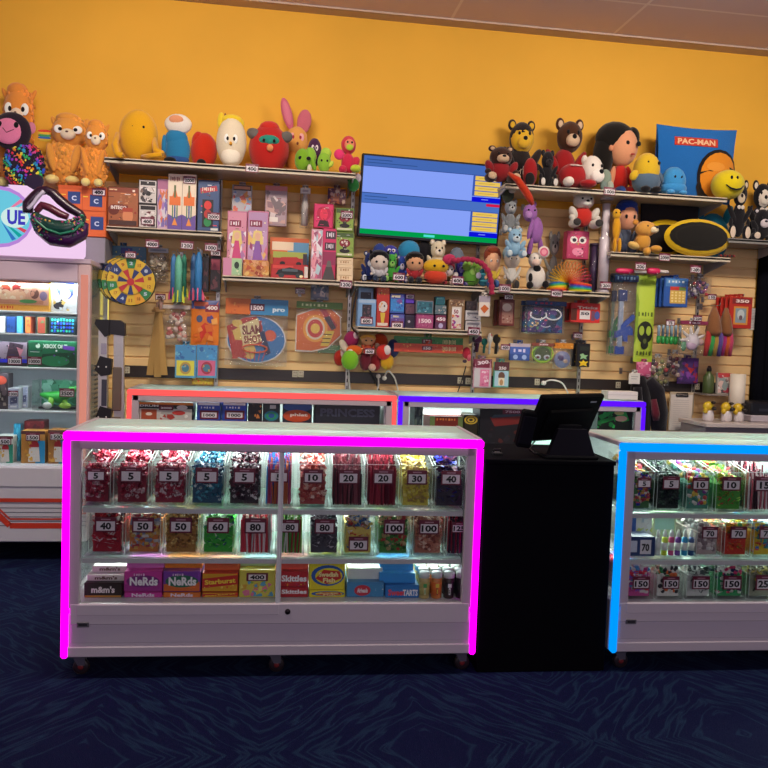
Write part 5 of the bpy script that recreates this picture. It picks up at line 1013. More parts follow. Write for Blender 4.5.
def ballplush(b,feet=None,belly=None,eye=True,ew=None,extra=(),ez=.62,er=.09):
    P_=[('head',None,[(0,.5,0,.98,.5,.85,b)])]
    if belly: P_.append(('belly','head',[(0,.26,-.42,.6,.24,.48,belly)]))
    if feet:
        for q in(-1,1): P_.append(('foot',None,[(q*.4,.06,-.75,.26,.07,.24,feet)]))
    if eye: P_+=eyes(0,ez,-.78,.26,er,er*.5,ew)
    return P_+list(extra)
def doll(skin,hair,top,legs,shoe=None,hr=.27,hz=.70,long=False,ew=None,hat=None):
    P_=[('body',None,[(0,.32,0,.42,.2,.36,top)])]
    for q in(-1,1): P_.append(('leg',None,[(q*.3,.10,-.25,.22,.11,.4,legs),(q*.34,.09,-.62,.22,.09,.16,shoe or legs)]))
    for q in(-1,1): P_.append(('arm',None,[(q*.5,.34,-.15,.14,.15,.18,top,q*24),(q*.6,.24,-.22,.12,.05,.12,skin)]))
    P_.append(('head',None,[(0,hz,-.06,.7,hr,.62,skin)]))
    h=[(0,hz+hr*.35,.06,.8,hr*.86,.66,hair),(0,hz+hr*.75,-.28,.6,hr*.3,.4,hair)]
    if long: h+=[(-.62,hz-hr*.4,.12,.3,hr*1.1,.4,hair),(.5,hz-hr*.2,.25,.3,hr,.4,hair)]
    P_.append(('hair' if not hat else 'hood','head',h))
    return P_+eyes(0,hz-hr*.1,-.62,.28,.1,.04,ew)
tz='topL'
ZBX=WALL.at(20,188,-.3)[1]
HM=zhead  # top of the prize machine's frame
plush('alpaca_plush','topmost orange fluffy alpaca at the far left, behind the sequin monkey',(-3,85,37,188),-.09,alpaca('e08c3c','e8d0b8','e8d890'),rest=ZBX)
u0,u1,_,_=WALL.box((-6,150,40,190),-.16); mb=MB(); mb.box(u0-.05,-.37,HM+.0005,u1-.03,-.06,ZBX-.0005,'3a3448',.01); tag(mb.build('storage_box',M_MATTE),'dark storage box hidden behind the glowing pink header','box')
def hue(t):
    c=['d83048','e88a28','e0d840','30b060','28a0c8','3058d0','8a38c8','d04898']; return c[int((t%1)*8)%8]
def sequin():
    P_=[('body',None,[(.25,.30,0,.75,.32,.6,'221a2c'),(.6,.1,-.2,.4,.12,.4,'2a2038')]),('head',None,[(-.2,.74,-.1,.72,.25,.6,'241a28')])]
    P_.append(('face','head',[(-.28,.72,-.55,.5,.17,.25,'d87aa0'),(-.22,.77,-.6,.4,.09,.16,'e08aa8')]))
    P_+= [('ear','head',[(.5,.8,-.05,.16,.08,.1,'c87890')]),('ear','head',[(-.9,.8,-.05,.16,.08,.1,'c87890')])]+eyes(-.25,.80,-.74,.3,.09,.04)
    P_.append(('mouth','head',[('tube',[(-.42,.75,-.8),(-.28,.69,-.83),(-.02,.74,-.76)],[.012,.014,.012],'3a1420')]))
    rg=random.Random(3); sq=[]
    for i in range(420):
        a=rg.uniform(-1.5,1.5);t=rg.uniform(-.95,.95); x=.25+.75*math.cos(t)*math.sin(a); z=.30+.32*math.sin(t); y=-.6*math.cos(t)*math.cos(a)
        sq.append((x,z,y-.02,.05,.019,.02,rg.choice(['241c30','1c1a28',hue(x*1.1+z*2.6+rg.uniform(-.12,.12)),hue(x*1.1+z*2.6)])))
    P_.append(('sequin',None,sq)); P_[-1]=('sequins',None,sq); return P_
zhd=WALL.at(25,186,-.5)[1]
plush('monkey_plush','dark monkey plush with pink face and rainbow sequins on the prize machine',(-10,112,45,188),-.29,sequin(),rest=ZBX,fz=0,depth=.5)
plush('alpaca_plush','large orange alpaca with rainbow paper tag seated on the orange game boxes',(44,115,91,186),-.11,alpaca('e29c44','ecdcc0','ead888')+[('paper_tag',None,[(-.85,.72,-.5,.28,.02,.02,'e05038'),(-.85,.69,-.5,.28,.02,.02,'e8c040'),(-.85,.66,-.5,.28,.02,.02,'50a060'),(-.85,.63,-.5,.28,.02,.02,'4070b8'),(-.85,.60,-.5,.28,.02,.02,'d8b040')])],rest=WALL.at(82,186,-.2)[1])
plush('alpaca_plush','small orange alpaca leaning right of the large tagged alpaca',(80,121,110,190),-.33,alpaca('e0923c','ecdcc0','ead888'),rest=WALL.at(95,188.5,-.33)[1])
plush('round_plush','plain yellow rounded plush with long thin drooping arms on the top shelf',(115,110,168,163),-.3,[('head',None,[(-.12,.5,0,.75,.50,.6,'e0a41c')]),
  ('arm',None,[('tube',[(-.85,.5,-.2),(-.9,.25,-.5),(-.72,.04,-.85),(-.55,.02,-.95)],[.1,.13,.13,.12],'dda01a')]),('arm',None,[('tube',[(.5,.45,-.2),(.62,.2,-.5),(.88,.12,-.7)],[.1,.13,.14],'dda01a')]),('leg',None,[('tube',[(.1,.08,-.3),(.5,.06,-.8),(.9,.1,-.85)],[.1,.12,.1],'dda01a')])]+eyes(-.05,.62,-.52,.2,.05,.026),on='topL')
plush('cushion_plush','blue and white block-shaped plush cushion beside the yellow rounded plush',(162,114,194,161.5),-.28,[('body',None,[(0,.30,0,.78,.36,.55,'2878a8'),(-.1,.52,0,.72,.2,.5,'2878a8'),(0,.12,0,.74,.12,.55,'2c4f8c')]),('head',None,[(0,.8,0,.86,.2,.5,'e4dcd4')]),('patch','head',[(-.1,.87,-.42,.45,.08,.12,'e09870')]),('arm',None,[(-.85,.38,-.1,.16,.2,.2,'2878a8')]),('foot',None,[(-.4,.06,-.7,.4,.07,.3,K)])],on='topL',depth=.8)
plush('round_plush','red round plush lying on its side with black feet on the top shelf',(190,132,218,164),-.22,[('head',None,[(0,.48,0,.95,.5,.8,'c8301a'),(-.4,.7,0,.5,.3,.5,'c8301a')]),('foot',None,[(-.1,.1,-.8,.34,.12,.2,'1c1416')])],on='topL')
plush('chick_plush','cream round chick plush with yellow tuft and wide eyes on the top shelf',(216,117,247,165),-.33,ballplush('e4d4b8',ew='f4f0e8',ez=.52,er=.18,extra=[('tuft','head',[(0,.93,0,.7,.12,.4,'e8c830'),(-.7,.9,.05,.25,.18,.2,'e8c830'),(.6,.88,.05,.2,.1,.2,'e8c830')]),('beak','head',[(0,.42,-.86,.1,.04,.1,'e0a030')]),('belly','head',[(0,.2,-.45,.62,.18,.42,'f0e4d0')]),('tag','head',[(-.45,1.02,0,.06,.05,.03,'7a4a3a')])]),on='topL')
plush('round_plush','large round red plush with grey flaps at both sides of its crown',(248,122,290,168),-.22,[('head',None,[(0,.47,0,.96,.48,.8,'b82420')]),('crown','head',[(0,.86,-.05,.5,.15,.45,'c83028')]),('flap','head',[(-.72,.72,-.25,.36,.11,.3,'6a6460',22)]),('flap','head',[(.78,.7,-.25,.34,.11,.3,'6a6460',-24)]),('patch','head',[(0,.58,-.62,.5,.11,.22,'2a8a78')]),('beak','head',[(.05,.42,-.86,.16,.07,.14,'e08a58')])]+eyes(0,.56,-.84,.24,.07,.035),on='topL')
plush('rabbit_plush','tan long eared plush with upright pink ears behind the green plush pair',(278,98,312,169),-.09,[('body',None,[(0,.2,0,.5,.2,.4,'d88838')]),('head',None,[(.1,.47,-.05,.66,.18,.45,'e0a050')]),('ear','head',[(-.5,.8,0,.3,.2,.12,'d06880',-16),(-.5,.8,-.08,.2,.15,.08,'d87a90',-16)]),('ear','head',[(.52,.72,0,.42,.15,.12,'c86878',8)]),('nose','head',[(.15,.42,-.5,.07,.02,.06,'8a4a30')]),('arm',None,[(-.55,.25,-.1,.16,.18,.15,'d88838',20)]),('leg',None,[(-.5,.06,-.35,.35,.06,.4,'d88838')]),('leg',None,[(.5,.06,-.35,.3,.06,.4,'d88838')])]+eyes(.1,.5,-.42,.26,.17,.05,'e8a8b0','a83048'),on='topL')
plush('turtle_plush','lime green plush with dark sleepy eyes, left of the green pair',(294,144,317,170),-.35,[('head',None,[(-.25,.42,0,.7,.42,.6,'78a828')]),('body',None,[(.4,.55,.1,.55,.36,.5,'86b838')]),('arm',None,[(.7,.25,-.2,.22,.22,.25,'78a828',-20)]),('foot',None,[(.35,.1,-.5,.2,.14,.2,'d8d0b0')])]+eyes(-.1,.45,-.52,.35,.2,.07),on='topL')
plush('bird_plush','dark purple bird plush peeking between long eared plush and green pair',(307,138,322,160),-.24,ballplush('4a2448',ew='f0e8e8',er=.2,extra=[('beak','head',[(.1,.3,-.8,.2,.1,.2,'e08838')])]),rest=SH['topL'][0]+.06)
plush('turtle_plush','pale lime plush with card tag, right of the green pair',(317,147,333,173),-.35,[('head',None,[(-.1,.42,0,.85,.4,.6,'8ab838')]),('body',None,[(.1,.75,.1,.7,.24,.4,'a8cc48')]),('arm',None,[(.75,.35,-.2,.3,.14,.3,'b8d048',30)]),('paper_tag',None,[(.5,-.1,-.75,.5,.14,.02,'a8b088')])]+eyes(-.1,.45,-.55,.35,.12,.05),on='topL')
plush('monkey_plush','pink and red monkey plush with lime mouth at the right end of the shelf',(334,136,361,173),-.36,[('body',None,[(.05,.28,0,.5,.28,.42,'c82848')]),('arm',None,[(-.62,.5,-.1,.4,.14,.2,'e03a70',-25)]),('arm',None,[(.6,.34,-.1,.3,.14,.2,'c83048',30)]),('leg',None,[(.6,.14,-.4,.4,.1,.35,'b8c838')]),('leg',None,[(-.35,.1,-.4,.3,.1,.35,'c82848')]),('head',None,[(.05,.76,-.05,.55,.24,.45,'d03a48')]),('face','head',[(.08,.74,-.42,.36,.15,.12,'e08868')]),('muzzle','head',[(.1,.67,-.5,.26,.08,.12,'b0cc38')])]+eyes(.1,.8,-.52,.16,.07,.03),on='topL')
plush('flower_plush','green and white leafy plush hung under the end of the left top shelf',(345,174,362,192),-.3,[('body',None,[(0,.4,0,.7,.4,.5,'2a7838'),(.5,.8,0,.4,.25,.3,'d8c8d0'),(-.4,.75,0,.4,.25,.3,'3a8848')])],hang=True)
# top shelf right of the television
t='topR'
plush('bear_plush','brown bear plush in red jacket just right of the television',(481,147,519,186),-.32,bear('3a2018','c8a888',shirt='8a1a20',hz=.72,hr=.27),rest=WALL.at(505,185,-.3)[1])
plush('bear_plush','yellow faced dark plush with cat ears at the back of the right top shelf',(500,122,541,172),-.09,bear('241c1c','e0b030',ear='2a2020',hz=.74,hr=.25)+[('face','head',[(0,.72,-.2,.55,.21,.42,'e0b028')])],rest=SH['topR'][0]+.04)
plush('bear_plush','large brown bear plush in dark red hooded top leaning on the yellow wall',(543,121,585,182),-.12,bear('4a2a18','d8b898',shirt='96181c',hz=.78,hr=.21,hx=.2),rest=SH['topR'][0]+.0)
plush('cat_plush','black plush sitting between the two red-topped bears',(537,150,557,188),-.34,bear('18151a','2a2428',foot='d8d0c8',hz=.72),on='topR')
plush('leg_plush','red plush legs with dark soles under the yellow faced dark plush',(522,158,538,187),-.33,[('body',None,[(0,.5,0,.9,.5,.7,'96181c')]),('foot',None,[(-.2,.25,-.7,.6,.22,.2,'1c1618')])],on='topR')
plush('dog_plush','white dog plush lying down in a red top on the right top shelf',(556,155,601,189),-.36,[('body',None,[(-.25,.38,0,.62,.36,.55,'a01c20')]),('head',None,[(.5,.55,-.2,.46,.42,.45,'e8dcd0')]),('muzzle','head',[(.62,.35,-.55,.3,.2,.2,'f0e6dc')]),('nose','head',[(.72,.46,-.72,.1,.07,.06,K)]),('ear','head',[(.2,.85,-.1,.14,.14,.12,'e0d4c8')]),('leg',None,[(-.62,.14,-.5,.22,.14,.3,'e8dcd0')]),('leg',None,[(.25,.12,-.5,.35,.12,.3,'a01c20')]),('stripe','body',[(-.3,.62,-.48,.3,.02,.06,'e8dcd0')])]+eyes(.58,.64,-.6,.2,.06,.05),on='topR')
plush('penguin_plush','small grey green plush feet beside the white dog plush',(598,168,613,190),-.36,[('body',None,[(0,.5,0,.8,.45,.6,'8a9888')]),('foot',None,[(-.4,.2,-.55,.5,.22,.3,'7a8c84')]),('foot',None,[(.45,.2,-.55,.45,.22,.3,'a8b0a0')])],on='topR')
plush('doll_plush','tall rag doll with long black hair and red top on the right top shelf',(592,121,638,193),-.16,[('body',None,[(.25,.22,0,.35,.22,.35,'c02820')]),('arm',None,[(-.15,.25,-.1,.13,.16,.15,'d8906a',10)]),('arm',None,[(.62,.28,-.1,.12,.14,.15,'c02820',-14)]),('leg',None,[(.1,.06,-.4,.2,.07,.4,'2c4890')]),('leg',None,[(.5,.06,-.4,.2,.07,.4,'a01c20')]),('head',None,[(.28,.66,-.05,.62,.25,.55,'e09c74')]),('hair','head',[(.0,.78,.12,.82,.22,.6,'16120f'),(-.45,.56,.15,.42,.3,.45,'16120f'),(-.6,.34,.2,.3,.16,.3,'16120f'),(.75,.8,.15,.3,.15,.4,'16120f')]),('ear','head',[(-.32,.62,-.3,.1,.04,.08,'d8906a')]),('mouth','head',[(.5,.54,-.58,.1,.012,.05,'b04038')])]+eyes(.5,.68,-.56,.24,.1,.035),on='topR',fz=.008)
plush('capsule_plush','plain yellow capsule plush with slate blue lower half on the right top shelf',(629,153,664,192),-.36,[('head',None,[(0,.6,0,.72,.4,.6,'d8b028')]),('body',None,[(0,.3,0,.78,.3,.64,'54687c')]),('arm',None,[(-.8,.42,-.2,.22,.14,.2,'d8b028',30)]),('arm',None,[(.7,.4,-.2,.14,.14,.2,'54687c',-20)]),('foot',None,[(-.3,.07,-.6,.26,.08,.25,K)]),('foot',None,[(.3,.07,-.6,.26,.08,.25,K)])]+eyes(.15,.72,-.5,.3,.09,.045),on='topR')
plush('dome_plush','plain sky blue dome plush between yellow capsule plush and blue pillow',(660,167,687,195),-.36,[('head',None,[(0,.5,0,.85,.5,.7,'3a8cc8'),(0,.25,0,.92,.26,.75,'3a8cc8')]),('foot',None,[(-.45,.08,-.5,.3,.09,.3,'4a98d0'),]),('foot',None,[(.45,.08,-.5,.3,.09,.3,'4a98d0')])]+eyes(0,.6,-.68,.24,.07,.045),on='topR')
def pillow(label,bb,v,t,col,els,on=None,rest=None,edge=None,tilt=0,name='pillow',cat='pillow',oval=False,puff=.5):
    u0,u1,zb,zt=WALL.box(bb,v); w=u1-u0; zb=(SH[on][0] if on else rest)+.0005; h=zt-zb
    T=thing(name,label,cat,((u0+u1)/2,v,zb)); mb=MB(); n=16
    def sh(a,b):   # outline pulled in along the sides
        if oval: 
            return a*math.sqrt(max(0,1-b*b/2)), b*math.sqrt(max(0,1-a*a/2))
        return a*(1-.07*(1-b*b)), b*(1-.07*(1-a*a))
    def f(x,z):
        a=min(1,abs(2*x/w));b=min(1,abs(2*(z-h/2)/h))
        if oval: return -t*max(0,1-a*a-b*b)**puff
        return -t*max(0,(1-a*a)*(1-b*b))**puff
    for sg in(1,-1):
        vs=[]
        for j in range(n+1):
            for i in range(n+1):
                x,z=sh(-1+2*i/n,-1+2*j/n); x*=w/2; z=h/2+z*h/2; vs.append((x,sg*f(x,z),z))
        mb.add(vs,[(j*(n+1)+i,j*(n+1)+i+1,(j+1)*(n+1)+i+1,(j+1)*(n+1)+i) for j in range(n) for i in range(n)],col if sg>0 else (edge or col),0,True)
    o=mb.build('cushion',M_PLUSH,T); mb=MB(); art(mb,els,w,h,-.0022,.0012,f,-w/2,0); o2=mb.build('printed_motif',M_PLUSH,T)
    for q in(o,o2): q.location=(0,0,0); q.rotation_euler=(math.radians(-tilt),0,0)
    return T
pac=[('r',.2,.16,.73,.27,'c03a28'),('t',.465,.215,.46,.075,'e8b890','PAC-MAN'),('e',.76,.62,.27,.33,'1c1614'),('e',.77,.63,.24,.30,'e08a20'),('p','241c18',[(.53,.6),(.7,.56),(.78,.94),(.55,.93),(.5,.8)]),('e',.72,.52,.12,.06,'e89a38')]
pillow('big blue square pillow with red lettering and an orange shape, on the right top shelf',(652,128,732,199),-.14,.07,'1f66b0',pac,on='topR',tilt=-4)
plush('ball_plush','plain bright yellow ball plush at the right end of the right top shelf',(712,170,743,199),-.34,[('head',None,[(0,.5,0,.98,.5,.9,'d8c018')]),('smile','head',[('tube',[(-.55,.42,-.76),(-.3,.30,-.86),(0,.26,-.9),(.35,.30,-.84),(.6,.42,-.72)],[.03,.05,.06,.05,.03],'1a1616')])]+eyes(-.08,.66,-.84,.18,.08,.06),on='topR',fz=0)
# second shelf on the right
plush('dog_plush','amber yellow long legged plush at the left end of the oval pillow shelf',(610,209,624,253),-.32,[('body',None,[(-.1,.55,0,.55,.3,.5,'d89a20')]),('head',None,[(-.2,.88,-.1,.6,.12,.5,'dca428')]),('leg',None,[(-.35,.15,-.2,.26,.18,.4,'d89a20')]),('leg',None,[(.35,.15,-.2,.26,.18,.4,'d89a20')])]+eyes(-.2,.9,-.6,.3,.12,.02),on='bat')
plush('doll_plush','plush doll in a plain royal blue hood on the oval pillow shelf',(612,200,640,254),-.2,doll('d89878','1f3a90','5a6478','384058',hat=1),on='bat',fz=.006)
plush('puppy_plush','tan puppy plush sprawled in front of the blue hooded doll',(626,220,658,257),-.33,[('body',None,[(.05,.35,0,.45,.28,.45,'d0953c')]),('head',None,[(.1,.72,-.15,.6,.24,.5,'d89c48')]),('ear','head',[(-.45,.92,0,.18,.09,.12,'c88838',-30)]),('ear','head',[(.6,.85,0,.18,.08,.12,'c88838',40)]),('muzzle','head',[(.45,.68,-.55,.28,.1,.2,'ecd8b0')]),('nose','head',[(.55,.75,-.75,.1,.035,.06,'2a2448')]),('leg',None,[(-.65,.2,-.3,.35,.11,.3,'e0b868',20)]),('leg',None,[(.7,.12,-.4,.35,.11,.35,'d0953c')]),('leg',None,[(.05,.02,-.6,.22,.12,.25,'d0953c')])]+eyes(.25,.78,-.6,.22,.06,.03),on='bat')
pillow('black square pillow with yellow oval standing behind the oval pillow',(639,203,698,257),-.12,.05,'232024',[('e',.42,.64,.42,.32,'d8b018'),('e',.42,.66,.36,.25,'1a181a')],on='bat')
pillow('big yellow oval pillow with black oval patch on the right lower plush shelf',(664,219,731,258.5),-.3,.06,'d8b018',[('e',.48,.48,.43,.38,'1c1a18'),('e',.48,.48,.36,.30,'2a2622'),('e',.48,.48,.345,.28,'1c1a18')],on='bat',oval=True,edge='d8b018')
plush('blanket_plush','teal blue plush with two pointed corners behind the oval pillow',(694,204,731,256),-.06,[('body',None,[(0,.42,0,.92,.42,.35,'1c7a98')]),('ear',None,[(-.75,.85,0,.22,.14,.2,'1c7a98',-20)]),('ear',None,[(.78,.82,0,.22,.18,.2,'1c7a98',20)])],on='bat',depth=.6)
T=thing('bead_bracelet','short red and black bead string at the right front of the pillow shelf','bracelet',(WALL.at(727,253,-.33)[0],-.33,SH['bat'][0]+.012))
for i in range(8): mb=MB(); mb.ell(((i-4)*.016,-.002*i,.0+.002*(i%2)),(.009,.009,.009),'8a1c20' if i%2 else '181418',8,6); mb.build('bead',M_PLASTIC,T)
for k,(bb,v,n) in enumerate((((727,180,751,243),-.28,'black plush with cream paws sitting left on the far right shelf'),((746,181,776,243),-.11,'tall black plush with cream face, back right on the far right shelf'),((748,208,776,243),-.31,'black and white plush with pale muzzle, front right on the far right shelf'))):
    plush('cat_plush',n,bb,v,bear('17151a',('d8c4a8','e0d4c4','c8bcc0')[k],foot='d8c4b0',hz=.76 if k<2 else .62,hr=.2 if k<2 else .34)+([('face','head',[(0,.74,-.25,.45,.16,.4,'e0d4c4')])] if k==1 else [])+[('bow',None,[(-.15,.54,-.55,.16,.035,.08,'d8ccc0'),(.15,.54,-.55,.16,.035,.08,'d8ccc0')])],on='far',depth=(.42,.6,.6)[k])
# plush between television and the right bays
plush('tail_plush','long orange red plush tail hung beside the right end of the television',(506,172,536,204),-.48,[('body',None,[('tube',[(-.9,.95,0),(-.3,.75,-.1),(.2,.45,-.1),(.6,.2,0),(.85,.0,0)],[.1,.22,.26,.24,.12],'b83418')])],hang=True)
plush('dragon_plush','dark green plush with white teeth hung right of the television edge',(499,182,517,203),-.28,[('body',None,[(0,.4,0,.7,.4,.5,'3a4030')]),('head',None,[(.1,.75,-.1,.8,.28,.6,'48503a')]),('muzzle','head',[(.3,.55,-.5,.4,.12,.2,'d8ccb8')])]+eyes(.1,.82,-.6,.3,.1,.03),hang=True)
plush('cat_plush','light grey cat plush hung right of the television above the pale blue plush',(500,200,520,234),-.26,bear('8a8e90','b8b8b4',hz=.78,hr=.22),hang=True)
plush('elephant_plush','pale blue plush hanging low beside the television corner',(503,228,526,258),-.36,bear('8ab0c8','c8d4d8',hz=.7,hr=.28),hang=True)
plush('kangaroo_plush','lilac long legged plush hung in the bay right of the television',(519,204,547,256),-.26,[('body',None,[(.2,.5,0,.5,.26,.42,'9a64a8')]),('head',None,[(-.3,.82,-.1,.5,.17,.4,'a068b0')]),('ear','head',[(.0,.97,0,.14,.08,.1,'a068b0',20)]),('arm',None,[(-.3,.5,-.3,.16,.2,.18,'9a64a8',12)]),('leg',None,[(-.2,.15,-.1,.18,.2,.25,'9058a0',10)]),('leg',None,[(.6,.17,0,.18,.2,.25,'9058a0',-6)]),('muzzle','head',[(-.5,.77,-.42,.26,.08,.18,'b080bc')])]+eyes(-.3,.86,-.46,.22,.07,.02),hang=True)
plush('bear_plush','white teddy bear with red shirt hung above the pink owl',(565,193,600,229),-.24,bear('d8d0c4','e8e2d8',shirt='c02c24',sleeve='d8d0c4',foot='3a3434',hz=.76,hr=.23),hang=True)
T_,w_,h_=P('owl_bank_box','toy','magenta clear box with pink owl face below the white teddy bear',(567,231,589,259),-.24,.08,'b02858',[('r',.06,.04,.94,.96,'b83060'),('e',.5,.42,.4,.26,'d0406c'),('e',.3,.32,.17,.13,'f0e8e0'),('e',.7,.32,.17,.13,'f0e8e0'),('e',.32,.33,.09,.07,'2a1a30'),('e',.68,.33,.09,.07,'2a1a30'),('p','e89040',[(.44,.42),(.56,.42),(.5,.52)]),('e',.5,.74,.26,.14,'e888a8'),('z',.1,.85,.9,.95,6,['e0d0c8','d06080'])])
plush('elephant_plush','small grey plush sitting behind the rainbow spring toy',(545,233,562,290),-.05,bear('90908c','c0bcb4',hz=.8,hr=.18),on='slk',depth=.45)
plush('doll_plush','plush doll with brown hair and peach face seated on the spring toy shelf',(481,247,503,291),-.26,doll('e8b088','8a3c20','d8b840','3a5a90',hr=.3,hz=.68,ew='e8d8c8'),on='slk',fz=.006)
plush('doll_plush','plush doll with pale blue-grey hair, light coat and dark shoes',(500,242,523,291),-.24,doll('c8b8a8','a8c0c4','d4d0c8','6a5a48',shoe='3a3838',hr=.24,hz=.66,ew='dcd4d0'),on='slk',fz=.006)
plush('cow_plush','white cow plush with black patches holding its head up on the spring shelf',(523,252,549,290),-.28,[('body',None,[(0,.33,0,.72,.33,.6,'e4dace')]),('head',None,[(-.15,.78,-.1,.5,.2,.45,'e4dace')]),('patch','body',[(-.1,.55,-.5,.3,.09,.12,K)]),('patch','body',[(-.55,.3,-.45,.16,.12,.12,K)]),('ear','head',[(-.6,.9,0,.24,.06,.12,'2a2020',-20)]),('ear','head',[(.35,.86,0,.2,.06,.12,'d8ccc0',20)]),('muzzle','head',[(-.2,.7,-.5,.3,.09,.18,'e8c8b8')]),('foot',None,[(-.6,.1,-.5,.26,.1,.2,K)]),('foot',None,[(.65,.14,-.4,.26,.1,.2,K)])]+eyes(-.15,.82,-.5,.18,.06,.025),on='slk')
T=thing('fan_tag','round pink and cream lollipop-shaped tag above the cow plush','tag',(WALL.at(544,252,-.33)[0],-.33,WALL.at(544,258,-.33)[1]))
u0,u1,zb,zt=WALL.box((538,246,550,258),-.33); r=(zt-zb)/2
mb=MB(); mb.lathe((0,0,r),[(r,0),(r,.004)],'e8d8cc',20,0,'y'); art(mb,[('e',.5,.5,.36,.36,'d05878'),('e',.5,.5,.22,.22,'e898a8')],2*r,2*r,-.0006,.0003,None,-r,0); mb.build('disc',M_PAPER,T); mb=MB(); mb.tube([(0,.006,r*.3),(-.03,.02,-.06)],.003,'d8ccc0',6); mb.build('hanging_stick',M_PLASTIC,T)
# rainbow spring toy : one arch of rings standing on two stacks
u0,u1,zb,zt=WALL.box((549,256,592,291),-.24); T=thing('spring_toy','rainbow coil spring toy arched over on the shelf below the owl','toy',((u0+u1)/2,-.22,SH['slk'][0]+.0005)); w=u1-u0; H_=zt-SH['slk'][0]
rb=['d83038','e86028','e8a020','e8d830','60b848','28a0a0','3068c0','7040a8']
mb=MB(); rr_=w*.24
def ring(cx,cz,ang,c):
    mb.tube([(cx+rr_*math.cos(a*6.283/20)*math.cos(ang),rr_*math.sin(a*6.283/20),cz+rr_*math.cos(a*6.283/20)*math.sin(ang)) for a in range(21)],.0028,c,5,0,False)
for s in(-1,1):
    for k in range(14): ring(s*w*.26,.004+k*.0045,s*-.012*k,rb[(k//2)%8] if s<0 else rb[(k//2+3)%8])
for k in range(17):
    a=math.pi*(.05+.9*k/16); ring(-math.cos(a)*w*.26,.065+math.sin(a)*w*.25,math.pi-a,['e8c020','e8b020','e89828','e88028','e86828','e04838','d83058'][min(6,k*7//17)])
T.rotation_euler=(0,0,math.radians(-40))
mb.build('coil',M_PLASTIC,T)
P('tube_pack','toy','tall clear tube of lilac foam at the right end of the spring shelf',(601,196,613.5,293),-.28,.06,'b8b0b8',kind='tube',on='slk',tg='1200',tagpos=(.5,.08),content=lambda mb,w,h,d:mb.lathe((0,w/2,.022),[(w*.4,0),(w*.4,h*.55),(w*.3,h*.56),(w*.3,h*.9)],'ded2da',14))
P('can_pack','toy','dark purple can beside the tall clear tube on the spring shelf',(591,243,600.5,292),-.2,.05,'3c2c48',kind='tube',on='slk',content=lambda mb,w,h,d:mb.lathe((0,w/2,.021),[(w*.45,0),(w*.45,h*.9)],'4a3858',14))
# heap of small plush under the television, in a low black wire basket
z0=SH['tv'][0]; u0,u1,_,_=WALL.box((364,280,474,286),-.28)
T=thing('wire_basket','long low black wire basket of small plush under the television','basket',((u0+u1)/2,-.17,z0+.0005)); W_=u1-u0
mb=MB()
for zz in(.004,.035): mb.tube([(-W_/2,-.13,zz),(W_/2,-.13,zz),(W_/2,.13,zz),(-W_/2,.13,zz),(-W_/2,-.13,zz)],.003,K,5)
for i in range(15): x=-W_/2+W_*i/14; mb.tube([(x,-.13,.035),(x,-.13,.003),(x,.13,.003),(x,.13,.035)],.0015,K,4)
mb.build('wire_frame',M_METAL,T)
mini=[('navy and white plush with a pale muzzle at the left end of the basket',(362,254,378,286),-.20,bear('23306a','c8ccd8',hz=.7,hr=.3)),
('black spiky haired plush leaning over the basket front',(369,253,389,284),-.27,doll('d8c8bc','121014','c8c4c8','28324a',hr=.32,hz=.66)+[('spike','head',[(q*.3,.92,0,.14,.12,.14,'121014',q*16)]) for q in(-2,0,2)]),
('dark blue plush peeking up behind the black spiky plush',(373,245,386,268),-.12,ballplush('2c3f88',ew='d8dce8',er=.2)),
('green frog-like plush with raised head in the basket',(385,256,398,285),-.25,bear('3f9838','8ac060',hz=.72,hr=.28)),
('small violet blue plush with white eye above the green frog-like plush',(384,247,397,258),-.14,ballplush('3a3a98',ew='e8e0e8',er=.24)),
('blue plush squeezed between green plush and black haired doll',(396,258,407,285),-.2,bear('3048a0','d8d0e0',hz=.7,hr=.3)),
('sky blue round plush touching the television bottom edge',(400,242,418,259),-.14,ballplush('2e88b4',eye=False)),
('black haired plush doll with tan face in the basket',(405,254,424,286),-.27,doll('d8a078','17120f','a02830','22222c',hr=.3,hz=.66)),
('black plush hanging back right under the television',(417,243,431,264),-.12,ballplush('16141a',eye=False)),
('cream plush with bent ear at the right top of the heap',(428,243,447,274),-.18,bear('d8c8a8','e8dcc8',hz=.75,hr=.25)),
('yellow plush with orange and red belly in the basket',(424,261,447,286),-.27,[('head',None,[(0,.7,0,.9,.3,.6,'d8a820')]),('body',None,[(0,.3,0,.8,.3,.6,'c84028')])]+eyes(.1,.7,-.6,.3,.1,.05)),
('white flowery plush with dotted face right of the yellow one',(441,266,456,287),-.24,[('head',None,[(0,.7,-.1,.5,.28,.5,'e0d4d0')])]+[('petal',None,[(.75*math.cos(a),.5+.4*math.sin(a),0,.28,.16,.25,('d8ccc8','b04048','e0c8c0')[i%3])]) for i,a in enumerate((0,1.05,2.1,3.14,4.2,5.2))]+eyes(0,.72,-.55,.2,.09,.05)),
('grey blue plush behind the braided pink toy',(450,249,463,272),-.12,ballplush('6a7484',eye=False)),
('indigo plush under the braided pink toy',(454,261,467,287),-.2,bear('3c3488','8a80b8',hz=.7,hr=.3)),
('bright green curly plush at the right end of the basket',(463,262,480,287),-.24,[('body',None,[(0,.4,0,.8,.4,.6,'5f9838')]),('curl',None,[(-.5,.75,-.2,.4,.2,.4,'88b848'),(.4,.78,-.2,.4,.2,.4,'88b848'),(0,.55,-.5,.3,.15,.2,'9ac860')]),('eye',None,[(.5,.4,-.6,.25,.12,.1,'c8c0d8')])]),
('teal striped plush at the basket corner below the braided toy',(478,270,489,287),-.24,[('body',None,[(0,.5,0,.9,.5,.6,'2a7088')]),('stripe',None,[(0,.3,-.5,.7,.07,.2,'48a0b0')]),('stripe',None,[(0,.65,-.5,.7,.07,.2,'48a0b0')])])]
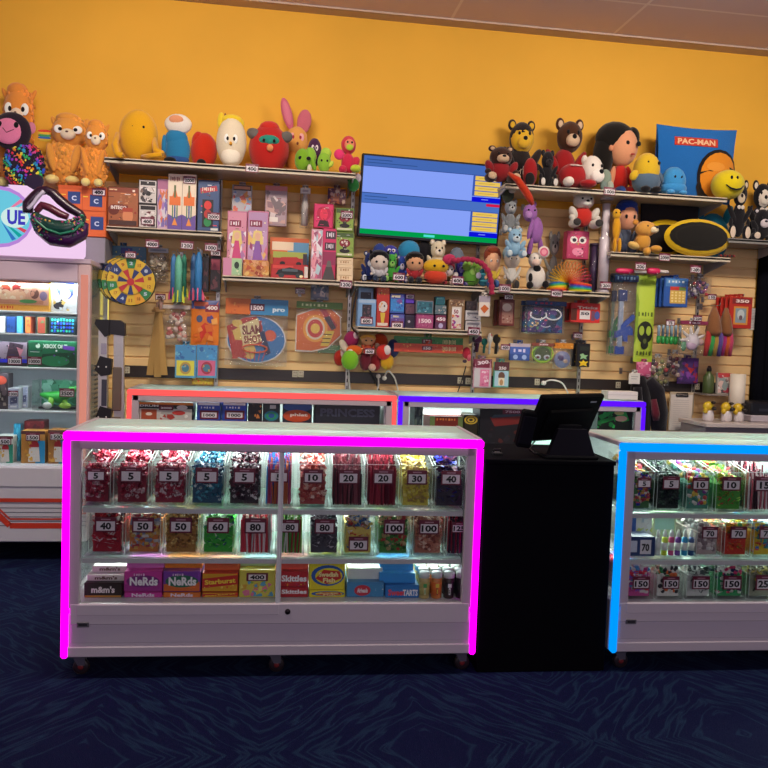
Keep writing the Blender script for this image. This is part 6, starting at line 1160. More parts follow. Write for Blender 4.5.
for k,(lab,bb,v,parts) in enumerate(mini):
    lowz=bb[3]>280
    g=(bb[2]-bb[0])*.14; plush('mini_plush',lab,(bb[0]-g,bb[1]-2,bb[2]+g,bb[3]),v,parts,rest=z0+.006 if lowz else WALL.at(bb[0],bb[3]+3,v)[1],grp='small plush heaped under the television',fz=.02)
T=thing('braided_toy','crimson braided tube toy arching over the right end of the plush heap','toy',(WALL.at(446,258,-.3)[0],-.3,WALL.at(490,296,-.35)[1])); P_=[]
zb=T.location.z
for px,py,v in((444,262,-.28),(447,258,-.30),(455,261,-.33),(465,259,-.34),(475,260,-.345),(483,264,-.35),(489,272,-.352),(491.5,283,-.352),(492,297,-.352)):
    u,z=WALL.at(px,py,v); P_.append(Vector((u-T.location.x,v+.3,z-zb)))
mb=MB(); pts=[];rs=[]
for i in range(len(P_)-1):
    for k in range(6): pts.append(P_[i].lerp(P_[i+1],k/6)); rs.append(.019+.004*((k%3)-1))
mb.tube(pts,rs,'a02848',10); mb.build('braided_tube',M_PLUSH,T); mb=MB(); mb.ell(P_[1]+Vector((.02,0,-.01)),(.05,.03,.04),'b83058',12,8,None,.12); mb.build('head_knot',M_PLUSH,T)
# clip-on plush clusters hung lower on the wall
cl=[('purple and magenta clip-on plush, top left of the low red cluster',(345,333,358,346),-.10,[('body',None,[(0,.5,0,.9,.5,.6,'a02c60'),(.4,.7,-.2,.4,.25,.4,'d8c0c8')])]),
('orange winged clip-on plush at the left of the low red cluster',(341,341,362,356),-.16,[('body',None,[(.2,.4,0,.7,.3,.5,'d06020')]),('wing',None,[(-.6,.6,0,.3,.4,.2,'d8c8b0',-30)])]),
('lime round clip-on plush dangling below the low red cluster',(343,352,357,368),-.2,ballplush('78b828',eye=False,extra=[('cap','head',[(0,.95,0,.3,.1,.3,'d8c8c0')])])),
('yellow haired clip-on doll in the middle of the low red cluster',(360,336,376,352),-.16,doll('e0a878','d8a040','c85838','a83020')),
('orange red clip-on plush at the top of the low red cluster',(373,335,387,349),-.1,[('body',None,[(0,.5,0,.9,.5,.6,'b8401c'),(-.3,.3,-.4,.3,.2,.2,'e0c8a8')])]),
('white and red clip-on plush at right of the low red cluster',(376,344,391,360),-.18,[('body',None,[(0,.5,0,.8,.4,.6,'c83028'),(.3,.6,-.4,.4,.25,.3,'e0d0cc')])]),
('navy clip-on plush at the right end of the low red cluster',(388,341,398,356),-.14,[('body',None,[(0,.5,0,.9,.5,.6,'28305a')])]),
('dark red clip-on plush under the tag of the low red cluster',(360,354,381,369),-.14,[('body',None,[(-.4,.5,0,.5,.5,.5,'6a2030'),(.4,.45,0,.5,.45,.5,'8a2028')]),('foot',None,[(.1,.2,-.4,.3,.2,.3,'c8a090')])]),
('yellow clip-on plush at the lower right of the low red cluster',(381,356,393,368),-.16,[('body',None,[(0,.5,0,.9,.5,.6,'c89820')])]),
('small red clip-on plush at the lower left of the low red cluster',(335,352,344,364),-.12,[('body',None,[(0,.5,0,.9,.5,.6,'a82c20')]),('cap',None,[(.4,.7,-.2,.5,.3,.4,'d0b8b0')])])]
for lab,bb,v,parts in cl: plush('clip_plush',lab,(bb[0]-2,bb[1]-2,bb[2]+2,bb[3]+2),v,parts,hang=False,grp='clip-on plush in the low red cluster')
for o in list(sc.objects):
    if o.name.startswith('clip_plush') and o.parent is None:
        mb=MB(); mb.tube([(0,0,.03),(.0,-o.location.y*.5-.01,.04),(0,-o.location.y-.006,.05)],.003,'b0a8a0',5); mb.build('hanging_clip',M_METAL,o)
u,z=WALL.at(369,353,-.22); hook(WALL,u,-.22,z,'tagged wire hook in front of the low red plush cluster','600')
fl=[('dark purple flower plush right of the snap strips',(470,335,483,352),-.14,'3a1430','5a2048'),('teal stalk plush beside the dark purple flower',(480,338,488,353),-.1,'2a7868','48a088'),('white stalk plush with red tip by the bare tag hook',(486,333,493,354),-.14,'d0c8bc','b83830'),('black and yellow stalk plush at the right of the flower bunch',(491,334,501,354),-.12,'28241e','c89828')]
for lab,bb,v,c,c2 in fl:
    T=plush('flower_toy',lab,bb,v,[('stalk',None,[('tube',[(0,0,0),(.1,.5,-.1),(0,.9,0)],[.3,.35,.25],c)]),('bloom',None,[(0,.75,-.3,.8,.25,.5,c),(.3,.85,-.5,.3,.12,.2,c2)])],cat='toy',grp='flower toys right of the snap strips')
    mb=MB(); mb.tube([(0,0,.03),(0,-T.location.y*.5-.01,.04),(0,-T.location.y-.006,.05)],.003,'b0a8a0',5); mb.build('hanging_clip',M_METAL,T)
T=plush('flower_toy','red flower on a long black stick slanting over the raceway',(461,347,472,362),-.16,[('bloom',None,[(0,.6,0,.8,.4,.6,'a82438'),(.4,.3,-.3,.4,.25,.4,'c85868')]),('tag_card',None,[(-.4,.05,-.5,.4,.12,.05,'4a3a44')])],cat='toy'); mb=MB(); mb.tube([(0,0,.03),(0,.08,.04),(0,.155,.05)],.003,'b0a8a0',5); mb.build('hanging_clip',M_METAL,T)
u,z=WALL.at(504,349,-.18); hook(WALL,u,-.18,z,'tagged wire hook right of the flower toys','400')
# sequin bum bag hung on the machine's header
def B_(px,py,v): u,z=WALL.at(px,py,v); return Vector((u,v,z))
b0=B_(55,228,-.70); T=thing('waist_bag','dark green and purple sequin waist bag draped over the machine header corner','bag',b0)
def tb(nm,pts,rs,c,mat,v=-.70,seg=12):
    mb=MB(); q=[B_(x,y,v-.03)-b0 for x,y in pts]; out=[];rr=[]
    for i in range(len(q)-1):
        for k in range(4): out.append(q[i].lerp(q[i+1],k/4)); rr.append(rs[i]+(rs[i+1]-rs[i])*k/4)
    mb.tube(out+[q[-1]],rr+[rs[-1]],c,seg); return mb.build(nm,mat,T)
tb('pouch_body',[(33,217),(42,228),(54,236),(68,238),(80,233),(84,222)],[.025,.05,.062,.06,.05,.03],'3a1248',M_FOIL,-.69)
tb('green_sequin_panel',[(33,214),(42,222),(54,228),(67,229),(78,224),(83,216)],[.022,.042,.05,.05,.04,.022],'0f3a34',M_FOIL,-.715)
tb('zip_band',[(34,219),(46,229),(60,234),(74,231),(83,222)],[.008]*5,'2a7a60',M_FOIL,-.765,6)
tb('hanging_strap',[(28,213),(28,204),(34,197),(40,191),(47,190),(53,193),(60,200),(70,208),(80,214),(84,219)],[.03,.032,.03,.026,.026,.028,.03,.03,.026,.02],'2a1028',M_FOIL,-.70)
tb('inner_strap',[(36,212),(42,205),(50,208),(60,214),(68,217)],[.018,.022,.024,.024,.02],'5a1a30',M_FOIL,-.70)
tb('strap_buckle',[(28,209),(33,204),(37,198),(44,191)],[.012]*4,'c8c0d8',M_PLASTIC,-.74,6)
mb=MB(); rg=random.Random(5)
for i in range(230):
    x=rg.uniform(33,83); y=216+11*math.sin((x-30)/55*3.14)+rg.uniform(-5,13); p=B_(x,y,-.785 if y<230 else -.775)-b0; mb.ell(p,(.0065,.003,.0065),rg.choice(['1f8a60','8a3090','d0a040','186050','c03868','183a48','0c2a28','401050']),6,4)
o=mb.build('sequin_cover',M_FOIL,T); o['kind']='stuff'
# ------------------------------------------------------------------ sweets bins in the two front cases
def candy_piece(mb,kind,p,col,rg,s=1):
    if kind=='wrap':
        R3=Matrix.Rotation(rg.uniform(0,6.28),3,'Z')@Matrix.Rotation(rg.uniform(-.9,.9),3,'Y'); L=.011*s; r=.0075*s
        pr=[(-L*1.7,r*.95),(-L*1.05,r*.25),(-L*.8,r),(L*.8,r),(L*1.05,r*.25),(L*1.7,r*.95)]; vs=[];fs=[]
        for x,rr in pr:
            for j in range(5): a=6.283*j/5; vs.append(R3@Vector((x,rr*math.cos(a),rr*math.sin(a)))+p)
        for i in range(5):
            for j in range(5): fs.append((i*5+j,i*5+(j+1)%5,i*5+5+(j+1)%5,i*5+5+j))
        mb.add(vs,fs,col,0,True)
    elif kind=='ball': mb.ell(p,(.013*s,.013*s,.013*s),col,7,5)
    elif kind=='pack':
        R3=Matrix.Rotation(rg.uniform(0,6.28),3,'Z')@Matrix.Rotation(rg.uniform(-1,1),3,'Y'); a,b,c=.017*s,.008*s,.006*s
        vs=[R3@Vector((x,y,z))+p for x in(-a,a) for y in(-b,b) for z in(-c,c)]; mb.add(vs,[(0,1,3,2),(4,6,7,5),(0,4,5,1),(2,3,7,6),(0,2,6,4),(1,5,7,3)],col)
    elif kind=='ribbon':
        R3=Matrix.Rotation(rg.uniform(0,6.28),3,'Z')@Matrix.Rotation(rg.uniform(-1.2,1.2),3,'X'); a=.015*s
        vs=[R3@Vector((x,y,.006*math.sin(x*90)))+p for x in(-a,-a/3,a/3,a) for y in(-.009*s,.009*s)]; mb.add(vs,[(0,1,3,2),(2,3,5,4),(4,5,7,6)],col,0,True)
def heap(z,D,H,k=.3):   # top of the sweets at depth y
    return H*.84+H*k*min(1,z/D*1.3)
def bin_(fr,name,px,row,tagtxt,what,kind,cols,lab,u=None,D=.30,tagz=.68,n=1.0,hscale=1,seed=0,wt=None):
    """px: (x0,x1,y0,y1) of the bin's face"""
    zf=row; v=.062
    u0,u1,zb,zt=fr.box((px[0],px[2],px[1],px[3]),v); w=u1-u0-.003; zcap=min([q for q in PINK['zs']+BLUE['zs'] if q>zf+.05]+[9])-.032; H=min(zt,zcap-.002)-zf; uc=(u0+u1)/2
    hs=1.32 if px[2]<480 else 1.05
    T=thing('sweets_bin',lab,'sweets bin',fr.w(uc,v,zf+.001),fr.yaw,'clear numbered sweets bins')
    mb=MB(); t=.003; a=w/2; HB_=min(H*hs,zcap-zf); hs=HB_/H
    mb.box(-a,0,0,a,t,H,'ffffff'); mb.box(-a,D-t,0,a,D,HB_,'ffffff'); mb.box(-a,t,0,a,D-t,t,'ffffff')
    for s in(-1,1):
        x0,x1=(-a,-a+t) if s<0 else (a-t,a)
        vs=[(x,y,z) for x in(x0,x1) for y,z in((t,0),(D-t,0),(D-t,HB_),(t,H))]; mb.add(vs,[(0,1,2,3),(7,6,5,4),(0,4,5,1),(1,5,6,2),(2,6,7,3),(3,7,4,0)],'ffffff')
    mb.build('clear_tub',M_ACRYL,T)
    mb=MB(); e=.0016
    for s in(-1,1): mb.tube([(s*(a-e),e,0),(s*(a-e),e,H),(s*(a-e),D-e,HB_)],.0013,'d8e4e0',4)
    mb.tube([(-a+e,e,H),(a-e,e,H)],.0013,'d8e4e0',4); mb.tube([(-a+e,D-e,HB_),(a-e,D-e,HB_)],.0013,'d8e4e0',4); mb.build('polished_rim',M_ACRYLRIM,T)
    if tagtxt:
        tw=wt or w*.62; mb=MB(); price_tag(mb,0,H*tagz,-.002,tw,tw*.72,tagtxt); mb.build('number_card',M_PAPER,T)
    rg=random.Random(seed+int(px[0])*3+int(px[1])); mb=MB(); iw=w/2-.014
    if kind=='stick':
        m=int(w/.0075)
        for j in range(7):
            for i in range(m):
                x=-iw+2*iw*i/(m-1)+rg.uniform(-.002,.002); y=.012+j*.035+rg.uniform(0,.01); top=heap(y,D,H,hs-1)*rg.uniform(.88,1.08)
                mb.tube([(x,y,.006),(min(iw,max(-iw,x+rg.uniform(-.01,.01))),y+.004,top)],.0038,rg.choice(cols),5)
    else:
        core=cols[0]; hb=H*.72
        mb.box(-iw,.022,.005,iw,D-.02,H*.66,core)
        nf=int({'wrap':150,'ball':90,'pack':110,'ribbon':120}[kind]*n)
        for i in range(nf): candy_piece(mb,kind,Vector((rg.uniform(-iw+.009,iw-.009),rg.uniform(.025,.034),rg.uniform(.026,H*.9))),rg.choice(cols),rg)
        for i in range(int(nf*1.2)):
            y=rg.uniform(.026,D-.028); candy_piece(mb,kind,Vector((rg.uniform(-iw+.009,iw-.009),y,heap(y,D,H,hs-1)*rg.uniform(.78,1.0))),rg.choice(cols),rg)
    o=mb.build('loose_sweets',M_CANDY,None,fr.w(uc,v,zf+.0045),fr.yaw); tag(o,what,'sweets','loose sweets in the numbered bins','stuff')
    return uc,w,H
M_ACRYLRIM=attr_mat('polished_acrylic_edge',.2,var=.02)
S1,S2=PINK['zs']; DK=PINK['zw']
red=['7a1228','a82c44','e0c4c8','8e1a30','c8485c']
names=['leftmost','second','third','fourth','fifth','sixth','seventh','eighth','ninth','tenth','eleventh']
row1=[((81,111,463,498),'5',red,'wrap','dark red taffy'),((113,149,463,498.5),'5',red,'wrap','red and white taffy'),((151,187,463,499),'5',['8a1a34','b83a50','e0ccd0','9a2840'],'wrap','crimson taffy'),
((188.5,225,463.5,499),'5',['1f4c66','2f7a98','5aa8bc','d8e4e4'],'wrap','blue taffy'),((226.5,262,464,499.5),'5',['2c1c24','5a2430','e0d8da','44303a'],'wrap','dark brown and white taffy'),
((263.5,294,464,500),'5',['2a68c0','4490dc','b04868','c06a40'],'stick','blue and red straws'),((297,329,464.5,500.5),'10',['9a3434','c47a68','e4c4b4','b05048'],'pack','red brown chews'),
((331.5,365,465,501),'20',['5a2630','7a3840','40282c','8a5058'],'stick','dark red licorice sticks'),((366.5,399.5,465,501.5),'20',['7a1c2c','a03444','5c1824'],'stick','red licorice ropes'),
((400.5,433,465.5,502),'30',['c8b840','b09a48','dcd070','a89058'],'pack','yellow bars'),((434.5,467,466,502),'40',['241a2c','34284c','2430a8','6a2a48'],'ribbon','dark purple pouches')]
for i,(px,t,c,k,d) in enumerate(row1):
    bin_(CASE,'',px,S1,t,'%s heaped in the %s bin, magenta case top shelf'%(d,names[i]),k,c,'bin tagged %s holding %s, %s on the magenta case top shelf'%(t,d,names[i]),tagz=.72)
row2=[((88,123.5,512,551),'40',['a01c2c','c8343c','e8d8d8','7a1420'],'ribbon','red ribbon packs'),((125,161,512,552),'50',['c8783a','d8b060','8a9ab8','a83848','d8d4d0'],'pack','orange and blue mixed packs'),((162.5,199,512,552),'50',['a87a3a','c89a50','e0c078','8a5a2c'],'wrap','gold caramels'),
((200,236,511,552.5),'60',['3aa838','60d050','2a5a8a','e8f0e0'],'ribbon','bright green pouches'),((237.5,273,512,553),'80',['a81c2c','e8dcdc','d04050','c0b8b8'],'stick','red and white sticks'),
((275,305,512,553),'80',['3f9a3a','8ac05a','a82a34','d8d8d0'],'stick','green and red sticks'),((308,341,512,553.5),'80',['4a464e','706870','c8c4c8','2e2a34'],'ribbon','grey black pouches'),((342.5,375,513,554),'90',['d8c060','3a78b8','c84838','e8e4d8'],'ribbon','yellow and blue mixed candy'),
((377,411,513,554),'100',['4a8a3a','a83830','c8b080','2e5a28'],'pack','green and red packs'),((412.5,445,513,554),'100',['b07058','d09880','e8c8b4','8a4a3c'],'pack','pink brown wafers'),((446.5,471,514,554),'125',['1f1a20','8a1c2c','3a3038','c84050'],'stick','black and red packs')]
for i,(px,t,c,k,d) in enumerate(row2):
    bin_(CASE,'',px,S2,t,'%s heaped in the %s bin of the middle shelf, magenta-lit case'%(d,names[i]),k,c,'bin tagged %s holding %s, %s on magenta case middle shelf'%(t,d,names[i]),tagz=.30 if t=='90' else .72)
# ---- theatre boxes on the case floor
def sbox(lab,bb,v,d,col,els,n=1,depthcopies=0,name='candy_box',topcol=None,rest=None,tg=None,tp=None):
    r=P(name,'candy box',lab,bb,v,d,col,els,on=rest or DK,fr=CASE,tg=tg,tagpos=tp); return r
def zc(px,py,v): return CASE.at(px,py,v)[1]
mm=[('r',.02,.05,.98,.95,'2a1a16'),('t',.5,.45,.62,.46,'e8e0dc',"m&m's"),('r',.02,.84,.98,.97,'c08a38')]
z=zc(103,594,.11)
sbox('brown candy box lying flat with white letters, front left of the deck',(84,583,122,600.5),.10,.16,'2e1e18',mm)
zz=DK+.085
def wbox(u,v,z,w,d,h,col,top,lab,els=None,name='candy_box',fr=CASE,kind='candy box'):
    T=thing(name,lab,kind,fr.w(u,v,z+.0006),fr.yaw); mb=MB(); mb.box(-w/2,0,0,w/2,d,h,col,.001)
    if top: mb.box(-w*.47,.004,h,w*.47,d-.004,h+.0006,top)
    mb.build('carton',M_PAPER,T)
    if els: mb=MB(); art(mb,els,w,h,-.0004,.0003,None,-w/2,0); mb.build('front_print',M_PAPER,T)
    return T
u0,u1,zb_,zt_=CASE.box((84,583,122,600.5),.10); zt_a=zt_
wbox((u0+u1)/2+.005,.13,zt_a,u1-u0,.13,.026,'d8d0c8','c8c4c0','white and brown candy box lying on the brown box at front left',[('t',.5,.5,.6,.6,'5a3828',"m&m's")])
wbox((u0+u1)/2+.012,.17,zt_a+.0275,u1-u0-.01,.12,.026,'e0d8d0','d8d4d0','topmost white candy box of the pile at the left end of the deck',[('t',.5,.5,.6,.6,'5a3828',"m&m's")])
def nerds(bg,b2): return [('r',.02,.04,.98,.96,bg),('p',b2,[(.02,.62),(.98,.5),(.98,.96),(.02,.96)]),('e',.5,.48,.44,.30,'2a6a50' if bg!='c83a98' else '7a2878'),('t',.52,.48,.74,.42,'f4f0f0','NeRds'),('t',.4,.16,.3,.12,'e8c8e0','~5')]
for k,(x0,x1,a,b,top,n) in enumerate(((124,162,'c83a98','a02c88','e07ac8','pink'),(163,200.5,'7a3aa0','d86a2a','f08a28','purple and orange'))):
    zm=zc((x0+x1)/2,592,.10)
    sbox('lower %s letter box of the %s pair on the deck'%(n,'first' if k==0 else 'second'),(x0,592.5,x1,601),.10,.16,a if k==0 else 'd8702a',[('r',.02,.05,.98,.95,a if k==0 else 'e07a2c'),('t',.5,.5,.6,.7,'f0e0f0','NeRds')])
    r=sbox('upper %s letter box with bubble lettering on the deck'%n,(x0,571.5,x1,592),.10,.16,a,nerds(a,b),rest=zm)
    u0,u1,_,zt_=CASE.box((x0,571.5,x1,592),.10)
    wbox((u0+u1)/2,.15,zt_,u1-u0,.14,.03,top,top,'%s candy box on top, pushed back behind the %s letter box'%('lilac' if k==0 else 'orange',n))
for k,(y0,y1,n) in enumerate(((592.5,601.5,'lower'),(573,592,'upper'))):
    sbox('%s red and yellow chew box in the third stack of the deck'%n,(202,y0,238,y1),.10,.16,'c83a20',[('r',.02,.04,.98,.96,'d8a020'),('p','c82a20',[(.02,.3),(.98,.1),(.98,.6),(.02,.8)]),('t',.5,.44,.86,.26,'f4d840','Starburst',.08),('z',.05,.6,.95,.95,10,['e8b838','d84a28','f0d060'])],rest=DK if k==0 else zc(220,592,.10))
u0,u1,_,zt_=CASE.box((202,573,238,592),.10); wbox((u0+u1)/2+.005,.14,zt_,u1-u0,.14,.032,'e06a3a','f0a080','coral candy box on top of the red and yellow chew stack')
sbox('tall yellow speckled candy box with a 400 card',(239,570,275,601.5),.10,.16,'d8c030',[('r',.02,.02,.98,.98,'d8cc50'),('z',.04,.3,.96,.96,26,['e8e070','8ac048','e07a98','60a8c8','d8a838']),('r',.2,.1,.8,.4,'6b1630'),('r',.26,.16,.74,.36,'e8dcdc'),('t',.5,.26,.4,.16,'141014','400')])
u0,u1,_,zt_=CASE.box((239,570,275,601.5),.10); wbox((u0+u1)/2,.16,zt_,u1-u0,.16,.02,'c8e0a8','b8d8e8','pale striped candy box on top behind the yellow speckled box')
for k,(y0,y1,n) in enumerate(((587,602,'lower'),(571.5,587,'upper'))):
    sbox('%s red rainbow sweets box beside the door stile'%n,(280,y0,308,y1),.10,.16,'a81c24',[('r',.02,.05,.98,.95,'b82028'),('t',.5,.45,.9,.42,'f4f0f0','Skittles'),('z',.05,.7,.95,.95,12,['e8c028','48a848','7a3a98','e07028'])],rest=DK if k==0 else zc(294,587,.10))
u0,u1,_,zt_=CASE.box((280,571.5,308,587),.10); wbox((u0+u1)/2,.13,zt_,u1-u0,.15,.034,'e85a48','f08a80','pale red candy box on top of the rainbow sweets pair')
for k,(y0,y1,n) in enumerate(((590,602.5,'lower'),(561,590,'upper'))):
    sbox('%s yellow box with blue and red fish lettering'%n,(309,y0,345,y1),.10,.16,'e0cc20',[('r',.02,.03,.98,.97,'e8d828'),('e',.52,.5,.46,.36,'2858a8'),('e',.55,.52,.38,.28,'e8d828'),('p','c83028',[(.18,.6),(.4,.3),(.85,.35),(.9,.6),(.5,.8)]),('t',.54,.46,.54,.17,'f4e8a0','Swedish'),('t',.56,.66,.34,.16,'f4e8a0','Fish')],rest=DK if k==0 else zc(327,590,.10))
sbox('pale open candy tray with red oval print',(346.5,582,384,602.5),.10,.2,'4a88b8',[('r',.02,.1,.98,.95,'4890c0'),('e',.42,.55,.22,.36,'c83040'),('t',.42,.55,.28,.3,'f0e8e8','Airheads'),('z',.7,.2,.98,.9,6,['68b0d8','e8e0e0'])])
u0,u1,_,zt_=CASE.box((346.5,582,384,602.5),.10); wbox((u0+u1)/2,.14,zt_,u1-u0-.01,.15,.05,'d8dcdc','e8ecec','white candy tray stacked behind the red oval print tray')
sbox('bright blue sloped candy box with red and white lettering',(385,585,419,603),.09,.18,'2a70b8',[('r',.02,.06,.98,.95,'2a78c0'),('t',.34,.58,.5,.5,'e04050','Sweet'),('t',.74,.6,.44,.5,'f0f0f4','TARTS')])
u0,u1,_,zt_=CASE.box((385,585,419,603),.09); wbox((u0+u1)/2-.02,.12,zt_,u1-u0+.01,.2,.045,'3a98e0','58b0f0','sky blue candy box standing behind the red and white lettered box'); wbox((u0+u1)/2-.02,.16,zt_+.0465,u1-u0+.0,.15,.04,'4aa8e8','68b8f4','sky blue candy box on top of the sky blue pair')
# white-lidded candy jars
jc=['c88a38','d86a30','4a8a48','3a2420','2e1c1c','c8b048']
jm=None
for r in range(6):
    for k in range(4):
        v=.095+r*.058; u=CASE.at(424+k*12.3,600,.085)[0]+(r%2)*.004
        T=thing('candy_jar','white-lidded candy jar in the %s row from the glass, %s from the left'%(['first','second','third','fourth','fifth','sixth'][r],['first','second','third','fourth'][k]),'candy jar',CASE.w(u,v,DK+.0006),CASE.yaw,'white-lidded candy jars')
        c=('c8b070','d07a38','3a2622','30201e')[k]
        mb=MB(); mb.lathe((0,0,0),[(.021,0),(.024,.004),(.024,.088),(.02,.096)],c,16); mb.build('jar_body',M_PLASTIC,T)
        mb=MB(); mb.lathe((0,0,.0),[(.0248,.094),(.0248,.116),(.022,.119)],'dfe6e2',16); mb.build('lid',M_PLASTIC,T)
        mb=MB(); mb.lathe((0,0,0),[(.0244,.016),(.0244,.075)],('b8a860','d86a28','241a1c','201618')[k],16)
        if r<1: art(mb,[('r',.1,.0,.9,.35,('48a058','e8c848','e8e4e0','e8e4e0')[k]),('r',.3,.4,.7,1,('e0d8b0','8a3a20','f0ece8','f0ece8')[k]),('r',.4,.5,.6,.9,('48a058','e8c848','241a1c','201618')[k])],.02,.05,-.0255,.0003,None,-.01,.02)
        mb.build('wrap_label',M_PAPER,T)
# ---- blue-lit case
FB=CASE; B1,B2=BLUE['zs']; BD=BLUE['zw']
rb1=[((632.5,655,472,502),'5',['3a6a38','2c2ca8','a83848','d8d4c8','c89a40'],'pack','mixed bright trinkets'),((657,684.5,472,502.5),'5',['16241c','24382c','1a1c28','3a5a48'],'wrap','dark green putty'),((686.5,714,473,502.5),'10',['4a8a78','d8c048','b83a38','d8d8d0','8a48a0'],'ball','multicoloured bouncy balls'),
((716,746,473,503),'10',['4a9838','8ac850','c8404a','d8c850'],'ribbon','green and red toys'),((748,780,473,503.5),'15',['7a2030','c05868','301c24','d8c8cc'],'stick','maroon bead strings')]
for i,(px,t,c,k,d) in enumerate(rb1):
    bin_(CASE,'',px,B1,t,'%s heaped in the %s bin of the top shelf, blue-lit case'%(d,names[i]),k,c,'bin tagged %s holding %s, %s on the blue case top shelf'%(t,d,names[i]),tagz=.72,seed=50,n=.8)
rb2=[((696.5,722.5,523,551.5),'70',['b8a8a4','d8ccc8','8a787c','e8e4e0'],'ball','pale grey squeeze balls'),((724.5,751.5,523,552),'70',['c83c28','e08a30','4a9a48','e0c040'],'ribbon','red and orange sticky toys'),((753.5,780,523,552),'75',['d8b828','2a70b8','c84838','38a0a0'],'pack','striped bright erasers')]
for i,(px,t,c,k,d) in enumerate(rb2):
    bin_(CASE,'',px,B2,t,'%s heaped in the %s bin of the middle shelf, blue-lit case'%(d,names[i]),k,c,'bin tagged %s holding %s, %s on the blue case middle shelf'%(t,d,names[i]),tagz=.72,seed=60,n=.8)
rb3=[((627,655,566,596),'150',['c84890','8a5ac8','e0dcd8','4a9ad8','d83048'],'pack','pink and violet spinners'),((657,684.5,566,596),'150',['e0e0d8','202428','e07030','2a8a4a'],'ball','sports balls'),((686.5,715,566,596),'150',['c8ccc8','5a6a68','e8ece8','3a4a48'],'ribbon','silvery grey chains'),
((717,747,566,595.5),'150',['2a9a58','d83a70','1f2a60','e0e0d8'],'pack','green and pink flash toys'),((749,782,566,595.5),'250',['8a9078','d0c8a8','5a5c50','e8d850'],'ribbon','olive and yellow gadgets')]
for i,(px,t,c,k,d) in enumerate(rb3):
    bin_(CASE,'',px,BD,t,'%s heaped in the %s bin on the deck, blue-lit case'%(d,names[i]),k,c,'bin tagged %s holding %s, %s on the blue case deck'%(t,d,names[i]),tagz=.5,seed=70,n=.8)
for k in range(3):   # loose things on the sweets behind
    pass
P('sticker_box','toy','dark box tagged 70 at the left end of the blue-lit middle shelf',(629.5,537,655,551),.08,.12,'1c2c50',[('r',0,0,1,1,'22386a'),('r',.05,.2,.3,.8,'c8ccd8'),('r',.42,.15,.85,.9,'d8d4d8'),('t',.63,.55,.3,.4,'141014','70')],on=B2,fr=CASE)
P('tissue_pack','toy','blue and white packet behind the dark 70 box',(629,514,652,538),.22,.14,'e0e4e0',[('r',0,0,.3,1,'3a68b0'),('z',.3,0,1,1,20,['e8f0ec','b8d0d8','c8d870'])],on=B2,fr=CASE)
P('tissue_pack','toy','pale green printed packet on the blue-lit middle shelf',(653,512,676,536),.24,.14,'c8dcb0',[('r',.08,.06,.92,.5,'a8d8c8'),('z',.05,.5,.95,.95,16,['e8ecd8','9ac8a0','b8d8e0'])],on=B2,fr=CASE)
bc=[('d8d048','lime'),('c83a78','magenta'),('5a3a98','violet'),('2a8ac0','turquoise')]
for k in range(6):
    u0,u1,zb,zt=CASE.box((656+k*6.7,530,662+k*6.7,551.5),.09); w=u1-u0; n=('white','lime','magenta','violet','turquoise','navy')[k]; c=('d0d4d0','c8d840','c03878','6a3a98','2a98c8','284a80')[k]
    T=thing('glue_bottle','small %s banded bottle in the row on the blue-lit middle shelf'%n,'bottle',CASE.w((u0+u1)/2,.10,B2+.0006),CASE.yaw,'little coloured bottles'); h=zt-B2
    mb=MB(); mb.lathe((0,0,0),[(w*.42,0),(w*.46,.004),(w*.46,h*.62),(w*.3,h*.72)],c,12); mb.build('bottle_body',M_PLASTIC,T); mb=MB(); mb.lathe((0,0,0),[(w*.3,h*.7),(w*.3,h*.86),(w*.1,h)],'e8ece8',12); mb.build('cap',M_PLASTIC,T)
    mb=MB(); mb.lathe((0,0,0),[(w*.475,h*.2),(w*.475,h*.5)],'e0e4dc',12); mb.build('wrap_label',M_PAPER,T)
# ------------------------------------------------------------------ inside the back cases
C1=CORAL['zs'][0]; V1=PURP['zs'][0]
def bk(name,cat,lab,x0,y0,x1,col,els,v=-.50,d=.2,shelf_=None,**k): return P(name,cat,lab,(x0,y0,x1,420),v,d,col,els,on=shelf_,**k)
bk('drum_box','toy','black and white drum kit box at the left of the coral-lit case',138,402.5,193,'141416',[('r',.02,.07,.98,.97,'16161a'),('t',.2,.09,.34,.05,'f0ece8','DRUM'),('r',.03,.16,.98,.97,'c8c4bc'),('r',.06,.18,.34,.45,'a84a28'),('e',.2,.3,.06,.04,'e8d8c8'),('r',.38,.07,.64,.2,'6b1630'),('t',.51,.14,.2,.05,'f0e4e4','3000'),('e',.8,.12,.1,.06,'d8d0cc'),('e',.55,.28,.14,.07,'a8a49c'),('e',.74,.26,.12,.06,'b83830'),('z',.4,.3,.95,.95,16,['d8d0c8','c0b8b0','a83a30','e8e4dc']),('r',0,0,1,.06,'d87a28')],shelf_=C1)
for k,(x0,x1,n) in enumerate(((197,220.5,'left'),(222,246.5,'right'))):
    bk('jar_tub','toy',n+' blue and white tub tagged 1000 in the coral-lit case',x0,402.5,x1,'2a4aa8',[('r',.05,.0,.95,.07,'e0e4e8'),('r',.04,.08,.96,.2,'2848b8'),('t',.45,.13,.6,.05,'e0e4f0','~5'),('r',.12,.2,.92,.42,'6b1630'),('r',.2,.25,.84,.38,'e4dce0'),('t',.52,.32,.5,.08,'141014','1000'),('z',.05,.45,.95,.95,14,['6a4a98','3a58b8','8a3a60'])],shelf_=C1)
bk('toy_box','toy','dark figure box with orange trim in the coral-lit case',248,402,262,'1c1a20',[('z',.3,.0,1,.4,12,['c87838','d89850','3a2a24'])],shelf_=C1)
bk('disc_set','toy','teal ringed disc set in the coral-lit case',263,403,280,'28343a',[('e',.5,.32,.42,.13,'1f7a90'),('e',.5,.32,.3,.09,'2a9a60'),('e',.5,.32,.18,.06,'2858a0'),('r',.4,.05,.75,.14,'c0c8c8')],shelf_=C1)
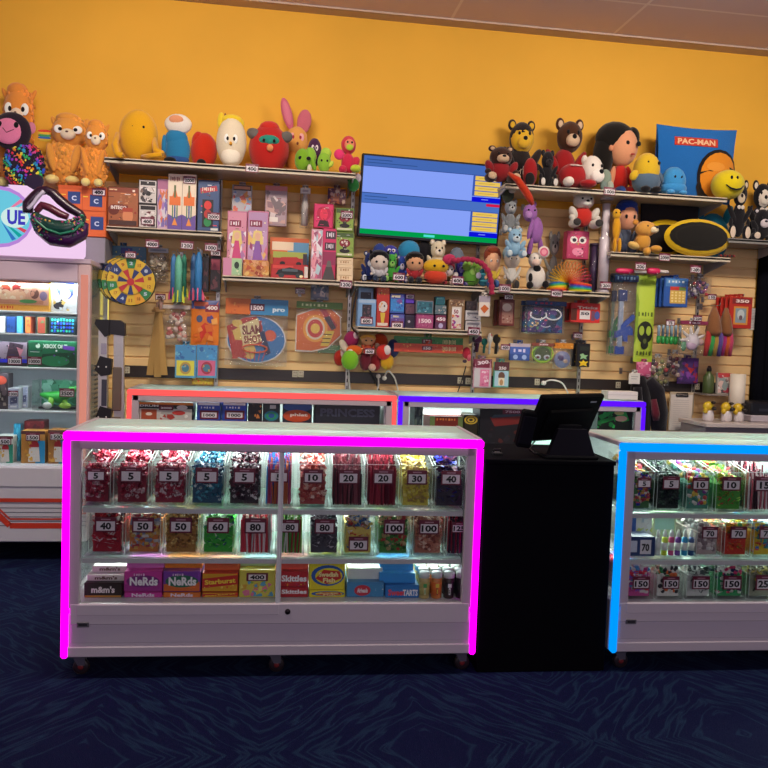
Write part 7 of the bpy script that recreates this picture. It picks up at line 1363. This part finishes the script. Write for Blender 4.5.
bk('toy_football','toy','blue and orange football box with white lettering in the coral-lit case',283,403,312,'1c2034',[('e',.5,.1,.5,.12,'28509a'),('e',.48,.32,.48,.15,'c84a1c'),('t',.55,.3,.6,.1,'f0e0d0','phlat'),('z',.05,.5,.95,.95,8,['28509a','c84a1c'])],shelf_=C1)
bk('long_carton','toy','long charcoal carton with faint grey lettering in the coral-lit case',315,404,380,'20222e',[('t',.5,.22,.84,.2,'50546a','PRINCESS'),('r',.03,.03,.97,.05,'3a3c4c')],shelf_=C1)
bk('white_post','toy','narrow white pack at the right end of the coral-lit case',384,404,388,'c8ccd0',[],shelf_=C1)
bk('toy_box','toy','dark green box at the left of the violet-lit case',415,406,423,'28383c',[('z',0,0,1,.6,14,['3a4a50','5a6a60','202a30'])],v=-.5,shelf_=V1)
bk('game_box','board game','red and olive boxed game with orange lettering in the violet-lit case',430,416.5,463,'7a2a20',[('r',0,0,.15,1,'6a8048'),('r',.85,0,1,1,'6a8048'),('t',.5,.1,.62,.08,'e0803a','~7')],v=-.5,d=.24,shelf_=V1)
T,w_,h_=bk('puzzle_disc','toy','yellow and black spiral disc toy in the violet-lit case',464,415,478,'2a2618',[('e',.5,.16,.48,.14,'d8b838'),('e',.5,.16,.36,.105,'3a2c18'),('e',.5,.16,.26,.08,'d8b838'),('e',.5,.16,.14,.04,'3a2c18')],shelf_=V1)
bk('pool_table_box','toy','black pool table box with red tag in the violet-lit case',480,405,530,'17161e',[('t',.28,.05,.44,.05,'d8d4dc','POOL TABLE'),('r',.45,.1,.85,.22,'6b1630'),('t',.65,.16,.3,.06,'d0a8b0','7500'),('p','7a2420',[(.2,.3),(.9,.22),(.95,.42),(.3,.52)]),('p','3a4a58',[(.28,.24),(.85,.2),(.9,.25),(.22,.32)]),('z',.1,.5,.95,.95,12,['3a1a1c','28222c','5a2420'])],shelf_=V1)
bk('glow_pack','toy','black pack of bright green glow cords at the right of the violet-lit case',598,408,633,'101c18',[('p','1f9a48',[(.0,.2),(.4,.06),(.45,.12),(.1,.3)]),('p','28b050',[(.4,.05),(.75,.0),(.9,.3),(.7,.35)]),('p','1f8a40',[(.05,.3),(.6,.2),(.62,.25),(.1,.4)]),('e',.6,.12,.14,.05,'c8c878'),('e',.66,.26,.18,.07,'d8b098'),('z',0,.1,.5,.5,10,['28a850','187038'])],shelf_=V1)
mbx=MB(); u0,u1,zb,zt=WALL.box((424,410,461,414.5),-.46); mbx.box(-(u1-u0)/2,0,0,(u1-u0)/2,.03,.03,'f4fffb',.004); o=mbx.build('tube_lamp',M_BULB,None,((u0+u1)/2,-.46,zb)); o.parent=PU; o.location=((u0+u1)/2-PURP['u0'],-.46-VB,zb)
# ------------------------------------------------------------------ prizes inside the machine
def mp(name,cat,lab,bb,v,d,col,els,row,**k): return P(name,cat,lab,bb,YM+v,d,col,els,on=MSH[row]+.0003,**k)
mp('game_box','board game','yellow fishing game box in the prize machine window',(-14,272,50,311),.08,.12,'d8a838',[('r',0,0,1,.2,'e0b830'),('t',.58,.1,.74,.11,'3a2818','FAMILY FISHING GAME'),('r',0,.2,.98,.84,'e0a890'),('e',.3,.45,.08,.13,'a83a28'),('e',.5,.42,.09,.16,'8a2420'),('e',.76,.55,.07,.13,'7a5048'),('e',.9,.6,.06,.12,'8a7aa0'),('e',.3,.6,.1,.14,'e8c0a0'),('e',.5,.6,.12,.15,'e8b898'),('r',.1,.72,.9,.82,'c88a70'),('e',.66,.75,.14,.05,'4a8a50'),('r',0,.85,1,1,'e0a040'),('t',.3,.92,.3,.07,'c83020','~7'),('z',.2,.25,.95,.7,14,['e8c8b0','d89880','f0d8c0'])],0)
mp('figure_box','toy','white box with blue haired cartoon figure in the prize machine',(51,277,77,311),.1,.12,'d0d4d8',[('r',.03,.03,.97,.12,'8a98a8'),('p','3a48a8',[(.15,.3),(.5,.2),(.9,.15),(.85,.5),(.7,.62),(.35,.55)]),('e',.55,.48,.2,.14,'e0c8a0'),('p','5060c0',[(.2,.25),(.8,.2),(.6,.36),(.3,.4)]),('e',.3,.82,.2,.1,'2a2a30'),('z',.1,.6,.95,.95,14,['c8a858','30303a','d0d8e0'])],0)
for k,(x0,x1,c,c2,n) in enumerate(((-2,5,'d0d4d4','e8e8e8','white'),(6,16,'1c3a70','22488a','navy'),(16.5,22.5,'4aa8e0','60b8f0','sky blue'),(25,31,'c05038','d88040','red flame'),(37,46,'6a7a50','a84838','olive and red'))):
    mp('media_case','toy',n+' thin case standing in the upper row of the prize machine',(x0,316+.2*k,x1,333),.12,.1,c,[('r',.1,.04,.9,.96,c2),('z',.1,.2,.9,.8,5,[c,c2])],1)
mp('holo_pack','toy','wide black pack with rows of shimmering teal and blue dots',(49,316.5,77,333.5),.1,.06,'1a2a30',[('r',.05,.05,.95,.95,'20343a')]+[('e',.12+.105*i,.2+.2*j,.04,.07,[['30c098','28b0c0','40d0a0'],['3060d8','28a0d0','5048d0'],['3048e0','48a0e8','2030b0'],['28c0c0','3058e0','38d8a8']][j][i%3]) for j in range(4) for i in range(8)],1)
mp('game_box','toy','mauve and black game box tagged 10000 in the prize machine',(-8,342,27,367),.1,.1,'2a2430',[('r',0,0,1,.7,'8a7a8a'),('p','3a2a38',[(.5,.0),(.9,.1),(.8,.7),(.4,.7)]),('p','c07a8a',[(.7,.2),(.9,.3),(.8,.6)]),('r',.0,.7,1,.85,'2028c8'),('r',.0,.85,1,1,'1c1c24')],2,tg='10000',tagpos=(.66,.24))
mp('console_box','game console','green XBOX ONE game console box in the prize machine',(28,341,77,367.5),.08,.14,'14583a',[('r',.02,.03,.98,.97,'186844'),('e',.2,.2,.045,.09,'c8e0d0'),('t',.55,.2,.5,.16,'d0e4d8','XBOX ONE'),('p','0f4028',[(.3,.5),(.95,.4),(.98,.97),(.2,.97)]),('e',.55,.75,.3,.2,'20784a'),('p','6a40b0',[(.7,.15),(.95,.2),(.95,.35),(.72,.3)]),('z',.5,.4,.95,.9,8,['28886a','124830','6a3a98'])],2,tg='10000',tagpos=(.14,.24))
for k,(x0,x1,y0) in enumerate(((8,19,388),(17,28,386))):
    mp('gadget_box','toy',('grey gadget box tagged 1000 in front','grey gadget box half behind the tagged one')[k],(x0,y0,x1,410),.1+.09*k,.08,'a8acb4',[('r',.05,.05,.95,.95,'9aa0b8'),('p','4a5070',[(.2,.45),(.85,.4),(.85,.7),(.2,.75)]),('r',.2,.82,.8,.9,'d0d0d8')],3,tg='1000' if k==0 else None,tagpos=(.5,.75))
mp('robot_toy','toy','dark rounded toy with red top at the left of the machine row',(-6,373,8,410),.1,.1,'3a3238',[('e',.5,.2,.4,.12,'b84a38'),('e',.5,.6,.4,.2,'241c20'),('z',.1,.3,.9,.9,8,['5a4a50','8a8078'])],3)
def dino(mb,w,h,d):
    mb.tube([(-w*.42,d*.5,h*.5),(-w*.2,d*.5,h*.45),(w*.05,d*.45,h*.4),(w*.22,d*.4,h*.55),(w*.34,d*.4,h*.7)],[.01,.03,.045,.03,.016],'2a9838',10); mb.ell((w*.36,d*.35,h*.72),(.035,.02,.02),'38a848',10,7)
    for x in(-.12,.12): mb.tube([(w*x,d*.4,h*.4),(w*x*1.3,d*.38,h*.22),(w*x*1.2,d*.34,h*.1)],[.025,.018,.012],'78c038',8)
    mb.box(-w*.42,d*.3,h*.03,w*.42,d*.85,h*.1,'2a2c34'); mb.ell((-w*.22,d*.3,h*.14),(.03,.015,.022),'c8ccc8',10,6); mb.ell((w*.18,d*.3,h*.15),(.04,.02,.02),'98c848',10,6)
u0,u1,zb,zt=WALL.box((32,381,77,410.5),YM+.08); w=u1-u0; zb=MSH[3]+.0006; h=zt-zb
T=thing('dinosaur_box','clear box with green toy dinosaur tagged 3500 in the prize machine','toy',((u0+u1)/2,YM+.08,zb)); 
mb=MB(); mb.box(-w/2,0,0,w/2,.2,h,'ffffff'); mb.build('clear_carton',M_ACRYL,T); mb=MB(); dino(mb,w,h,.2); mb.build('dinosaur',M_PLASTIC,T); mb=MB(); mb.box(-w*.48,.19,.005,w*.48,.195,h*.98,'4a9a78'); art(mb,[('z',0,0,1,1,20,['3a8a68','58b088','2a7050','88c8b0'])],w*.96,h*.95,.189,.0002,None,-w*.48,.01); mb.build('back_card',M_PAPER,T); mb=MB(); price_tag(mb,w*.28,h*.62,-.004,.09,.055,'3500'); mb.build('price_tag',M_PAPER,T)
for k,(x0,x1,y0,c) in enumerate(((-4,13,436,'c8ccc8'),(21,45,431,'b07a38'),(48,66,430,'a87238'))):
    mp('figure_box','toy',('pale mint boxed figure tagged 1500 at the left of the lowest machine row','amber and blue boxed figure tagged 1500 in the lowest machine row','amber boxed figure beside the post in the lowest machine row')[k],(x0,y0,x1,464),.1,.12,c,[('r',0,0,1,.1,'4a2a28'),('p',('2a8a70','2a88b8','2a88b8')[k],[(.7,.3),(1,.3),(1,1),(.6,1)]),('e',.55,.45,.2,.14,'b03038'),('p','e0d8d4',[(.35,.5),(.75,.5),(.8,.95),(.3,.95)]),('z',.05,.3,.5,.95,8,['d8a848','c88a38','e0c080'])],4,tg='1500',tagpos=(.5,.82))
mp('figure_box','toy','teal bottle pack between mint and amber boxes in the lowest machine row',(13.5,424,20.5,464),.18,.06,'2a7a98',[('z',0,0,1,1,12,['3a98b8','58b0c8','1c5870'])],4)
mp('figure_box','toy','dark red topped box behind the amber boxes in the machine',(24,421,44,464),.26,.12,'6a2028',[('z',0,0,1,.4,8,['8a2c34','4a1820'])],4)
# ------------------------------------------------------------------ ceiling lights of the room and an added front fill
def area(name,loc,rot,sx,sy,e,col):
    ld=bpy.data.lights.new(name,'AREA'); ld.shape='RECTANGLE'; ld.size=sx; ld.size_y=sy; ld.energy=e; ld.color=col
    o=bpy.data.objects.new(name,ld); COL.objects.link(o); o.location=loc; o.rotation_euler=[math.radians(a) for a in rot]; return o
area('ceiling_troffer',(-.6,-2.5,CEIL-.04),(42,0,0),1.4,.6,95,(1,.88,.74))
area('ceiling_troffer',(2.9,-2.5,CEIL-.04),(42,0,0),1.4,.6,105,(1,.88,.74))
area('camera_side_fill',(.5,-8.5,2.4),(80,0,0),5,2,66,(.95,.82,.95))  # unseen fill added on the camera side to lift the counter fronts
